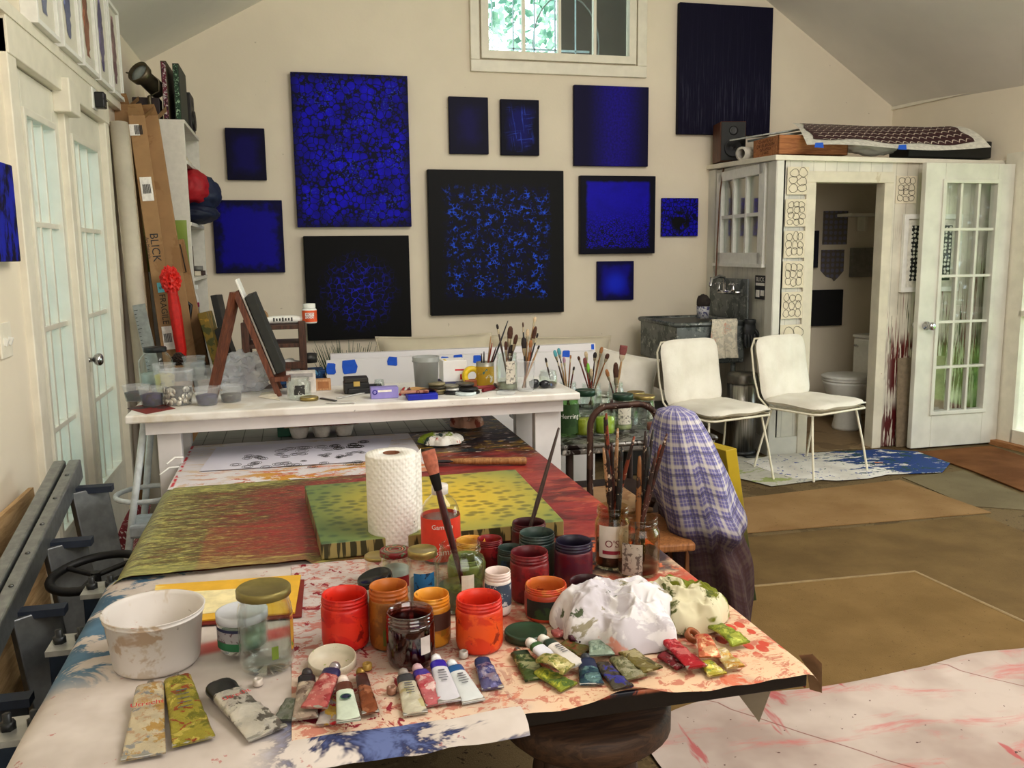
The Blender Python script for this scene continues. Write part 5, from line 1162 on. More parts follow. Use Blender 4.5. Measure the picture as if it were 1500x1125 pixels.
# glass jar + plastic cup of brushes
gj, gc, gr_, gh = gjar('clear glass jar with paper label holding brushes on the white table', 743, 574, 31, 517, labelmat=M_LABELW, la=(-1.9, -.9), lz=(.2, .8), neck=.92, cont=plain(150, 150, 130, .4), cz=.2)
cp, cc_, cr_, chh = cup('translucent ribbed cup of brushes at the right of the white table', 770, 575, 29, 528, None)
B = [(728, 475, 0, 'thin dark-tipped brush leaning left', 2, 2, .006, .02), (741, 500, 1, 'filbert with tan bristles', 1, 0, .009, .035), (748, 478, 1, 'large dark-bristled round brush', 0, 0, .014, .05), (757, 490, 1, 'brown round brush', 2, 0, .010, .04), (766, 472, 2, 'slim blue-handled brush', 4, 0, .004, .02), (767, 494, 2, 'broad black brush', 4, 2, .013, .045), (773, 482, 2, 'pale round mop brush', 3, 3, .009, .03), (784, 464, 2, 'long white-ferruled brush', 3, 3, .008, .02), (785, 478, 2, 'reddish pointed brush', 5, 0, .010, .05), (788, 488, 2, 'slender green-handled brush', 4, 2, .005, .02), (790, 506, 2, 'brown handle leaning right', 3, 2, .005, .015), (778, 498, 2, 'small tan flat brush', 1, 1, .009, .03), (750, 505, 1, 'black bristled flat brush', 4, 2, .011, .035)]
for px, py, w_, nm, hm, bm, br, bl in B:
    c0 = (gc if w_ < 2 else cc_); tp = at_top(px, py, c0, rnd.uniform(-.02, .02)); base = Vector((c0.x - (tp.x - c0.x) * .25, c0.y, WZ + .012))
    brush(nm + (' in the glass jar on the white table' if w_ < 2 else ' in the ribbed cup on the white table'), base, tp, .0042, br, bl, HANDM[hm], BRSM[bm], .5, group='brushes in the %s' % ('glass jar' if w_ < 2 else 'ribbed cup'))
# small jar, dark glasses
gj2, c2_, r2_, h2_ = gjar('short clear jar with scraps at the right end of the white table', 803, 569, 27, 543, cont=stained('scraps', (120, 110, 90), [((60, 110, 180), .6, 30), ((60, 30, 30), .58, 40)], .6), cz=.28)
tp = at_top(799, 524, c2_); brush('small dark brush standing in the short jar of scraps', Vector((c2_.x + .01, c2_.y, WZ + .03)), tp, .004, .006, .02, HANDM[2], BRSM[2], group=None)
solo('dark_sunglasses', 'folded black sunglasses between the ribbed cup and short jar', 'glasses', MB().blob((-.02, 0, .022), (.024, .012, .02), .08, 3, 2, 1).blob((.025, .005, .018), (.024, .012, .017), .08, 3, 2, 2).tube([(-.04, .01, .03), (.0, .04, .012), (.05, .04, .01)], .003, 5), plain(22, 24, 30, .25), (*P(790, 570, WZ).xy, WZ + .001))

# ------------------------------------------------------------------ tray table of jars on the right
JZ = .62
q = [P(846, 657, JZ), P(968, 641, JZ)]
jx0, jx1 = q[0].x - .07, q[1].x + .22; jy0 = q[0].y; jy1 = jy0 + .95
tt = thing('tray_table', 'paint-crusted metal tray table crowded with jars, right of the white table', 'table', (0, 0, 0))
M_TRAY = stained('crusted_tray', (140, 138, 134), [((50, 40, 38), .5, 14), ((210, 206, 200), .64, 26)], .4, 20, .6)
MB().b2((jx0, jy0, JZ - .03), (jx1, jy1, JZ)).build('tray', M_TRAY, tt, bev=.008)
MB().tube([(jx0, jy0, JZ + .006), (jx1, jy0, JZ + .006), (jx1, jy1, JZ + .006), (jx0, jy1, JZ + .006)], .012, 8, closed=True).build('rolled_edge', M_TRAY, tt)
for x_ in (jx0 + .05, jx1 - .05):
    for y_ in (jy0 + .05, jy1 - .05): MB().tube([(x_, y_, 0), (x_, y_, JZ - .03)], .018, 8).build('leg', plain(52, 34, 28, .6), tt)
MB().b2((jx0 + .04, jy0 + .04, .20), (jx1 - .04, jy1 - .04, .22)).build('lower_shelf', plain(58, 34, 26, .7), tt)
MDG = plain(34, 62, 46, .35, .2); OLV = plain(150, 156, 30, .4); LIM = plain(156, 180, 46, .4)
mb_ = stained('herring_label', (54, 82, 42), [((40, 66, 32), .55, 12)], .5)
hj, hc, hr_, hh_ = gjar('green-labelled jar lettered in white behind the white table end', 833, 642, 30, 577, JZ, labelmat=mb_, la=(-2.9, -.3), lz=(.1, .78), glassm=M_GREENJAR, neck=.95)
text('Herring', hh_ * .16, M_TEXTW, hj, RZ(-12) @ T((0, 0, hh_ * .5)), bend=hr_ * 1.03)
gjar('clear jar with dark green lid standing behind the yellow-green jars', 857, 628, 29, 571, JZ, lid=MDG, neck=.95, cont=plain(120, 130, 110, .4), cz=.2, lidh=.14)
gjar('clear ribbed jar behind the lime jar on the tray', 882, 628, 23, 574, JZ, labelmat=M_LABELW, la=(-2.2, -1.2))
gjar('open jar of olive yellow paint, left one at the front of the tray', 856, 641, 31, 604, JZ, cont=OLV, cz=.72, neck=.95)
gjar('open jar of lime green paint, right of the olive one on the tray', 886, 639, 31, 603, JZ, cont=LIM, cz=.75, neck=.95)
gjar('pale cloudy jar behind the olive jar on the tray', 842, 634, 18, 602, JZ, cont=plain(196, 196, 150, .4), cz=.8)
gjar('labelled jar with second dark green lid behind the chair hoop', 912, 633, 29, 577, JZ, lid=MDG, labelmat=M_LABELW, la=(-2.4, -1.0), lz=(.2, .75), neck=.95, lidh=.14, cont=plain(176, 180, 130, .4), cz=.25)
gjar('clear jar with flat gold lid at the right end of the tray', 943, 629, 30, 579, JZ, lid=M_GOLD, labelmat=M_LABELW, la=(-1.4, -.9), lz=(.3, .6), neck=.95)
gjar('clear jar with gold lid behind the green-lidded one on the tray', 931, 612, 25, 574, JZ, lid=M_GOLD, labelmat=plain(60, 60, 60), la=(-2.0, -1.6), neck=.95)
gjar('low clear jar with pinkish stain at the tray corner', 957, 634, 22, 600, JZ, cont=plain(150, 90, 80, .5), cz=.4)
# jars of brushes behind
bj = [gjar('glass jar stuffed with thin brushes behind the short jar', 832, 602, 28, 560, JZ + .0, name='brush_jar')[1:], gjar('jar of broad brushes in the middle of the tray', 866, 600, 32, 562, JZ, name='brush_jar')[1:], gjar('jar holding wide flat brushes at the right of the tray', 902, 606, 24, 560, JZ, name='brush_jar', cont=plain(90, 60, 60), cz=.4)[1:]]
BB = [(812, 513, 0, 'teal-tipped brush, left one of the pair', 3, 4, .012, .035), (818, 510, 0, 'teal-tipped brush, right one of the pair', 4, 4, .012, .035), (826, 523, 0, 'mauve-tipped brush', 3, 6, .010, .03), (816, 528, 0, 'slim bare handle', 2, 2, .004, .01), (836, 520, 0, 'thin tan brush', 1, 1, .006, .02), (822, 532, 0, 'pale thin brush', 3, 3, .006, .02),
      (841, 537, 0, 'blue-collared brush', 0, 2, .007, .02), (847, 522, 1, 'dark red wooden handle', 0, 0, .009, .02), (858, 515, 1, 'cream tipped round brush', 3, 3, .012, .03), (861, 532, 1, 'lime green tipped brush', 0, 5, .011, .05), (872, 516, 1, 'dark splayed brush', 2, 2, .013, .03), (882, 508, 1, 'tan oval mop brush', 1, 1, .012, .035), (866, 540, 1, 'sand-coloured stubby brush', 5, 3, .012, .04), (891, 518, 1, 'olive splayed flat brush', 1, 0, .014, .03), (856, 524, 1, 'maroon broad brush', 5, 7, .013, .05), (877, 527, 1, 'slender grey handle', 4, 2, .005, .02),
      (888, 541, 2, 'short tan round brush', 0, 1, .012, .04), (902, 531, 2, 'rust brown round brush', 5, 0, .018, .08)]
for px, py, w_, nm, hm, bm, br, bl in BB:
    c0, r0_, h0_ = bj[w_]; tp = at_top(px, py, c0, rnd.uniform(-.03, .03)); base = Vector((c0.x - max(-.015, min(.015, (tp.x - c0.x) * .2)), c0.y, JZ + .015))
    brush(nm + ' in the brush jars on the tray', base, tp, .0045, br, bl, HANDM[hm], BRSM[bm], .5, group='brushes on the tray table')
c0 = bj[2][0]; tp = at_top(914, 506, c0, 0)
brush('wide maroon flat brush sticking out at the right of the tray', Vector((c0.x - .01, c0.y, JZ + .03)), tp, .007, .024, .05, HANDM[3], BRSM[7], .3, ferr=plain(206, 190, 170, .4, .5))

# ------------------------------------------------------------------ old tubular folding chair by the table
FY = 3.05
a0 = PY(861, 725, FY); b0 = PY(969, 720, FY); tpz = PY(912, 594, FY).z
fx0, fx1 = PY(864, 640, FY).x, PY(966, 640, FY).x
fc_ = thing('folding_chair', 'paint-spotted brown tubular metal folding chair beside the table', 'chair', (0, 0, 0))
M_OLD = stained('old_brown_enamel', (74, 50, 40), [((190, 180, 170), .68, 34), ((50, 30, 24), .5, 10)], .5, 20, .3)
pts = [(fx0 - .01, FY - .10, 0), (fx0, FY, .60), (fx0 + .005, FY + .01, tpz - .08)]
for k in range(1, 6): aa = PI - k * PI / 2 / 6; pts.append((fx0 + .085 + .08 * math.cos(aa), FY + .012, tpz - .08 + .08 * math.sin(aa)))
for k in range(0, 6): aa = PI / 2 - k * PI / 2 / 6; pts.append((fx1 - .085 + .08 * math.cos(aa), FY + .012, tpz - .08 + .08 * math.sin(aa)))
pts += [(fx1 - .005, FY + .01, tpz - .08), (fx1, FY, .60), (fx1 + .01, FY - .10, 0)]
MB().tube(pts, .0125, 10).build('back_hoop', M_OLD, fc_)
MB().box(((fx0 + fx1) / 2, FY + .21, .455), (fx1 - fx0 - .01, .36, .022)).build('seat', stained('tan_seat', (176, 142, 108), [((150, 112, 80), .55, 8)], .6), fc_, bev=.01)
for x_ in (fx0 + .012, fx1 - .012): MB().tube([(x_, FY + .02, .5), (x_, FY + .42, 0)], .0115, 8).build('leg', M_OLD, fc_)
MB().tube([(fx0, FY - .04, .2), (fx1, FY - .04, .2)], .009, 8).build('crossbar', M_OLD, fc_)

# ------------------------------------------------------------------ plaid cloth over a chair back, yellow canvas behind
PY_ = 2.86
pc0 = PY(1030, 700, PY_)
wc = thing('wooden_chair', 'brown wooden chair mostly hidden under the plaid cloth', 'chair', (pc0.x - .085, PY_, 0), R_(-96))
MB().box((0, -.20, .44), (.38, .38, .03)).build('seat', M_WOODM, wc, bev=.008)
for sx in (-.09, .09): MB().box((sx, .0, .40), (.032, .032, .80)).build('leg', M_WOODM, wc, bev=.004); MB().box((sx, -.36, .215), (.03, .03, .43)).build('leg', M_WOODM, wc, bev=.004)
MB().box((0, 0, .75), (.19, .022, .08)).box((0, 0, .62), (.19, .02, .05)).build('backrest', M_WOODM, wc, bev=.004)
t = NT('blue_plaid'); v = t.n('TexCoord', out=2); s = t.sep(v)
u_ = t.mth('FRACT', t.mth('MULTIPLY', s[0], 14.0)); w__ = t.mth('FRACT', t.mth('MULTIPLY', s[1], 12.0))
wu = t.mth('MAXIMUM', t.band(u_, .40, .56, .02), t.mth('MULTIPLY', t.band(t.mth('FRACT', t.mth('MULTIPLY', s[0], 84.0)), .3, .6, .1), .5)); ww = t.mth('MAXIMUM', t.band(w__, .40, .56, .02), t.mth('MULTIPLY', t.band(t.mth('FRACT', t.mth('MULTIPLY', s[1], 72.0)), .3, .6, .1), .5))
du = t.band(u_, .02, .16, .02); dw = t.band(w__, .02, .16, .02)
col = t.mix(t.mth('MULTIPLY', wu, .7), srgb(116, 112, 164), srgb(214, 208, 200)); col = t.mix(t.mth('MULTIPLY', ww, .6), col, srgb(216, 210, 200)); col = t.mix(t.mth('MULTIPLY', t.mth('MAXIMUM', du, dw), .55), col, srgb(52, 50, 92))
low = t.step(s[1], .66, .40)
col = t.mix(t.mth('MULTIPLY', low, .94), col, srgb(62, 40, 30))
sp = t.step(t.noise(v, 14, 3), .90, .92); col = t.mix(sp, col, srgb(150, 40, 70))
M_PLAID = t.out(col, .9, bump=t.noise(v, 160, 2), bs=.1, spec=.1)
def plaid():
    # two leaves hanging off a ridge: columns u round the bundle, v up
    N, Mv = 72, 54; vs = []; fs = []; uvs = []
    zt = PY(1018, 595, PY_).z; zb0 = .07
    for j in range(Mv + 1):
        v = j / Mv
        # outline taken across the bundle: narrow rounded top, wide below
        zc = zb0 + (zt - zb0) * v
        half = .138 * (1 - max(0, (v - .55) / .45) ** 2.4 * .62) * (1 - .12 * max(0, .35 - v)) ; dep = .19 * (1 - max(0, (v - .7) / .3) ** 2 * .55)
        if v > .985: half *= .5; dep *= .4
        cx = .075 - .15 * v + .02 * math.sin(v * 5)
        for i in range(N):
            a = 2 * PI * i / N
            fold = .085 * (1 - v ** 3) * math.sin(a * 5 + 2.2 * math.sin(v * 4) + 1) + .05 * (1 - v) * math.sin(a * 11 + v * 6) + .05 * math.sin(a * 3 - v * 9) * (1 - v)
            swag = .07 * math.exp(-((v - .52) / .05) ** 2) * max(0, math.sin(-a + .2)) - .06 * math.exp(-((v - .44) / .05) ** 2) * max(0, math.sin(-a + .2))
            k = 1 + fold + swag * 3
            zz = zc - (.10 * (1 - v) ** 2 * math.sin(a + 2.6) + .03 * (1 - v) * math.sin(a * 4)) - .05 * (1 - v) * (math.cos(a) < -.3) 
            vs.append((cx + half * k * math.cos(a), dep * k * math.sin(a), zz)); uvs.append((i / N, v))
    for j in range(Mv):
        for i in range(N): fs.append((j * N + i, j * N + (i + 1) % N, (j + 1) * N + (i + 1) % N, (j + 1) * N + i))
    fs.append(tuple(Mv * N + i for i in range(N)))
    m = MB().add(vs, fs, True); o = m.build('plaid_cloth', M_PLAID)
    uvl = o.data.uv_layers.new(name='UVMap')
    for l in o.data.loops:
        a, b = uvs[l.vertex_index]; uvl.data[l.index].uv = (a if a < .98 else a, b)
    return o
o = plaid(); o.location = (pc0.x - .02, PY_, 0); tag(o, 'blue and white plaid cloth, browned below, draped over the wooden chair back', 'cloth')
# yellow canvas leaning
bt_ = P(1104, 882, 0); tp_ = PY(1074, 694, 3.02)
o = solo('canvas', 'thick canvas with yellow-green painted edge leaning behind the plaid cloth', 'painting', MB().b2((-.026, 0, 0), (.026, .42, .66)),
     (lambda t: (lambda s: t.out(t.mix(t.step(t.mth('ADD', s[2], t.mth('MULTIPLY', t.noise(t.obj(), 9, 3), .2)), .3, .7), srgb(44, 52, 22), srgb(176, 150, 20)), .5))(t.sep(t.obj())))(NT('yellow_edge')), (bt_.x + .01, bt_.y + .0, 0.0), bev=.003)
tp_ = PY(1076, 696, bt_.y + .03); M_, L_ = axisM(Vector((bt_.x - .01, bt_.y, 0)), tp_, R_(4)); o.matrix_world = M_

# ------------------------------------------------------------------ floor coverings
def mat_poly(name, label, cat, pts, z0, z1, mat, curl=0.0, group=None):
    return solo(name, label, cat, MB().prism([(P(px, py, 0).x, P(px, py, 0).y) for px, py in pts], z0, z1), mat, group=group)
def fib(name, c, c2): 
    t = NT(name); v = t.obj(); n = t.noise(v, 3, 4); col = t.ramp(n, [(.3, srgb(*c)), (.7, srgb(*c2))]); g = t.step(t.noise(v, 90, 3), .76, .84); col = t.mix(t.mth('MULTIPLY', g, .55), col, srgb(62, 46, 30)); return t.out(col, .95, bump=t.noise(v, 220, 2), bs=.25, spec=.1)
mat_poly('floor_mat', 'brown floor mat nearest the painted drop cloth by the chairs', 'rug', [(1000, 741), (1318, 704), (1452, 752), (1000, 790)], .002, .007, fib('brown_mat', (138, 108, 72), (152, 122, 84)))
mat_poly('floor_mat', 'grey-olive floor mat before the garden door', 'rug', [(1322, 700), (1412, 690), (1560, 752), (1421, 742)], .001, .004, fib('grey_mat', (112, 100, 76), (124, 112, 86)))
mat_poly('floor_mat', 'broad dark olive floor mat in the middle of the room', 'rug', [(960, 800), (1440, 755), (1640, 838), (1640, 960), (1500, 985), (980, 1010)], .0005, .0015, fib('olive_mat', (104, 84, 54), (120, 98, 64)))
t_ = fib('front_mat', (118, 94, 58), (132, 106, 68))
mat_poly('floor_mat', 'olive brown floor mat with pale bound edge beside the white drop cloth', 'rug', [(960, 874), (1340, 839), (1640, 978), (1215, 1020), (980, 1060)], .002, .006, t_)
m = MB(); pa, pb, pd = P(960, 874, 0), P(1340, 839, 0), P(1640, 978, 0)
m.tube([(pa.x, pa.y, .006), (pb.x, pb.y, .006), (pd.x, pd.y, .006)], .012, 6, flat=.35); solo('mat_binding', 'pale binding tape along the edge of the olive brown mat', 'trim', m, plain(150, 128, 92, .9))
# painted cloth by the chairs
t = NT('blue_spattered_cloth'); v = t.obj(); s = t.sep(v)
base = t.ramp(t.noise(v, 4, 3), [(.3, srgb(214, 208, 200)), (.7, srgb(236, 232, 226))])
fld = t.mth('ADD', t.mth('MULTIPLY', t.noise(t.map(v, sc=(1, 2.5, 1)), 5, 5, .7), 1.3), t.n('MapRange', {0: s[0], 1: 3.3, 2: 3.9, 3: -.45, 4: .16}))
col = t.mix(t.step(fld, .60, .68), base, srgb(22, 62, 128)); col = t.mix(t.step(t.noise(t.map(v, loc=(5, 2, 0)), 9, 4, .7), .56, .62), col, t.mix(t.step(fld, .5, .6), base, srgb(26, 70, 76)))
sp = t.step(t.noise(v, 34, 2), .74, .78); col = t.mix(sp, col, srgb(40, 60, 150)); sp = t.step(t.noise(t.map(v, loc=(1, 8, 0)), 20, 2), .80, .83); col = t.mix(sp, col, srgb(30, 90, 70)); sp = t.step(t.noise(t.map(v, loc=(9, 8, 0)), 8, 2), .86, .88); col = t.mix(sp, col, srgb(210, 130, 80))
M_BLUEC = t.out(col, .8)
mat_poly('drop_cloth', 'white drop cloth smeared with blue and teal paint under the chairs', 'drop cloth', [(1090, 678), (1135, 668), (1290, 660), (1350, 664), (1392, 680), (1380, 694), (1300, 697), (1270, 703), (1225, 706), (1160, 702), (1120, 690)], .0085, .011, M_BLUEC)
mat_poly('drop_cloth', 'greyish drop cloth with green marks under the left wire chair', 'drop cloth', [(1020, 690), (1075, 662), (1120, 672), (1150, 700), (1215, 703), (1130, 714), (1095, 705)], .0075, .0085, stained('grey_cloth', (204, 200, 188), [((160, 170, 110), .6, 5), ((40, 80, 60), .7, 22), ((150, 150, 150), .62, 4)], .8))
mat_poly('door_mat', 'brown coir door mat inside the open garden door', 'rug', [(1345, 664), (1450, 655), (1560, 690), (1500, 722), (1420, 690)], .0045, .012, fib('coir', (104, 66, 36), (126, 84, 50)))
t = NT('red_spattered_sheet'); v = t.obj(); s = t.sep(v)
col = t.ramp(t.noise(v, 2.5, 4), [(.3, srgb(166, 146, 136)), (.7, srgb(198, 182, 172))])
f1 = t.step(t.noise(t.map(v, sc=(1, 3.2, 1), rot=(0, 0, .5)), 2.6, 6, .7, .6), .52, .84); col = t.mix(t.mth('MULTIPLY', f1, .7), col, srgb(200, 92, 92))
f2 = t.step(t.noise(t.map(v, sc=(2.4, .5, 1), loc=(4, 4, 0), rot=(0, 0, .6)), 3.4, 4, .6, .8), .70, .80); col = t.mix(t.mth('MULTIPLY', f2, .7), col, srgb(176, 44, 56))
f3 = t.step(t.noise(v, 46, 2), .86, .9); col = t.mix(f3, col, srgb(90, 60, 56))
ln = t.mth('MULTIPLY', t.band(t.mth('FRACT', t.mth('MULTIPLY', t.mth('ADD', s[0], t.mth('MULTIPLY', s[1], .8)), 1.1)), .49, .497, .003), .8); col = t.mix(ln, col, srgb(120, 60, 50))
M_REDC = t.out(col, .8)
def dropsheet():
    pts = [P(*p, 0) for p in ((930, 1075), (1060, 1030), (1215, 1003), (1350, 985), (1500, 958), (1800, 905))]
    near = [(p.x + (.2 if i else 0), max(.5, p.y - 1.7 + .1 * i)) for i, p in enumerate(pts)]
    def fn(u, v):
        k = u * (len(pts) - 1); i = min(int(k), len(pts) - 2); f = k - i
        a = pts[i].lerp(pts[i + 1], f); b = Vector((*near[i], 0)).lerp(Vector((*near[i + 1], 0)), f); p = a.lerp(b, v)
        p.y += .03 * math.sin(u * 11) * (1 - v); p.z = .009 + .012 * abs(noise.noise(Vector((p.x * 2.4, p.y * 2.4, 0)))) + (.018 * math.exp(-((v - .015) / .012) ** 2)) ; return p
    return MB().grid(fn, 60, 40)
solo('drop_sheet', 'white drop sheet spattered with red paint on the floor by the table', 'drop cloth', dropsheet(), M_REDC)

# ------------------------------------------------------------------ left foreground: ladder, boards, press, stool
la = thing('aluminium_ladder', 'folded aluminium ladder lying on edge along the left wall', 'ladder', (0, 0, 0))
A = Vector((-.75, 3.10, .765)); Bq = Vector((-.75, 1.55, .43))
dr = (Bq - A).normalized()
for off in (-.022, .024):
    plank(A + Vector((off, 0, 0)), Bq + Vector((off, 0, 0)), .038, .07, MB(), Vector((1, 0, 0))).build('rail', M_ALU, la, bev=.006)
    plank(A + Vector((off, 0, -.52)), Vector((Bq.x + off, Bq.y, .05)), .05, .06, MB(), Vector((1, 0, 0))).build('rail', M_ALU, la)
for k in range(5):
    p = A + (Bq - A) * (.06 + .215 * k)
    pb_ = Vector((p.x + .055, p.y - .05, max(.05, p.z - .46)))
    m = plank(Vector((p.x + .075, p.y, p.z - .03)), Vector((pb_.x + .085, pb_.y + .0, pb_.z)), .12, .03, MB(), Vector((.75, .66, 0)).normalized()); m.build('tread', plain(104, 106, 108, .4, .6), la, bev=.004)
    MB().box((p.x + .09, p.y, p.z - .03), (.12, .04, .02)).build('end_cap', plain(36, 44, 60, .6), la)
m = MB()
for k in range(9): p = A + (Bq - A) * (.08 + .1 * k); m.lathe([(0, 0), (.007, 0), (.005, .004), (0, .005)], 10, T((p.x + .024, p.y, p.z + .035)))
m.build('rivets', plain(110, 112, 112, .3, .9), la)
o = solo('plywood_sheet', 'sheet of pale plywood leaning on the left wall behind the ladder', 'board', MB().b2((-.008, 0, 0), (.008, 1.5, .70)), M_PLY, (-.845, 1.65, 0), rot=(0, R_(-3), 0))
o = solo('painted_board', 'dark violet board leaning between plywood and wall', 'board', MB().b2((-.006, 0, 0), (.006, 1.2, .72)), plain(52, 48, 80, .6), (-.885, 1.5, 0), rot=(0, R_(-1.5), 0))
# press under the table's left edge
M_NAVY = plain(30, 44, 62, .45, .3); M_IRON = plain(26, 26, 28, .5, .4)
pr_ = thing('etching_press', 'navy steel press with bolts and black handwheel along the left of the table', 'press', (0, 0, 0))
m = MB()
for yy in (1.66, 2.03, 2.36): m.b2((-.555, yy - .04, .05), (-.475, yy + .04, .60))
m.b2((-.55, 1.5, .42), (-.49, 2.4, .5)); m.build('frame', M_NAVY, pr_, bev=.004)
for yy in (1.66, 2.03, 2.36):
    MB().b2((-.56, yy - .045, .60), (-.47, yy + .045, .612)).build('bearing_plate', plain(176, 176, 172, .4, .6), pr_)
    for dx in (-.025, .02): MB().lathe([(0, .0), (.014, 0), (.014, .014), (.008, .014), (.008, .03), (0, .03)], 6, T((-.515 + dx, yy, .612))).build('bolt', plain(60, 62, 64, .4, .8), pr_)
wc_ = P(152, 853, .60)
WM = T((-.565, 2.52, .60)) @ RX(4) @ RY(-6)
m = MB(); m.tube([WM @ Vector((.115 * math.cos(a), .115 * math.sin(a), 0)) for a in [k * 2 * PI / 32 for k in range(32)]], .012, 10, closed=True); m.build('handwheel', M_IRON, pr_)
m = MB(); 
for k in range(3): a = k * 2.094 + .4; m.tube([WM @ Vector((0, 0, -.01)), WM @ Vector((.11 * math.cos(a), .11 * math.sin(a), 0))], .008, 6)
m.tube([(-.565, 2.52, .1), (-.565, 2.52, .60)], .014, 8); m.build('wheel_spokes', M_IRON, pr_)
MB().tube([(-.62, 1.45, .34), (-.60, 2.0, .34)], .022, 12).build('roller_bar', plain(130, 124, 112, .4, .8), pr_)
solo('plastic_sheet', 'white plastic sheet in the lower left corner beside the press', 'sheet', MB().grid(lambda u, v: Vector((-.66 + .26 * u, 1.32 + .28 * v, .50 + .05 * math.sin(u * 4 + v * 3) - .12 * u * 0)), 12, 10), frost('white_film', srgb(220, 226, 234), .8, .25))
q = [P(190, 745, .32), P(222, 735, .32), P(205, 850, .3), P(150, 850, .3)]
o = solo('patterned_cloth', 'red cloth with white flecks hanging beside the press', 'cloth', MB().grid(lambda u, v: (q[0].lerp(q[1], u)).lerp(q[3].lerp(q[2], u), v) + Vector((0, 0, .02 * math.sin(u * 6 + v * 4))), 14, 14),
     (lambda t, v: t.out(t.mix(t.mth('MULTIPLY', t.step(t.noise(v, 60, 2), .62, .66), t.step(t.noise(v, 3, 1), .4, .5)), srgb(132, 30, 44), srgb(226, 214, 210)), .8))(*(lambda t: (t, t.obj()))(NT('red_flecked_cloth'))))
# white tubular stool far left
wsx = PY(205, 700, 3.5).x
ws = thing('white_stool', 'pale white tubular stool frame left of the white table leg', 'stool', (0, 0, 0))
M_WT = plain(214, 222, 226, .4)
for (pa, pb) in (((212, 614), (194, 760)), ((222, 614), (213, 735))):
    a = PY(*pa, 3.42 if pa[0] < 215 else 3.62); b = PY(*pb, 3.35 if pa[0] < 215 else 3.6); MB().tube([a, b, b + (b - a) * .9], .013, 8).build('leg', M_WT, ws)
cc = PY(228, 728, 3.48); m = MB(); m.tube([(cc.x - .02 + .12 * math.cos(a), 3.48 + .12 * math.sin(a), cc.z + .015) for a in [k * 2 * PI / 24 for k in range(24)]], .010, 8, closed=True); m.build('foot_ring', M_WT, ws)
cc = PY(208, 770, 3.3); MB().box((cc.x + .02, 3.4, cc.z - .03), (.14, .16, .05)).build('seat', plain(206, 218, 230, .5), ws, bev=.01)
solo('measuring_stick', 'speckled grey straightedge standing behind the white stool', 'ruler', MB().b2((-.02, 0, 0), (.02, .006, .86)), stained('speckled_metal', (134, 132, 126), [((70, 66, 62), .6, 60)], .5), (PY(232, 700, 3.66).x, 3.95, 0))
for k, (pa, pb) in enumerate((((244, 680), (268, 670)), ((234, 696), (262, 684)))):
    a = PX(*pa, -.44); b = PX(*pb, -.43); a = PY(*pa, 3.26); b = PY(*pb, 3.30); solo('cord_end', '%s white cord end sticking out at the table leg' % ('upper', 'lower')[k], 'cord', MB().tube([a, a.lerp(b, .5) + Vector((0, 0, .012)), b], [.003, .004, .004], 6), M_WHITE)

# ------------------------------------------------------------------ the painting table
TX0, TX1, TY0, TY1 = -.42, .885, 1.335, 4.13
t = NT('paint_crusted_top'); v = t.obj(); s = t.sep(v); st = t.map(v, sc=(1, 2.2, 1))
n1 = t.noise(st, 5, 5, .65, .6); n2 = t.noise(t.map(st, loc=(4, 1, 0)), 8, 5, .65, .4); n3 = t.noise(t.map(st, loc=(9, 5, 0)), 14, 4, .6)
red = t.ramp(n1, [(.3, srgb(92, 24, 26)), (.55, srgb(142, 42, 42)), (.8, srgb(160, 60, 54))])
red = t.mix(t.mth('MULTIPLY', t.step(n2, .55, .65), t.mth('MULTIPLY', t.step(s[0], .55, .9), .6)), red, srgb(196, 96, 70))
far = t.ramp(n1, [(.3, srgb(30, 24, 22)), (.48, srgb(64, 40, 26)), (.6, srgb(104, 84, 28)), (.75, srgb(150, 44, 40))])
far = t.mix(t.step(n2, .60, .66), far, srgb(34, 44, 48)); far = t.mix(t.step(n3, .66, .7), far, srgb(176, 140, 50)); far = t.mix(t.step(t.noise(st, 24, 3), .72, .75), far, srgb(206, 190, 180))
near = t.ramp(n1, [(.3, srgb(52, 40, 44)), (.45, srgb(70, 56, 58)), (.55, srgb(190, 80, 50)), (.7, srgb(214, 140, 110))]); near = t.mix(t.step(n2, .55, .62), near, srgb(40, 46, 60))
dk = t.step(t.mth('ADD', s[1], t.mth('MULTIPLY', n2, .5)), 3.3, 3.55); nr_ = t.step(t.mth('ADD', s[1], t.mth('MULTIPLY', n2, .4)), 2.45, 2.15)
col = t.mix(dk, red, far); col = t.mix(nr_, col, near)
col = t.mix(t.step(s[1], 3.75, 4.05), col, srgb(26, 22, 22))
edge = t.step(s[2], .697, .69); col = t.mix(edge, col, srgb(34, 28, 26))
M_TTOP = t.out(col, .42, bump=n3, bs=.15)
pt = thing('painting_table', 'large paint-covered table filling the foreground', 'table', (0, 0, 0))
MB().b2((TX0, TY0, .662), (TX1, TY1, .70)).build('tabletop', M_TTOP, pt, bev=.002)
M_TLEG = wood('stained_table_leg', (56, 40, 32), (84, 60, 46), 6, .6)
for x_ in (TX0 + .12, TX1 - .30):
    for y_ in (TY0 + .62, TY1 - .12): MB().b2((x_ - .035, y_ - .035, 0), (x_ + .035, y_ + .035, .662)).build('leg', M_TLEG, pt, bev=.004)
MB().b2((TX0 + .1, TY0 + .60, .60), (TX1 - .12, TY0 + .64, .662)).b2((TX0 + .1, TY1 - .14, .60), (TX1 - .12, TY1 - .10, .662)).build('apron', M_TLEG, pt)
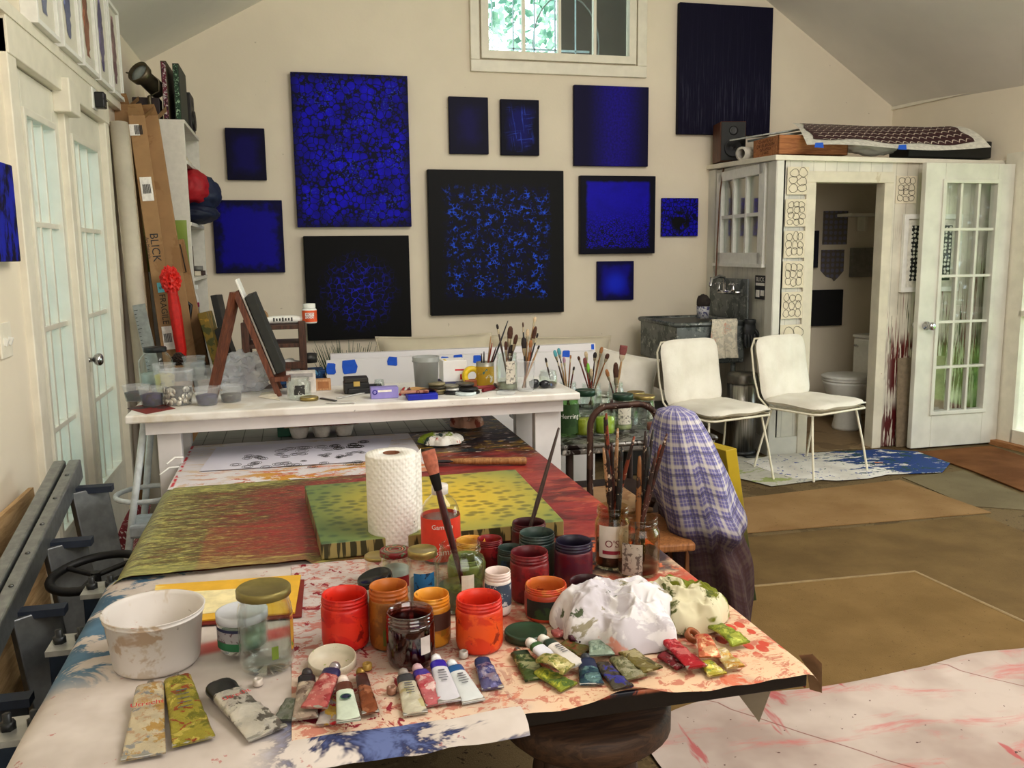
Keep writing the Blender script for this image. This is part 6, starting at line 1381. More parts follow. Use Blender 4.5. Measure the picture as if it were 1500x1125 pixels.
# stool below the near edge
so = P(865, 1050, .575)
wst = thing('wooden_stool', 'worn brown wooden stool tucked under the near table edge', 'stool', (so.x, so.y + .03, 0))
MB().lathe([(0, .535), (.15, .54), (.165, .555), (.165, .59), (.155, .60), (0, .598)], 36).build('seat', wood('stool_wood', (58, 40, 30), (88, 62, 44), 7, .6, 0), wst)
for k in range(4): a = k * PI / 2 + .6; MB().tube([(.09 * math.cos(a), .09 * math.sin(a), .54), (.17 * math.cos(a), .17 * math.sin(a), 0)], .021, 10).build('leg', M_TLEG, wst)
MB().tube([(.145 * math.cos(a), .145 * math.sin(a), .25) for a in [k * PI / 2 + .6 for k in range(4)]], .011, 8, closed=True).build('stretcher', M_TLEG, wst)

# papers
def sheet(name, label, x0, x1, y0, y1, z, mat, left=None, drop=.12, near=None, nx=60, ny=50, curl=None, wob=.0, cat='paper', rj=.0):
    def fn(u, v):
        x = x0 + (x1 - x0) * u; y = y0 + (y1 - y0) * v; zz = z
        x += rj * noise.noise(Vector((u * 3, v * 9, 1))) * (u > .5); 
        if v < .02: y += .006 * noise.noise(Vector((x * 16, 0, 2))) - .01 * max(0, noise.noise(Vector((x * 5, 3, 2))))
        if left is not None and x < left:
            s = left - x; R = .06
            if s < R * 1.3: a = s / R; x = left - R * math.sin(a); zz -= R * (1 - math.cos(a))
            else: a = 1.3; x = left - R * math.sin(a) - (s - R * 1.3) * math.cos(a); zz -= R * (1 - math.cos(a)) + (s - R * 1.3) * math.sin(a)
        if near is not None and y < near: q = near - y; zz -= q * q * 6 ; 
        if curl: zz += curl(x, y)
        zz += wob * abs(noise.noise(Vector((x * 5, y * 5, z * 10))))
        return Vector((x, y, zz))
    return solo(name, label, cat, MB().grid(fn, nx, ny), mat)
# lower white sheet with blue smears, overhanging the near edge
t = NT('blue_smeared_paper'); v = t.obj(); s = t.sep(v)
col = t.ramp(t.noise(v, 5, 4), [(.3, srgb(186, 174, 166)), (.7, srgb(214, 204, 198))])
na = t.noise(t.map(v, sc=(1, 1.6, 1), rot=(0, 0, .3)), 7, 5, .7, .5); nb = t.noise(v, 3, 4)
sp = t.step(t.noise(v, 24, 4, .7), .74, .80); col = t.mix(t.mth('MULTIPLY', sp, .6), col, srgb(170, 70, 66))
blue = t.mth('MULTIPLY', t.step(na, .44, .54), t.mth('MULTIPLY', t.step(s[1], 1.45, 1.36), t.step(t.mth('ABSOLUTE', t.mth('SUBTRACT', s[0], .14)), .26, .14)))
col = t.mix(blue, col, t.mix(t.step(na, .5, .7), srgb(24, 32, 80), srgb(96, 110, 160)))
tl_ = t.mth('MULTIPLY', t.step(t.mth('ADD', na, t.mth('MULTIPLY', t.mth('ADD', s[0], .36), -1.9)), .54, .64), t.band(s[1], 1.62, 2.2, .06)); col = t.mix(tl_, col, t.mix(t.noise(v, 9), srgb(34, 66, 92), srgb(100, 140, 170)))
rs = t.mth('MULTIPLY', t.band(t.mth('SUBTRACT', s[1], t.mth('MULTIPLY', s[0], .25)), 1.73, 1.785, .012), t.band(s[0], -.22, .06, .03)); col = t.mix(t.mth('MULTIPLY', rs, .85), col, srgb(196, 62, 56))
M_S1B = t.out(col, .7)
sheet('paper_sheet', 'lower white sheet with blue smears overhanging the near left table edge', -.60, .34, 1.272, 2.16, TZ + .0014, M_S1B, left=-.418, near=1.33, wob=.004, rj=.03)
# upper speckled sheet
t = NT('red_speckled_paper'); v = t.obj(); s = t.sep(v)
n1 = t.noise(v, 4, 4); warm = t.step(t.mth('ADD', s[0], t.mth('MULTIPLY', n1, .3)), .2, .62)
near_ = t.step(s[1], 1.75, 1.4)
col = t.mix(t.mth('MAXIMUM', warm, t.mth('MULTIPLY', near_, .7)), srgb(204, 194, 192), srgb(222, 190, 158))
sm_ = t.step(t.noise(t.map(v, loc=(8, 1, 0)), 6, 4), .5, .7); col = t.mix(t.mth('MULTIPLY', sm_, .35), col, srgb(150, 120, 112))
f1 = t.step(t.noise(t.map(v, sc=(1, 1.5, 1)), 34, 5, .7, .8), .52, .62); col = t.mix(t.mth('MULTIPLY', f1, .72), col, srgb(182, 84, 66))
f2 = t.step(t.noise(t.map(v, loc=(2, 2, 0)), 12, 5, .7, .4), .58, .68); col = t.mix(t.mth('MULTIPLY', t.mth('MULTIPLY', f2, warm), .75), col, srgb(206, 96, 60))
f3 = t.step(t.noise(t.map(v, sc=(1.6, 1, 1), loc=(6, 6, 0), rot=(0, 0, .8)), 18, 4, .6, .8), .64, .68); col = t.mix(t.mth('MULTIPLY', f3, t.step(s[0], .5, .1)), col, srgb(140, 28, 44))
jr = t.mth('MULTIPLY', t.step(t.noise(t.map(v, loc=(3, 7, 0)), 7, 4), .46, .56), t.mth('MULTIPLY', t.band(s[1], 1.62, 2.1, .06), t.step(s[0], .22, .42))); col = t.mix(t.mth('MULTIPLY', jr, .8), col, srgb(170, 60, 40))
far = t.mth('MULTIPLY', t.step(t.mth('ADD', s[1], t.mth('MULTIPLY', t.noise(v, 9, 4), .3)), 1.93, 2.05), t.step(s[0], .45, .6)); col = t.mix(far, col, t.mix(t.step(t.noise(v, 11, 4), .48, .54), srgb(60, 44, 50), srgb(206, 100, 56)))
sv = t.n('TexVoronoi', {'Vector': t.map(v, sc=(1.6, 1, 1), loc=(.3, .3, 0)), 'Scale': 22.0}); bl = t.mth('MULTIPLY', t.step(sv, .40, .35), t.mth('MULTIPLY', t.band(s[1], 1.39, 1.80, .03), t.step(s[0], .69, .74))); col = t.mix(bl, col, t.mix(t.step(t.noise(t.map(v, loc=(1, 1, 0)), 5, 1), .45, .5), srgb(72, 30, 40), srgb(196, 76, 56)))
M_S1A = t.out(col, .7)
sheet('paper_sheet', 'red speckled cream sheet under the paint tubes and jars at the near table edge', -.035, .893, 1.312, 2.13, TZ + .0034, M_S1A, curl=lambda x, y: (.03 * math.exp(-((x - .53) / .06) ** 2 - ((y - 1.30) / .022) ** 2) - max(0, 1.335 - y) * .25 - max(0, x - .88) * 1.2), wob=.002, nx=90)
# torn flaps hanging from the corner
q = [P(1055, 985, .665), P(1165, 968, .665), P(1130, 1010, .60), P(1112, 1058, .52), P(1085, 1022, .58)]
solo('paper_flap', 'torn grey paper flap hanging below the near right table corner', 'paper', MB().add(q, [tuple(range(5))]), stained('grey_flap', (150, 138, 120), [((90, 70, 60), .66, 40)], .8))
q = [P(1170, 960, .70), P(1190, 958, .70), P(1204, 972, .69), P(1204, 1015, .60), P(1186, 1010, .61), P(1180, 975, .66)]
solo('paper_flap', 'tan paper curl folded over the near right table corner', 'paper', MB().add(q, [tuple(range(6))], True), plain(158, 126, 96, .8))
q = [P(1150, 985, .64), P(1180, 975, .65), P(1180, 1008, .60), P(1160, 996, .62)]
solo('paper_flap', 'small dark red paper shred hanging under the near right table corner', 'paper', MB().add(q, [tuple(range(4))]), plain(130, 26, 34, .8))
# green and red painted paper, rounded over the left edge
t = NT('green_red_paper'); v = t.obj(); s = t.sep(v); st = t.map(v, sc=(1, 4, 1), rot=(0, 0, .12))
n1 = t.noise(st, 10, 5, .7, .5); n2 = t.noise(v, 3, 4); n3 = t.noise(t.map(st, loc=(5, 2, 0)), 26, 4, .7)
g = t.mth('ADD', t.n('MapRange', {0: s[0], 1: -.46, 2: .22, 3: 0.05, 4: 1.0}), t.mth('MULTIPLY', t.mth('SUBTRACT', n1, .5), 1.1))
ed = t.mth('MAXIMUM', t.step(s[1], 2.86, 2.98), t.step(s[1], 2.3, 2.14)); g = t.mth('SUBTRACT', g, t.mth('MULTIPLY', ed, .5))
col = t.ramp(g, [(.0, srgb(146, 146, 84)), (.22, srgb(106, 96, 50)), (.45, srgb(112, 66, 46)), (.7, srgb(142, 42, 40)), (.95, srgb(158, 40, 44))])
hl = t.mth('MULTIPLY', t.step(n3, .55, .68), t.step(g, .6, .15)); col = t.mix(t.mth('MULTIPLY', hl, .9), col, srgb(188, 184, 104))
n4 = t.noise(t.map(st, loc=(2, 7, 0)), 52, 3, .6); col = t.mix(t.mth('MULTIPLY', t.step(n4, .62, .72), .45), col, srgb(196, 176, 110)); col = t.mix(t.mth('MULTIPLY', t.step(n4, .36, .28), .5), col, srgb(60, 40, 34))
dk = t.step(n3, .42, .34); col = t.mix(t.mth('MULTIPLY', dk, .5), col, srgb(50, 46, 34))
rc = t.mth('MULTIPLY', t.band(s[0], -.26, .0, .008), t.band(s[1], 2.13, 2.5, .008)); col = t.mix(t.mth('MULTIPLY', rc, .22), col, srgb(190, 76, 66))
M_S2 = t.out(col, .42, bump=n3, bs=.1)
sheet('painted_paper', 'green and red streaked paper curving over the left table edge', -.60, .30, 2.13, 2.99, TZ + .0032, M_S2, left=-.40, wob=.003, curl=lambda x, y: .012 * math.exp(-((y - 2.13) / .05) ** 2) * (x < .0))
# white paper with colour dabs, doodle sheet, cutting mat
t = NT('dabbed_paper'); v = t.obj(); s = t.sep(v); col = t.ramp(t.noise(v, 4, 3), [(.3, srgb(206, 200, 204)), (.7, srgb(226, 222, 226))])
a = t.noise(t.map(v, sc=(1, 2.6, 1)), 9, 5, .7, .7); b = t.noise(t.map(v, sc=(1, 2.6, 1), loc=(3, 3, 0)), 9, 5, .7, .7); lo = t.step(s[1], 3.24, 3.14); mid = t.step(s[0], -.35, -.1)
col = t.mix(t.mth('MULTIPLY', t.step(a, .52, .58), t.mth('MULTIPLY', lo, mid)), col, srgb(204, 150, 60)); col = t.mix(t.mth('MULTIPLY', t.step(b, .56, .6), t.mth('MULTIPLY', lo, t.step(s[0], -.45, -.2))), col, srgb(196, 40, 54)); col = t.mix(t.mth('MULTIPLY', t.step(a, .40, .36), t.mth('MULTIPLY', lo, t.step(s[0], .0, .3))), col, srgb(214, 80, 50))
col = t.mix(t.mth('MULTIPLY', t.step(b, .58, .62), .5), col, srgb(206, 180, 130)); rl_ = t.mth('MULTIPLY', t.band(s[0], -.425, -.415, .003), t.step(t.noise(v, 30), .45, .5)); col = t.mix(rl_, col, srgb(196, 50, 66))
M_S3 = t.out(col, .7)
sheet('paper_sheet', 'white sheet dabbed with red and ochre behind the green and red paper', -.43, .45, 2.98, 3.66, TZ + .0012, M_S3, wob=.003)
q = [P(292, 690, TZ + .006), P(560, 674, TZ + .006), P(575, 641, TZ + .006), P(318, 655, TZ + .006)]
dsh = thing('doodle_sheet', 'white sheet of ink ring doodles lying in front of the cutting mat', 'drawing', (0, 0, 0))
MB().prism([(p.x, p.y) for p in q], TZ + .0052, TZ + .0062).build('sheet', plain(214, 212, 226, .7, var=.04, sc=5), dsh)
def rings(cx, cy, n, r, seed, w=.0013, sq=1.0):
    rr = random.Random(seed); c = P(cx, cy, TZ + .0066); m = MB()
    for k in range(n):
        a = rr.random() * 6.28; d = r * 2.4 * math.sqrt(rr.random()); x = c.x + d * math.cos(a) * 1.7 * sq; y = c.y + d * math.sin(a) * 1.2
        for e in (1, .6): m.tube([(x + r * e * math.cos(b), y + r * e * math.sin(b), c.z) for b in [i * 2 * PI / 14 for i in range(14)]], w, 3, closed=True)
    m.build('ink_rings', M_TEXTD, dsh)
rings(513, 652, 6, .022, 1, .0016); rings(395, 667, 9, .018, 2, .0008, 1.8); rings(372, 682, 7, .020, 3, .0008, 1.5); rings(440, 658, 7, .026, 4, .0006, 1.3); rings(500, 664, 9, .014, 5, .0006, 1.8); rings(450, 680, 4, .018, 6, .0007); rings(530, 678, 4, .020, 7, .0006); rings(470, 672, 5, .012, 8, .0006, 3)
t = NT('cutting_mat'); v = t.obj(); s = t.sep(v); gx = t.mth('FRACT', t.mth('MULTIPLY', s[0], 13.0)); gy = t.mth('FRACT', t.mth('MULTIPLY', s[1], 4.0))
l = t.mth('MAXIMUM', t.step(gx, .06, .03), t.mth('MULTIPLY', t.step(gy, .03, .015), .6)); col = t.mix(l, t.mix(t.noise(v, 5), srgb(120, 118, 112), srgb(146, 144, 138)), srgb(60, 58, 56)); sc_ = t.mth('MULTIPLY', t.step(s[1], 4.02, 4.04), t.step(t.mth('FRACT', t.mth('MULTIPLY', s[0], 65.0)), .5, .4)); col = t.mix(sc_, col, srgb(70, 68, 64))
sheet('cutting_mat', 'grey gridded cutting mat at the far end of the table under the white one', -.425, .64, 3.66, 4.11, TZ + .003, t.out(col, .6), wob=0, cat='mat', nx=10, ny=10)
# yellow pad
q = [P(218, 915, TZ + .012), P(432, 897, TZ + .012), P(441, 842, TZ + .012), P(228, 857, TZ + .012)]
o = solo('paper_pad', 'bright yellow paper folder under the jars at left', 'folder', MB().prism([(p.x, p.y) for p in q], TZ + .009, TZ + .0125), stained('yellow_sheet', (236, 186, 62), [((240, 214, 130), .56, 3)], .5))
q = [P(224, 922, TZ + .006), P(442, 904, TZ + .006), P(446, 850, TZ + .006), P(234, 862, TZ + .006)]
solo('paper_pad', 'dark red folder under the yellow one', 'folder', MB().prism([(p.x, p.y) for p in q], TZ + .0056, TZ + .0085), plain(120, 34, 28, .5))
q = [P(232, 905, TZ + .0135), P(360, 893, TZ + .0135), P(420, 858, TZ + .0135), P(250, 868, TZ + .0135)]
solo('paper_sheet', 'cream sheet lying on the yellow folder behind the white tub', 'paper', MB().prism([(p.x, p.y) for p in q], TZ + .0128, TZ + .0134), plain(240, 226, 178, .6))

# yellow-green canvas lying flat
zc = TZ + .048
q = [P(470, 797, zc), P(826, 763, zc), P(755, 688, zc), P(446, 712, zc)]
cx = sum(p.x for p in q) / 4; cy = sum(p.y for p in q) / 4
t = NT('yellow_green_cells'); v = t.obj(); s = t.sep(v); f = t.map(v, sc=(1, 1, 0))
e = t.vor(t.map(f, sc=(1, 1.25, 1)), 26, 'F1', .8); cell = t.step(e, .55, .25); n = t.noise(v, 4, 4)
d_ = t.n('VectorMath', {0: t.map(v, sc=(1, .9, 0), loc=(-.06, -.02, 0))}, out=1, operation='LENGTH'); gl = t.step(d_, .44, .04)
rim = t.mix(n, srgb(92, 116, 72), srgb(122, 140, 72)); mid = t.mix(n, srgb(206, 174, 44), srgb(226, 196, 66)); netc = t.mix(gl, rim, mid); cellc = t.mix(gl, srgb(72, 96, 62), srgb(150, 130, 42))
col = t.mix(t.mth('MULTIPLY', cell, .95), netc, cellc); side = t.step(s[2], .0415, .039); dr_ = t.step(t.noise(t.map(v, sc=(30, 30, 3)), 1.5, 3), .5, .56)
col = t.mix(side, col, t.mix(dr_, srgb(150, 136, 84), srgb(52, 50, 22)))
m = MB().prism([(p.x - cx, p.y - cy) for p in q], 0, .043)
solo('canvas', 'thick yellow-green cell-patterned canvas lying flat on the table', 'painting', m, t.out(col, .45), (cx, cy, TZ + .0065), bev=.003)

# paint well tray, green box, rags, fat brush
c = P(472, 640, TZ + .004)
wp = thing('paint_well_tray', 'stained white six-well paint tray at the far end of the table', 'palette', (c.x, c.y + .06, TZ + .004))
m = MB(); zt = .055
for i in (-1, 0, 1):
    for j in (-1, 1): m.lathe([(0, .002), (.030, .002), (.038, .03), (.043, zt), (.045, zt + .002), (.036, .03), (.028, .008), (0, .008)], 20, T((i * .092, j * .05, 0)))
m.build('wells', plain(222, 216, 206, .5), wp)
m = MB(); m.grid(lambda u, v: Vector((-.15 + .3 * u, -.105 + .21 * v, zt + .002)), 1, 1)
hx = []
top_ = stained('stained_rim', (150, 130, 108), [((110, 34, 30), .5, 16), ((180, 150, 60), .62, 20), ((60, 50, 40), .6, 12)], .5)
m = MB()
for i in range(7): m.b2((-.15, -.105 + .2 * i / 6 - .004, zt), (.15, -.105 + .2 * i / 6 + .004 + .01, zt + .004)) if i in (0, 3, 6) else None
for xx in (-.145, -.048, .044, .14): m.b2((xx - .008, -.105, zt), (xx + .008, .108, zt + .004))
m.build('rim_plate', top_, wp, bev=.001)
for i in (-1, 0, 1):
    for j in (-1, 1): MB().lathe([(0, .012), (.031, .012), (.038, .036), (0, .034)], 16, T((i * .092, j * .05, 0))).build('paint', plain(*((150, 60, 40), (120, 30, 34), (170, 130, 50))[i + 1], .5), wp)
o, w, c = bx_('green_box', 'dark green box beside the six-well tray', 418, 640, 18, .07, .05, None, tz=TZ + .004)
MB().box((0, 0, .03), (w * 1.2, .07, .06)).build('box', plain(20, 88, 62, .5), o, bev=.002)
def rag(name, label, px, py, rx, ry, hgt, seed, mat, rz=0.0, n=64, tz=TZ + .005, flare=.25, rough=1.0):
    c = P(px, py, tz)
    def fn(u, v):
        a = 2 * u - 1; b = 2 * v - 1
        # square to disc
        x = a * math.sqrt(1 - b * b / 2); y = b * math.sqrt(1 - a * a / 2); d = math.hypot(x, y)
        q = Vector((x * 1.5 + seed, y * 1.5 - seed, seed * .7)); ang = math.atan2(y, x)
        ridge = 1 - 2 * abs(noise.noise(q)); r2 = 1 - 2 * abs(noise.noise(q * 2.3 + Vector((3, 1, 0)))); r3 = noise.noise(q * 5)
        pf = max(0, 1 - d ** 2.6)
        r4 = 1 - 2 * abs(noise.noise(q * 4.1 + Vector((9, 4, 0)))); z = hgt * (pf ** .45) * (.66 + .20 * ridge + .12 * r2 * rough + .05 * r4 * rough + .03 * r3 * rough)
        k = 1 + .16 * noise.noise(Vector((math.cos(ang) * 1.3 + seed, math.sin(ang) * 1.3, 2))) + .07 * math.sin(ang * 7 + seed * 3) * d
        w = .16 * noise.noise(q * 1.3 + Vector((0, 0, 5))); w2 = .16 * noise.noise(q * 1.3 + Vector((7, 0, 5)))
        z += hgt * .10 * max(0, d - .55) * (1 + math.sin(ang * 7 + seed * 3))
        return Vector(((x * k + w * pf) * rx, (y * k + w2 * pf) * ry, max(.0015, z)))
    return solo(name, label, 'rag', MB().grid(fn, n, n), mat, c, rz)
rag('paint_rag', 'small crumpled white rag with green smear behind the paper towel', 646, 648, .085, .075, .04, 2.3, stained('white_rag_green', (226, 222, 214), [((140, 160, 50), .58, 9), ((50, 66, 62), .62, 14), ((190, 80, 60), .68, 12)], .9, bs=.2), rough=1.6, n=48)
rag('paint_rag', 'small crumpled pinkish rag at the far end of the table', 684, 624, .075, .07, .06, 5.1, stained('pink_rag', (186, 140, 118), [((130, 60, 44), .54, 10), ((214, 190, 176), .58, 12)], .9, bs=.2), rough=1.5, n=48)
a = P(772, 675, TZ + .016); b = P(640, 676, TZ + .016)
fb = thing('house_brush', 'fat wooden brush with split dark bristles lying across the table', 'brush', a)
d = b - a; L = d.length; q_ = Vector((0, 0, 1)).rotation_difference(d.normalized()).to_matrix().to_4x4()
MB().lathe([(0, 0), (.012, .002), (.0145, .01), (.0145, L * .18), (.013, L * .2), (.0135, L * .5), (.0115, L * .7), (.009, L * .85), (0, L * .86)], 14, q_).build('handle', wood('bamboo', (140, 96, 54), (176, 128, 78), 8, .45), fb)
for k in (-1, 0, 1): MB().tube([q_ @ Vector((0, .004 * k, L * .82)), q_ @ Vector((0, .016 * k, L * .93)), q_ @ Vector((0, .022 * k, L * 1.04))], [.006, .010, .009], 8, flat=.6).build('bristles', plain(44, 40, 42, .8, sc=120), fb)

# paper towel roll
c, r, h = cyl(578, 812, 74, 663, TZ + .004)
tw = thing('paper_towel_roll', 'white quilted paper towel roll standing on the table', 'paper towel', c)
t = NT('quilted_paper'); v = t.obj(); w1 = t.wave(t.map(v, rot=(0, R_(38), 0)), 26, .5); w2 = t.wave(t.map(v, rot=(0, R_(-38), 0)), 26, .5); nn = t.mth('ADD', t.mth('MULTIPLY', w1, w2), t.mth('MULTIPLY', t.noise(v, 120, 2), .8))
col = t.ramp(t.noise(v, 3, 3), [(.3, srgb(226, 222, 214)), (.7, srgb(240, 238, 234))]); col = t.mix(t.step(t.noise(t.map(v, loc=(1, 2, 3)), 60, 1), .95, .97), col, srgb(70, 60, 50))
M_TOW = t.out(col, .9, bump=nn, bs=.35, bd=.004, spec=.1)
MB().lathe([(.021, 0), (r * .97, 0), (r, .004), (r * 1.0, h - .003), (r * .97, h), (.021, h), (.021, 0)], 48, wob=lambda a, z: 1 + .006 * math.sin(a * 3 + z * 20)).build('roll', M_TOW, tw)
MB().lathe([(.0215, .002), (.0215, h + .001), (.0195, h + .001), (.0195, .002)], 24).build('core', plain(120, 76, 52, .8), tw)
MB().grid(lambda u, v: Vector((r * 1.004 * math.cos(-.5 + .32 * u) + .010 * u * u, r * 1.004 * math.sin(-.5 + .32 * u), .002 + (h + .010 * u * u - .002) * v)), 8, 12).build('loose_sheet', M_TOW, tw)
# solvent bottle
c, r, h = cyl(647, 828, 57, 709, TZ + .004)
gb2 = thing('solvent_bottle', 'clear bottle with red label and white cap behind the big brush', 'bottle', c)
MB().lathe([(0, 0), (r * .95, 0), (r, .006), (r, h * .60), (r * .95, h * .68), (r * .8, h * .77), (r * .5, h * .85), (r * .36, h * .88), (r * .36, h * .9)], 36).build('body', M_JAR, gb2)
MB().lathe([(r * .40, h * .875), (r * .42, h * .88), (r * .42, h * .99), (r * .38, h), (0, h)], 28).build('cap', plain(214, 206, 200, .4), gb2)
MB().lathe([(r * 1.01, h * .04), (r * 1.01, h * .60)], 36).build('label', plain(214, 62, 40, .5, var=.1, sc=20), gb2)
text('Gamblin', h * .085, M_TEXTW, gb2, RZ(-4) @ T((-.0, 0, h * .50)), bend=r * 1.03); text('Gamsol', h * .12, M_TEXTW, gb2, RZ(4) @ T((0, 0, h * .17)), bend=r * 1.03)
m = MB().lathe([(r * .93, .004), (r * .95, h * .56), (0, h * .565)], 28); m.build('solvent', frost('solvent', srgb(200, 196, 190), .25), gb2)

# ------------------------------------------------------------------ paint jars
def pjar(label, px, bot, w, top, outer, inner=None, neck=.94, lab=None, la=(-2.6, -.6), lz=(.08, .66), contents=None, cz=.5, tz=TZ + .0065, nz=.76, name='paint_jar', thread=None):
    c, r, h = cyl(px, bot, w, top, tz); rn = r * neck
    j = thing(name, label, 'jar', c)
    z0 = h * nz; th = (h - z0)
    MB().lathe([(0, .0015), (r * .90, 0), (r * .97, .005), (r, .014), (r, z0 * .94), (r * .985, z0), (rn * 1.03, z0 + th * .12), (rn, z0 + th * .16)], 40).build('body', outer, j)
    pr = [(rn, z0 + th * .15)]
    for k in range(2): zz = z0 + th * (.28 + .26 * k); pr += [(rn, zz), (rn * 1.035, zz + th * .06), (rn * 1.035, zz + th * .12), (rn, zz + th * .18)]
    pr += [(rn, h - .004), (rn * 1.01, h - .002), (rn * .985, h), (rn * .95, h - .001), (rn * .94, z0 + th * .1), (r * .92, z0 * .9), (r * .92, h * .06), (0, h * .06)]
    MB().lathe(pr, 40).build('neck', inner or outer, j)
    if contents: MB().lathe([(r * .915, h * .065), (r * .915, h * cz), (0, h * cz)], 32).build('paint', contents, j)
    if lab: MB().lathe([(r * 1.008, h * lz[0]), (r * 1.008, h * lz[1])], 26, a0=la[0], a1=la[1]).build('label', lab, j)
    return j, c, r, h
def pm(a, b, rough=.4, sc=9, nm='jar_paint'): return stained(nm, a, [(b, .52, sc), (tuple(int(x * .7) for x in a), .64, 22)], rough, 8, spec=.5)
RED = pm((204, 32, 26), (216, 50, 30)); ORG = pm((216, 62, 28), (228, 88, 34)); AMB = pm((150, 92, 26), (120, 70, 22)); YEL = pm((206, 140, 40), (170, 104, 36)); CRM = pm((116, 18, 26), (140, 26, 32)); MAR = pm((90, 18, 28), (60, 14, 24)); PUR = pm((38, 26, 56), (26, 20, 40)); DGR = pm((42, 56, 54), (58, 74, 68))
jr = pjar('bright red paint jar, leftmost of the front row of open jars', 508, 957, 69, 868, RED)
pjar('brown amber jar with olive streaks between the bright red and maroon jars', 572, 955, 58, 856, AMB, pm((176, 92, 34), (190, 110, 40)), lab=stained('olive_streak', (96, 96, 34), [((120, 72, 24), .5, 12)], .5), la=(-2.0, -.9), lz=(.1, .7))
j_, c_, r_, h_ = pjar('clear jar with maroon paint and white sticker at the front', 603, 983, 71, 893, glass('maroon_stained_glass', (.42, .12, .14), .05, 1.5, .06), glass('pinkish_glass', (.7, .48, .48), .04, 1.5, .08), contents=plain(60, 16, 24, .35), cz=.62)
MB().lathe([(r_ * .93, .01), (r_ * .93, h_ * .6)], 30).build('paint_film', stained('maroon_film', (84, 18, 30), [((50, 40, 40), .54, 9), ((120, 30, 50), .6, 12)], .35), j_)
MB().lathe([(r_ * 1.012, h_ * .28), (r_ * 1.012, h_ * .62)], 8, a0=-1.28, a1=-.82).build('sticker', plain(206, 196, 190, .6), j_)
pjar('orange-yellow jar with brown band right of the maroon glass jar', 634, 951, 54, 869, YEL, pm((220, 140, 36), (226, 160, 60)), lab=plain(78, 46, 34, .5), la=(-3.0, -.2), lz=(.36, .70))
pjar('orange-red paint jar at the right end of the front row', 703, 961, 69, 873, ORG, pm((210, 44, 30), (220, 60, 36)))
pjar('small crimson jar behind the clear brush jar', 718, 838, 37, 788, CRM, neck=.97)
pjar('small dark teal jar left of the tall crimson jar', 748, 852, 38, 801, DGR, lab=stained('teal_label', (40, 70, 100), [((30, 40, 40), .5, 20)], .5))
pjar('large dark green glass jar behind the tall crimson jar', 787, 850, 53, 779, DGR, neck=.95, lab=plain(70, 72, 56, .5), la=(-1.3, -.2))
mj = pjar('dark maroon jar holding the slim brush at the back', 775, 818, 51, 764, MAR, pm((84, 20, 28), (60, 16, 22)))
pjar('tall crimson paint jar in the middle of the jar cluster', 776, 886, 57, 807, CRM, pm((120, 20, 30), (90, 16, 26)))
pjar('dark red jar with purple rim right of the tall crimson jar', 840, 864, 56, 791, pm((98, 18, 34), (80, 16, 40)), PUR)
pjar('white jar with blue-grey printed label beside the tall crimson jar', 730, 904, 39, 835, plain(226, 216, 208, .4), plain(232, 214, 206, .4), lab=stained('blue_grey_label', (74, 88, 106), [((200, 200, 200), .6, 60)], .5), la=(-3.1, 0), lz=(.22, .74))
oj = pjar('orange jar with green food label in front of the dark maroon one', 800, 914, 63, 854, pm((190, 70, 40), (160, 60, 36)), pm((206, 76, 40), (196, 110, 50)), lab=stained('food_label', (46, 66, 36), [((30, 34, 30), .5, 9), ((190, 150, 80), .58, 8)], .5), la=(-2.9, -.2), lz=(.12, .66))
MB().lathe([(oj[2] * 1.014, oj[3] * .3), (oj[2] * 1.014, oj[3] * .56)], 10, a0=-1.45, a1=-.7).build('label_panel', stained('nutrition_panel', (176, 150, 130), [((120, 60, 50), .54, 40)], .6), oj[0])
pjar('dark maroon jar half hidden behind the white rag', 861, 908, 57, 850, MAR, pm((70, 22, 30), (50, 16, 22)), contents=plain(30, 12, 16, .3), cz=.7)
# clear jar with brush and green paint
cj, cjc, cjr, cjh = gjar('big clear glass jar holding the wide flat brush', 676, 902, 72, 796, TZ + .0065, cont=stained('lime_paint', (84, 88, 38), [((110, 112, 50), .55, 12)], .45), cz=.34, neck=.8, labelmat=plain(214, 206, 190, .6), la=(-1.72, -1.2), lz=(.30, .62))
pjar('lime green paint jar behind the clear jar with the wide brush', 684, 858, 56, 815, pm((104, 120, 44), (124, 136, 56)), neck=.9)
pjar('small orange-yellow jar behind the clear jar, at its right', 690, 836, 44, 790, pm((214, 150, 50), (226, 170, 70)), neck=.95)
tp = PY(627, 660, cjc.y + .02); bs_ = PY(681, 862, cjc.y + .01)
bb_ = brush('wide flat pinkish-bristled brush leaning in the clear glass jar', Vector((bs_.x, cjc.y + .0, TZ + .03)), tp, .0085, .0165, .052, wood('maroon_handle', (50, 16, 20), (84, 26, 28), 8, .35), plain(176, 104, 82, .8, var=.2, sc=90), .35, ferr=plain(30, 26, 24, .35, .5))
tp = PY(819, 626, mj[1].y + .03)
brush('slim dark brush leaning out of the maroon jar at the back', tp, Vector((mj[1].x - .012, mj[1].y, TZ + .02)), .0065, .007, .03, HANDM[2], BRSM[2], .8)
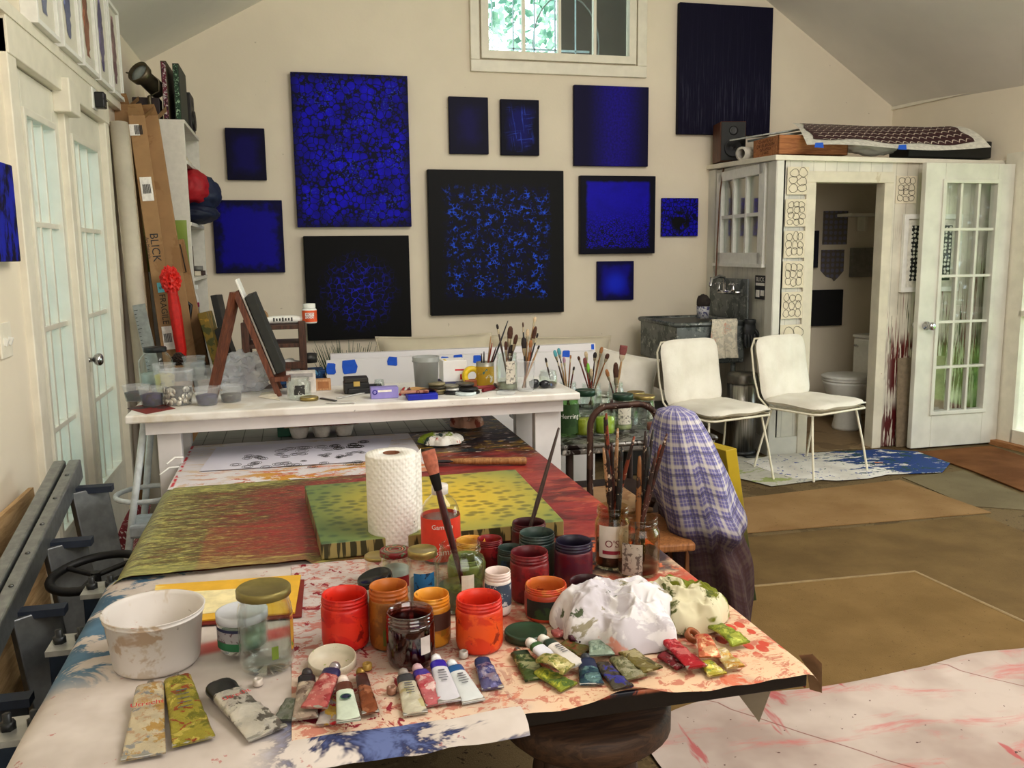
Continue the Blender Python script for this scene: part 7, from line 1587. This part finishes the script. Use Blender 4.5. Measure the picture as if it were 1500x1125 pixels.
# lidded jars
gjar('small jar with flat gold lid at the left of the lidded jars', 555, 858, 38, 813, TZ + .0065, lid=M_GOLD, neck=.95)
M_REDLID = stained('dark_red_lid', (120, 26, 30), [((90, 110, 80), .56, 60)], .35)
j3, c3, r3, h3 = gjar('glass jar with dark red patterned lid behind the black lid', 581, 880, 43, 805, TZ + .0065, lid=M_REDLID, neck=.95, labelmat=plain(150, 36, 40), la=(-1.6, -.6), lz=(.25, .5), cont=plain(190, 190, 180, .5), cz=.6)
for rr_ in (.3, .5, .68): MB().lathe([(r3 * rr_, h3 + .001), (r3 * (rr_ + .08), h3 + .001)], 30).build('lid_ring', plain(120, 128, 100) if rr_ != .5 else plain(176, 120, 90), j3)
gjar('glass jar with gold lid and blue barcode label', 621, 900, 41, 804, TZ + .0065, lid=M_GOLD, neck=.95, labelmat=stained('blue_barcode', (40, 110, 160), [((20, 40, 60), .6, 50)], .5), la=(-2.4, -.8), lz=(.28, .66), cont=plain(160, 160, 150, .5), cz=.5)
j4, c4, r4, h4 = gjar('clear cup-like jar under the tilted black lid', 552, 905, 44, 858, TZ + .0065)
solo('jar_lid', 'glossy black lid tilted on the clear jar behind the amber one', 'lid', MB().lathe([(0, .011), (r4 * .98, .011), (r4 * 1.06, .0125), (r4 * 1.14, .011), (r4 * 1.17, .008), (r4 * 1.17, 0), (0, 0)], 36), plain(18, 18, 20, .18), (c4.x, c4.y, c4.z + h4 + .012), rot=(R_(4), R_(-14), 0))
# foreground left group
c, r, h = cyl(233, 998, 141, 889, TZ + .004)
tb_ = thing('plastic_tub', 'large white paint-smeared plastic tub at the left of the table', 'tub', c)
M_TUB = stained('smeared_tub', (222, 216, 212), [((204, 192, 178), .54, 7), ((186, 164, 142), .68, 9), ((180, 110, 96), .76, 12), ((130, 118, 106), .72, 16)], .45, 5)
MB().lathe([(0, .001), (r * .80, 0), (r * .845, .006), (r * .955, h * .90), (r * .985, h * .905), (r * .985, h * .93), (r * .965, h * .935), (r * 1.0, h * .985), (r * 1.01, h), (r * .98, h), (r * .94, h * .93), (r * .825, .01), (0, .009)], 56).build('tub_wall', M_TUB, tb_)
MB().lathe([(0, h * .34), (r * .87, h * .34)], 48).build('residue', stained('cream_residue', (224, 206, 186), [((236, 226, 214), .5, 5)], .5), tb_)
g1, gc1, gr1, gh1 = gjar('green-labelled jar with white lid behind the tall gold-lidded jar', 358, 962, 72, 893, TZ + .0145, lid=plain(206, 208, 216, .4, var=.03), neck=.93, glassm=M_JAR, cont=plain(150, 172, 154, .3), cz=.45, labelmat=plain(38, 104, 66), la=(-2.9, -1.6), lz=(.14, .34), lidh=.2)
MB().lathe([(gr1 * 1.006, gh1 * .34), (gr1 * 1.006, gh1 * .62)], 12, a0=-2.9, a1=-1.6).build('label_panel', stained('grey_panel', (160, 156, 160), [((90, 60, 70), .56, 60)], .5), g1); MB().lathe([(gr1 * 1.006, gh1 * .62), (gr1 * 1.006, gh1 * .70)], 12, a0=-2.9, a1=-1.6).build('label_band', plain(30, 34, 70), g1)
g2, gc2, gr2, gh2 = gjar('tall empty glass jar with brassy lid in the left foreground', 393, 992, 78, 859, TZ + .006, lid=plain(134, 122, 72, .4, .5), neck=.90, labelmat=stained('torn_label', (196, 150, 60), [((150, 40, 50), .52, 24), ((100, 130, 50), .56, 20)], .5), la=(-.45, .3), lz=(.22, .66), lidh=.085)
MB().lathe([(gr2 * 1.006, gh2 * .2), (gr2 * 1.006, gh2 * .36)], 8, a0=-1.35, a1=-1.1).build('label_scrap', plain(110, 130, 50), g2)
# brush jars at the right edge
k1, kc1, kr1, kh1 = gjar('tall labelled sauce jar of dark handles, rear one of the two brush jars', 897, 838, 52, 741, TZ + .004, neck=.86, name='brush_jar', cont=plain(46, 26, 20, .3), cz=.4, labelmat=plain(216, 208, 200, .6, var=.03), la=(-2.75, -.9), lz=(.22, .74), glassm=M_BROWNJAR)
text("O'S", kh1 * .16, plain(110, 26, 44), k1, RZ(-22) @ T((0, 0, kh1 * .45)), bend=kr1 * 1.03); MB().lathe([(kr1 * 1.016, kh1 * .28), (kr1 * 1.016, kh1 * .34)], 12, a0=-2.5, a1=-1.5).build('label_stripe', plain(150, 40, 62), k1); MB().lathe([(kr1 * 1.016, kh1 * .24), (kr1 * 1.016, kh1 * .7)], 8, a0=-1.3, a1=-.95).build('fine_print', stained('fine_print', (200, 192, 180), [((90, 80, 76), .53, 90)], .6), k1)
k2, kc2, kr2, kh2 = gjar('wide glass jar of brush handles with brown solvent, front one of the two', 934, 850, 63, 757, TZ + .004, neck=.86, name='brush_jar', cont=plain(58, 26, 16, .3), cz=.22, labelmat=stained('peeling_label', (190, 184, 174), [((110, 100, 94), .54, 90)], .6), la=(-2.75, -1.75), lz=(.06, .62), glassm=M_BROWNJAR)
HS = [(886, 612, 1, 2, 'dark plum'), (888, 606, 1, 5, 'orange brown'), (884, 656, 1, 3, 'cream-flecked'), (889, 660, 1, 2, 'black'), (905, 628, 1, 3, 'white-tipped'), (896, 650, 1, 0, 'dark red'), (911, 655, 1, 4, 'grey-black'), (929, 640, 1, 5, 'rust red'), (925, 652, 1, 2, 'deep brown'),
      (946, 632, 2, 2, 'olive black'), (957, 630, 2, 4, 'white-flecked black'), (977, 636, 2, 0, 'red-brown slanted'), (937, 668, 2, 1, 'short tan'), (961, 664, 2, 0, 'short red-brown'), (968, 652, 2, 5, 'rust slanted'), (950, 655, 2, 4, 'thick grey')]
for k, (px, py, w_, hm, nm) in enumerate(HS):
    c0, r0_ = (kc1, kr1) if w_ == 1 else (kc2, kr2); tp = PY(px, py, c0.y + rnd.uniform(-.03, .03)); dx = max(-.7 * r0_, min(.7 * r0_, -(tp.x - c0.x) * .35 + rnd.uniform(-.012, .012)))
    stick('%s brush handle standing in the %s' % (nm, 'rear labelled jar' if w_ == 1 else 'front jar of brown solvent'), Vector((c0.x + dx, c0.y + rnd.uniform(-.4, .4) * r0_, TZ + .012)), tp, .0052 if k % 3 else .0064, stained('spotted_handle', ((70, 34, 28), (130, 84, 46), (44, 30, 26), (170, 130, 96), (40, 40, 40), (130, 56, 32))[hm], [((200, 180, 160), .64, 70), ((40, 24, 20), .5, 30)], .45, 30), 'brush handles in the two big jars')

# lids and caps
disc('jar_lid', 'dark green lid lying by the green paint tubes', 770, 933, 63, TZ + .006, .014, plain(40, 66, 46, .3))
c = P(487, 974, TZ + .006); r = 35 * depth(c) / F
solo('jar_lid', 'upturned cream lid with a green paint dab behind the left tubes', 'lid', MB().lathe([(0, .004), (r * .93, .004), (r * .94, .017), (r * .97, .018), (r, .016), (r, .002), (r * .95, 0), (0, 0)], 40), stained('cream_lid', (206, 198, 178), [((130, 150, 50), .70, 22)], .4), c, rot=(R_(8), 0, 0))
capp = [(0, 0), (.0088, 0), (.0092, .002), (.0086, .011), (.006, .0125), (.006, .006), (0, .006)]
for px, py, cc, nm in ((378, 1003, (206, 196, 186), 'white screw cap below the tall glass jar'), (574, 1015, (150, 110, 90), 'brown-rimmed screw cap left of the row of tubes'), (679, 962, (190, 186, 180), 'silver screw cap below the orange-red jar'), (538, 980, (170, 140, 70), 'brass screw cap beside the rust tube')):
    c = P(px, py, TZ + .0062); solo('screw_cap', nm, 'cap', MB().lathe(capp, 18), plain(*cc, .35, .2), c)

# ------------------------------------------------------------------ paint tubes
def ptube(label, hd, tl, w, body, shoulder=None, cap=None, txt=None, tcol=None, lift=0.0, tb=.22, fat=.55, crum=.004, seed=1, emb=None, tsz=.014, flat=False, neck=True, bow=0.0):
    z0 = TZ + .0075 + lift
    a = P(*hd, z0 + .010); b = P(*tl, z0 + .003)
    d = Vector((b.x - a.x, b.y - a.y, 0)); L = d.length; rz = math.atan2(d.y, d.x) - PI / 2      # local +y: head -> tail
    W = w * depth(b) / F
    o = thing('paint_tube', label, 'paint tube', (a.x, a.y, z0), rz)
    c0 = .020 if cap else .008; ws = W * .72; cap_r = min(.0095, ws * .36)
    th0 = ws * fat if not flat else .008
    def sec(t_, grow=0.0):
        y = c0 + (L - c0) * t_
        k = t_ ; wd = ws + (W - ws) * k ** 1.3; th = th0 * (1 - k) ** .8 + .0035
        if t_ < .06: f = .45 + .55 * (t_ / .06) ** .5; wd *= f; th *= f
        pts = []
        for i in range(18):
            q = 2 * PI * i / 18; x = math.copysign(abs(math.cos(q)) ** .75, math.cos(q)) * wd / 2; z = math.copysign(abs(math.sin(q)) ** .8, math.sin(q)) * th / 2
            nz_ = noise.noise(Vector((x * 70, y * 60, seed * 3.7))) * crum * min(1, t_ * 5) * (z > 0) + abs(noise.noise(Vector((x * 30 + seed, y * 90, seed)))) * crum * .7 * (z > 0)
            pts.append((x + grow * math.cos(q), y, max(.0004, z + th / 2 + nz_ + bow * math.sin(PI * t_)) + (grow * math.sin(q))))
        return pts
    def loft(ts, grow=0.0):
        m = MB(); S = [sec(t_, grow) for t_ in ts]; n = 18; vs = [p for s_ in S for p in s_]
        fs = [(j * n + i, j * n + (i + 1) % n, (j + 1) * n + (i + 1) % n, (j + 1) * n + i) for j in range(len(S) - 1) for i in range(n)]
        m.add(vs, fs, True); m.add(S[0], [tuple(range(n))]); m.add(S[-1], [tuple(range(n))]); return m
    t0 = tb if shoulder else 0.0
    loft([t0 + (1 - t0) * i / 16 for i in range(17)]).build('body', body, o)
    if shoulder: loft([0, .015, .03, .06] + [.06 + (tb - .06) * i / 4 for i in range(1, 5)]).build('shoulder', shoulder, o)
    if neck: MB().lathe([(cap_r * .7, 0), (cap_r * .7, .010)], 12, T((0, c0 - .009, th0 * .35 + .002)) @ RX(-90)).build('neck', plain(150, 148, 140, .3, .9), o)
    if cap: MB().lathe([(0, 0), (cap_r * .9, 0), (cap_r, .002), (cap_r * 1.05, .016), (0, .016)], 16, T((0, .001, th0 * .4 + .003)) @ RX(-90), wob=lambda q, z: 1 + .03 * math.cos(q * 8)).build('cap', cap, o)
    MB().b2((-W / 2, L - .009, .0), (W / 2, L, .0042)).build('crimp', plain(178, 176, 170, .35, .7) if not flat else body, o, bev=.001)
    if txt == '#':
        m = MB(); rr = random.Random(seed)
        for k in range(5): m.box((0, c0 + (L - c0) * (.34 + .06 * k), th0 * (.66 - .05 * k) + .0062 + crum * .5), (ws * rr.uniform(.3, .62), .0016 if k else .003, .0006))
        m.build('print', plain(96, 96, 104, .5), o)
    elif txt:
        zt_ = th0 * .62 + .0075 + bow
        text(txt, tsz, tcol or M_TEXTD, o, T((0, c0 + (L - c0) * .42, zt_ + crum * .6)) @ RX(-6) @ RZ(180))
    if emb: MB().lathe([(.0, .0), (.0075, 0)], 24, T((0, L * .55, th0 * .55 + .006))).build('emblem', emb, o); MB().lathe([(.0075, .0), (.0092, 0)], 24, T((0, L * .55, th0 * .55 + .0063))).build('emblem_ring', plain(40, 110, 80), o)
    return o
def sv(base, *st, metal=.35, rough=.38): return stained('tube_skin', base, [(c, .54 + .03 * i, 26 + 9 * i) for i, c in enumerate(st)], rough, 40, metal, bs=.25)
SILV = plain(176, 174, 168, .3, .85)
ptube('large cream tube with red script, left one of two below the white tub', (221, 1000), (210, 1108), 62, sv((206, 192, 164), (186, 150, 90), (150, 150, 150), (190, 160, 130)), None, None, 'Utrecht', M_TEXTR, tsz=.0165, fat=.42, crum=.006, seed=2)
ptube('olive yellow large tube, right one of two below the white tub', (258, 990), (284, 1086), 60, sv((164, 152, 60), (120, 116, 40), (196, 180, 90), (150, 70, 40)), None, None, '#', M_TEXTD, fat=.42, crum=.006, seed=3)
ptube('large white tube with black shoulder and red script, lying slanted', (314, 1003), (393, 1074), 62, sv((206, 200, 190), (110, 104, 96), (180, 176, 170), metal=.5), plain(22, 22, 24, .3), None, 'Utrecht', M_TEXTR, tsz=.015, fat=.5, crum=.006, seed=4, tb=.24)
ptube('dull green-grey flat tube under the left cluster of tubes', (430, 1018), (415, 1054), 30, sv((120, 122, 112), (90, 96, 80)), flat=True, neck=False, seed=5)
ptube('grey-brown tube with dark shoulder, left in the cluster by the upturned lid', (450, 984), (447, 1052), 38, sv((168, 150, 136), (120, 100, 90), (196, 180, 160)), plain(34, 28, 34, .35), plain(50, 44, 46, .4), seed=6, lift=.004)
ptube('flat silver tube with red smear under the emblem tube', (492, 1006), (480, 1060), 34, sv((190, 180, 176), (190, 40, 50), (206, 170, 80)), flat=True, neck=False, seed=7)
ptube('pink-smeared tube with navy shoulder lying across the left cluster', (492, 975), (460, 1036), 40, sv((196, 110, 106), (160, 60, 66), (210, 160, 150)), plain(40, 34, 76, .35), plain(170, 160, 164, .3, .7), seed=8, lift=.016)
ptube('rust brown boxy tube right in the left cluster', (527, 980), (543, 1044), 26, sv((140, 78, 48), (90, 46, 32), (170, 110, 80)), plain(62, 30, 26, .4), plain(150, 120, 60, .35, .7), seed=9, lift=.003, tb=.35)
ptube('pale green tube with round boat emblem and brown shoulder', (502, 994), (511, 1056), 36, plain(196, 206, 190, .4), plain(84, 42, 30, .35), plain(222, 206, 196, .4), None, seed=10, lift=.015, tb=.26, crum=.001, emb=plain(28, 34, 70))
ptube('cream tube with charcoal shoulder, first of the row of four', (590, 984), (609, 1045), 37, sv((212, 206, 186), (196, 186, 140)), plain(52, 52, 56, .4), plain(150, 140, 132, .4), '#', None, seed=11, tsz=.010)
ptube('pink smeared tube with violet shoulder, second of the row of four', (610, 977), (641, 1031), 35, sv((206, 116, 122), (190, 80, 90), (220, 190, 186)), plain(58, 40, 128, .35), plain(206, 170, 176, .4), seed=12)
ptube('clean white tube with ultramarine band, third of the row of four', (638, 963), (659, 1027), 35, plain(206, 204, 212, .4, var=.04), plain(48, 30, 150, .35), plain(232, 230, 232, .4), '#', None, seed=13, crum=.001, tsz=.007, lift=.003)
ptube('white tube with teal blue band, last of the row of four', (660, 971), (694, 1027), 36, plain(208, 212, 214, .4, var=.04), plain(24, 84, 138, .35), plain(222, 226, 228, .4), '#', None, seed=14, crum=.001, tsz=.009)
ptube('crumpled dark blue and lilac tube lying alone below the orange-red jar', (704, 964), (722, 1008), 34, sv((100, 96, 140), (50, 54, 110), (150, 140, 160)), plain(36, 44, 86, .4), None, seed=15, crum=.006)
ptube('dark green flattened tube, leftmost by the green lid', (757, 949), (788, 994), 40, sv((74, 92, 44), (40, 60, 34), (150, 150, 110)), plain(38, 58, 34, .4), None, seed=16, flat=True)
ptube('white tube with green band, lower one of two pointing at the green lid', (774, 939), (812, 968), 30, plain(212, 212, 222, .4), plain(48, 84, 44, .35), plain(226, 222, 216, .4), seed=17, lift=.012, crum=.001)
ptube('white tube with dark green band, upper one of two pointing at the green lid', (792, 934), (848, 974), 30, plain(212, 206, 200, .4, var=.08), plain(30, 50, 40, .35), plain(220, 216, 206, .4), '#', None, seed=18, lift=.012, crum=.001, tsz=.009)
ptube('lime-smeared tube lying under the folded olive one', (783, 976), (834, 1006), 36, sv((146, 156, 60), (190, 190, 70), (96, 120, 60)), flat=True, neck=False, seed=19)
ptube('folded olive and cream tube on top of the lime-smeared one', (783, 960), (834, 980), 36, sv((176, 164, 100), (110, 120, 50), (200, 190, 140)), flat=True, neck=False, seed=20, lift=.016, bow=.008)
ptube('navy and teal tube standing out below the green tubes', (857, 962), (867, 1002), 37, sv((40, 70, 84), (26, 44, 70), (90, 120, 120)), plain(24, 34, 66, .4), plain(46, 50, 60, .4), seed=21, tb=.4)
ptube('pale grey-green tube end with white crimp in front of the white rag', (873, 934), (882, 959), 38, sv((150, 166, 150), (110, 128, 116)), flat=True, neck=False, seed=22, lift=.012)
ptube('dark brown tube with ultramarine smear at its end', (877, 966), (914, 1007), 33, sv((84, 76, 66), (52, 46, 44), (60, 60, 150)), flat=True, neck=False, seed=23)
ptube('grey olive flattened tube right of the blue-ended one', (898, 958), (933, 992), 36, sv((126, 124, 90), (92, 92, 62), (160, 156, 130)), flat=True, neck=False, seed=24, lift=.003)
ptube('olive yellow flattened tube poking out under the white rag', (893, 934), (957, 981), 36, sv((120, 108, 56), (84, 76, 44), (170, 160, 120)), flat=True, neck=False, seed=25, lift=.007)
ptube('dark olive flattened tube behind the two green-banded tubes', (819, 937), (860, 955), 34, sv((104, 90, 44), (130, 60, 40), (84, 84, 40)), flat=True, neck=False, seed=26, lift=.002)
ptube('dark plum crumpled tube beside the white rag', (826, 931), (852, 934), 26, sv((66, 20, 34), (40, 12, 24)), flat=True, neck=False, seed=27, lift=.010, crum=.008)
ptube('pale pink crumpled tube end behind the green lid', (808, 928), (830, 924), 26, sv((190, 110, 110), (220, 170, 164)), flat=True, neck=False, seed=33, lift=.002, crum=.008)
ptube('bright red flattened tube under the green-stained rag', (972, 930), (1022, 977), 33, sv((186, 40, 52), (150, 30, 44), (206, 110, 110)), None, None, seed=28, lift=.010, fat=.35)
ptube('dark red flattened tube under the bright red one', (963, 953), (1002, 976), 30, sv((120, 30, 38), (90, 24, 34), (160, 130, 130)), flat=True, neck=False, seed=29)
ptube('orange-red smeared tube right of the bright red one', (1027, 926), (1040, 962), 32, sv((204, 120, 84), (190, 70, 56), (220, 170, 130)), flat=True, neck=False, seed=30, lift=.014, bow=.006)
ptube('lime green flattened tube at the right end of the tubes', (1040, 911), (1086, 943), 34, sv((146, 156, 56), (110, 124, 48), (176, 180, 80)), flat=True, neck=False, seed=31, lift=.006, bow=.006)
ptube('yellow-white smeared tube near the right corner of the table', (1049, 946), (1078, 977), 30, sv((214, 190, 130), (226, 210, 180), (200, 150, 70)), flat=True, neck=False, seed=32, lift=.005)
ptube('greenish yellow tube end with dark crimp below the orange-red one', (1029, 964), (1052, 988), 31, sv((190, 176, 70), (130, 140, 60), (220, 206, 140)), flat=True, neck=False, seed=34)
solo('tape_roll', 'small rust brown ring between the red and orange tubes', 'ring', MB().lathe([(.009, 0), (.015, 0), (.015, .012), (.009, .012), (.009, 0)], 22), plain(150, 84, 44, .5), (*P(1012, 945, TZ).xy, TZ + .016), rot=(R_(32), 0, R_(30)))
# two large rags
M_RAG1 = stained('white_rag', (226, 222, 224), [((196, 190, 196), .50, 9), ((150, 142, 120), .64, 11), ((214, 150, 134), .66, 6), ((80, 90, 66), .70, 16)], .9, 6, bs=.08)  # grey blotches put fold shade into the colour, among real paint stains
rag('paint_rag', 'large crumpled white rag lying over the paint tubes', 905, 922, .128, .125, .105, 7.7, M_RAG1, .3, 110)
M_RAG2 = stained('green_rag', (214, 206, 176), [((112, 116, 30), .49, 8), ((80, 86, 40), .6, 12), ((222, 170, 150), .68, 7)], .9, 8, bs=.08)
rag('paint_rag', 'crumpled white and olive green stained rag right of the large white one', 1000, 905, .088, .092, .085, 11.4, M_RAG2, .8, 90)

# ------------------------------------------------------------------ light, world, camera
w = bpy.data.worlds.new('world'); SC.world = w; w.use_nodes = True; wt_ = w.node_tree; wt_.nodes.clear()
bgn = wt_.nodes.new('ShaderNodeBackground'); bgn.inputs[0].default_value = (.80, .92, 1.0, 1); bgn.inputs[1].default_value = 3.2
on = wt_.nodes.new('ShaderNodeOutputWorld'); wt_.links.new(bgn.outputs[0], on.inputs[0])
def area(name, loc, tgt, sx, sy, e, col):
    l = bpy.data.lights.new(name, 'AREA'); l.shape = 'RECTANGLE'; l.size = sx; l.size_y = sy; l.energy = e; l.color = col
    o = bpy.data.objects.new(name, l); COL.objects.link(o); o.location = loc
    o.rotation_euler = (Vector(tgt) - Vector(loc)).to_track_quat('-Z', 'Y').to_euler(); return o
area('skylight_lamp', (2.6, 1.2, 3.6), (2.0, 3.6, 0), 2.2, 2.6, 122, (1.0, .965, .90))
area('garden_window_lamp', (xr(2.2) + .45, 2.2, 1.3), (1.0, 3.6, 1.1), 2.4, 1.9, 60, (1.0, .99, .95))
area('front_window_lamp', (1.2, -1.9, 2.1), (1.4, 4.5, 1.3), 3.0, 1.8, 50, (1.0, .97, .92))
sun = bpy.data.lights.new('sun_lamp', 'SUN'); sun.energy = 7; sun.angle = R_(10); sun.color = (1, .96, .86)
so_ = bpy.data.objects.new('sun_lamp', sun); COL.objects.link(so_); so_.rotation_euler = (R_(-24), R_(6), 0)
# finer pieces hang under the part they belong to
PARENT = {'lettering': ('label', 'cap_label'), 'label_panel': ('label',), 'label_band': ('label',), 'label_stripe': ('label',), 'fine_print': ('label',), 'barcode': ('label',), 'bolt': ('bearing_plate',), 'lid_ring': ('lid',), 'emblem_ring': ('emblem',), 'page_block': ('cover',), 'piping': ('cover',),
          'paint': ('wells',), 'toggle': ('plate',), 'clasp': ('lid',), 'wheel_spokes': ('handwheel',), 'graduations': ('blade',), 'lens': ('head',), 'woofer': ('baffle', 'cabinet'), 'tweeter': ('baffle', 'cabinet'), 'crimp': ('body',), 'ferrule': (), 'watercolour': ('mount',), 'stamp': ('carton',), 'stripe': ('carton',), 'print': ('carton', 'body', 'mount'), 'rivets': ('rail',), 'loose_sheet': ('roll',)}
for o in list(SC.objects):
    want = PARENT.get(o.name.split('.')[0])
    if want and o.parent and o.parent.parent is None:
        for s_ in o.parent.children:
            if s_ != o and s_.name.split('.')[0] in want and s_.location.length < 1e-6 and s_.parent == o.parent: o.parent = s_; break
cam = bpy.data.cameras.new('camera'); co = bpy.data.objects.new('camera', cam); COL.objects.link(co)
cam.sensor_fit = 'HORIZONTAL'; cam.sensor_width = 36; cam.lens = F / 1500 * 36; cam.clip_start = .05; cam.clip_end = 100
mm_ = RM @ Matrix(((1, 0, 0), (0, -1, 0), (0, 0, -1)))
co.matrix_world = T(CP) @ mm_.to_4x4()
SC.camera = co
SC.view_settings.view_transform = 'Standard'; SC.view_settings.look = 'None'; SC.view_settings.exposure = .24; SC.view_settings.gamma = .93
cy_ = SC.cycles; cy_.use_denoising = True; cy_.max_bounces = 10; cy_.transparent_max_bounces = 24; cy_.glossy_bounces = 4; cy_.diffuse_bounces = 4; cy_.sample_clamp_indirect = 6; cy_.caustics_reflective = False; cy_.caustics_refractive = False
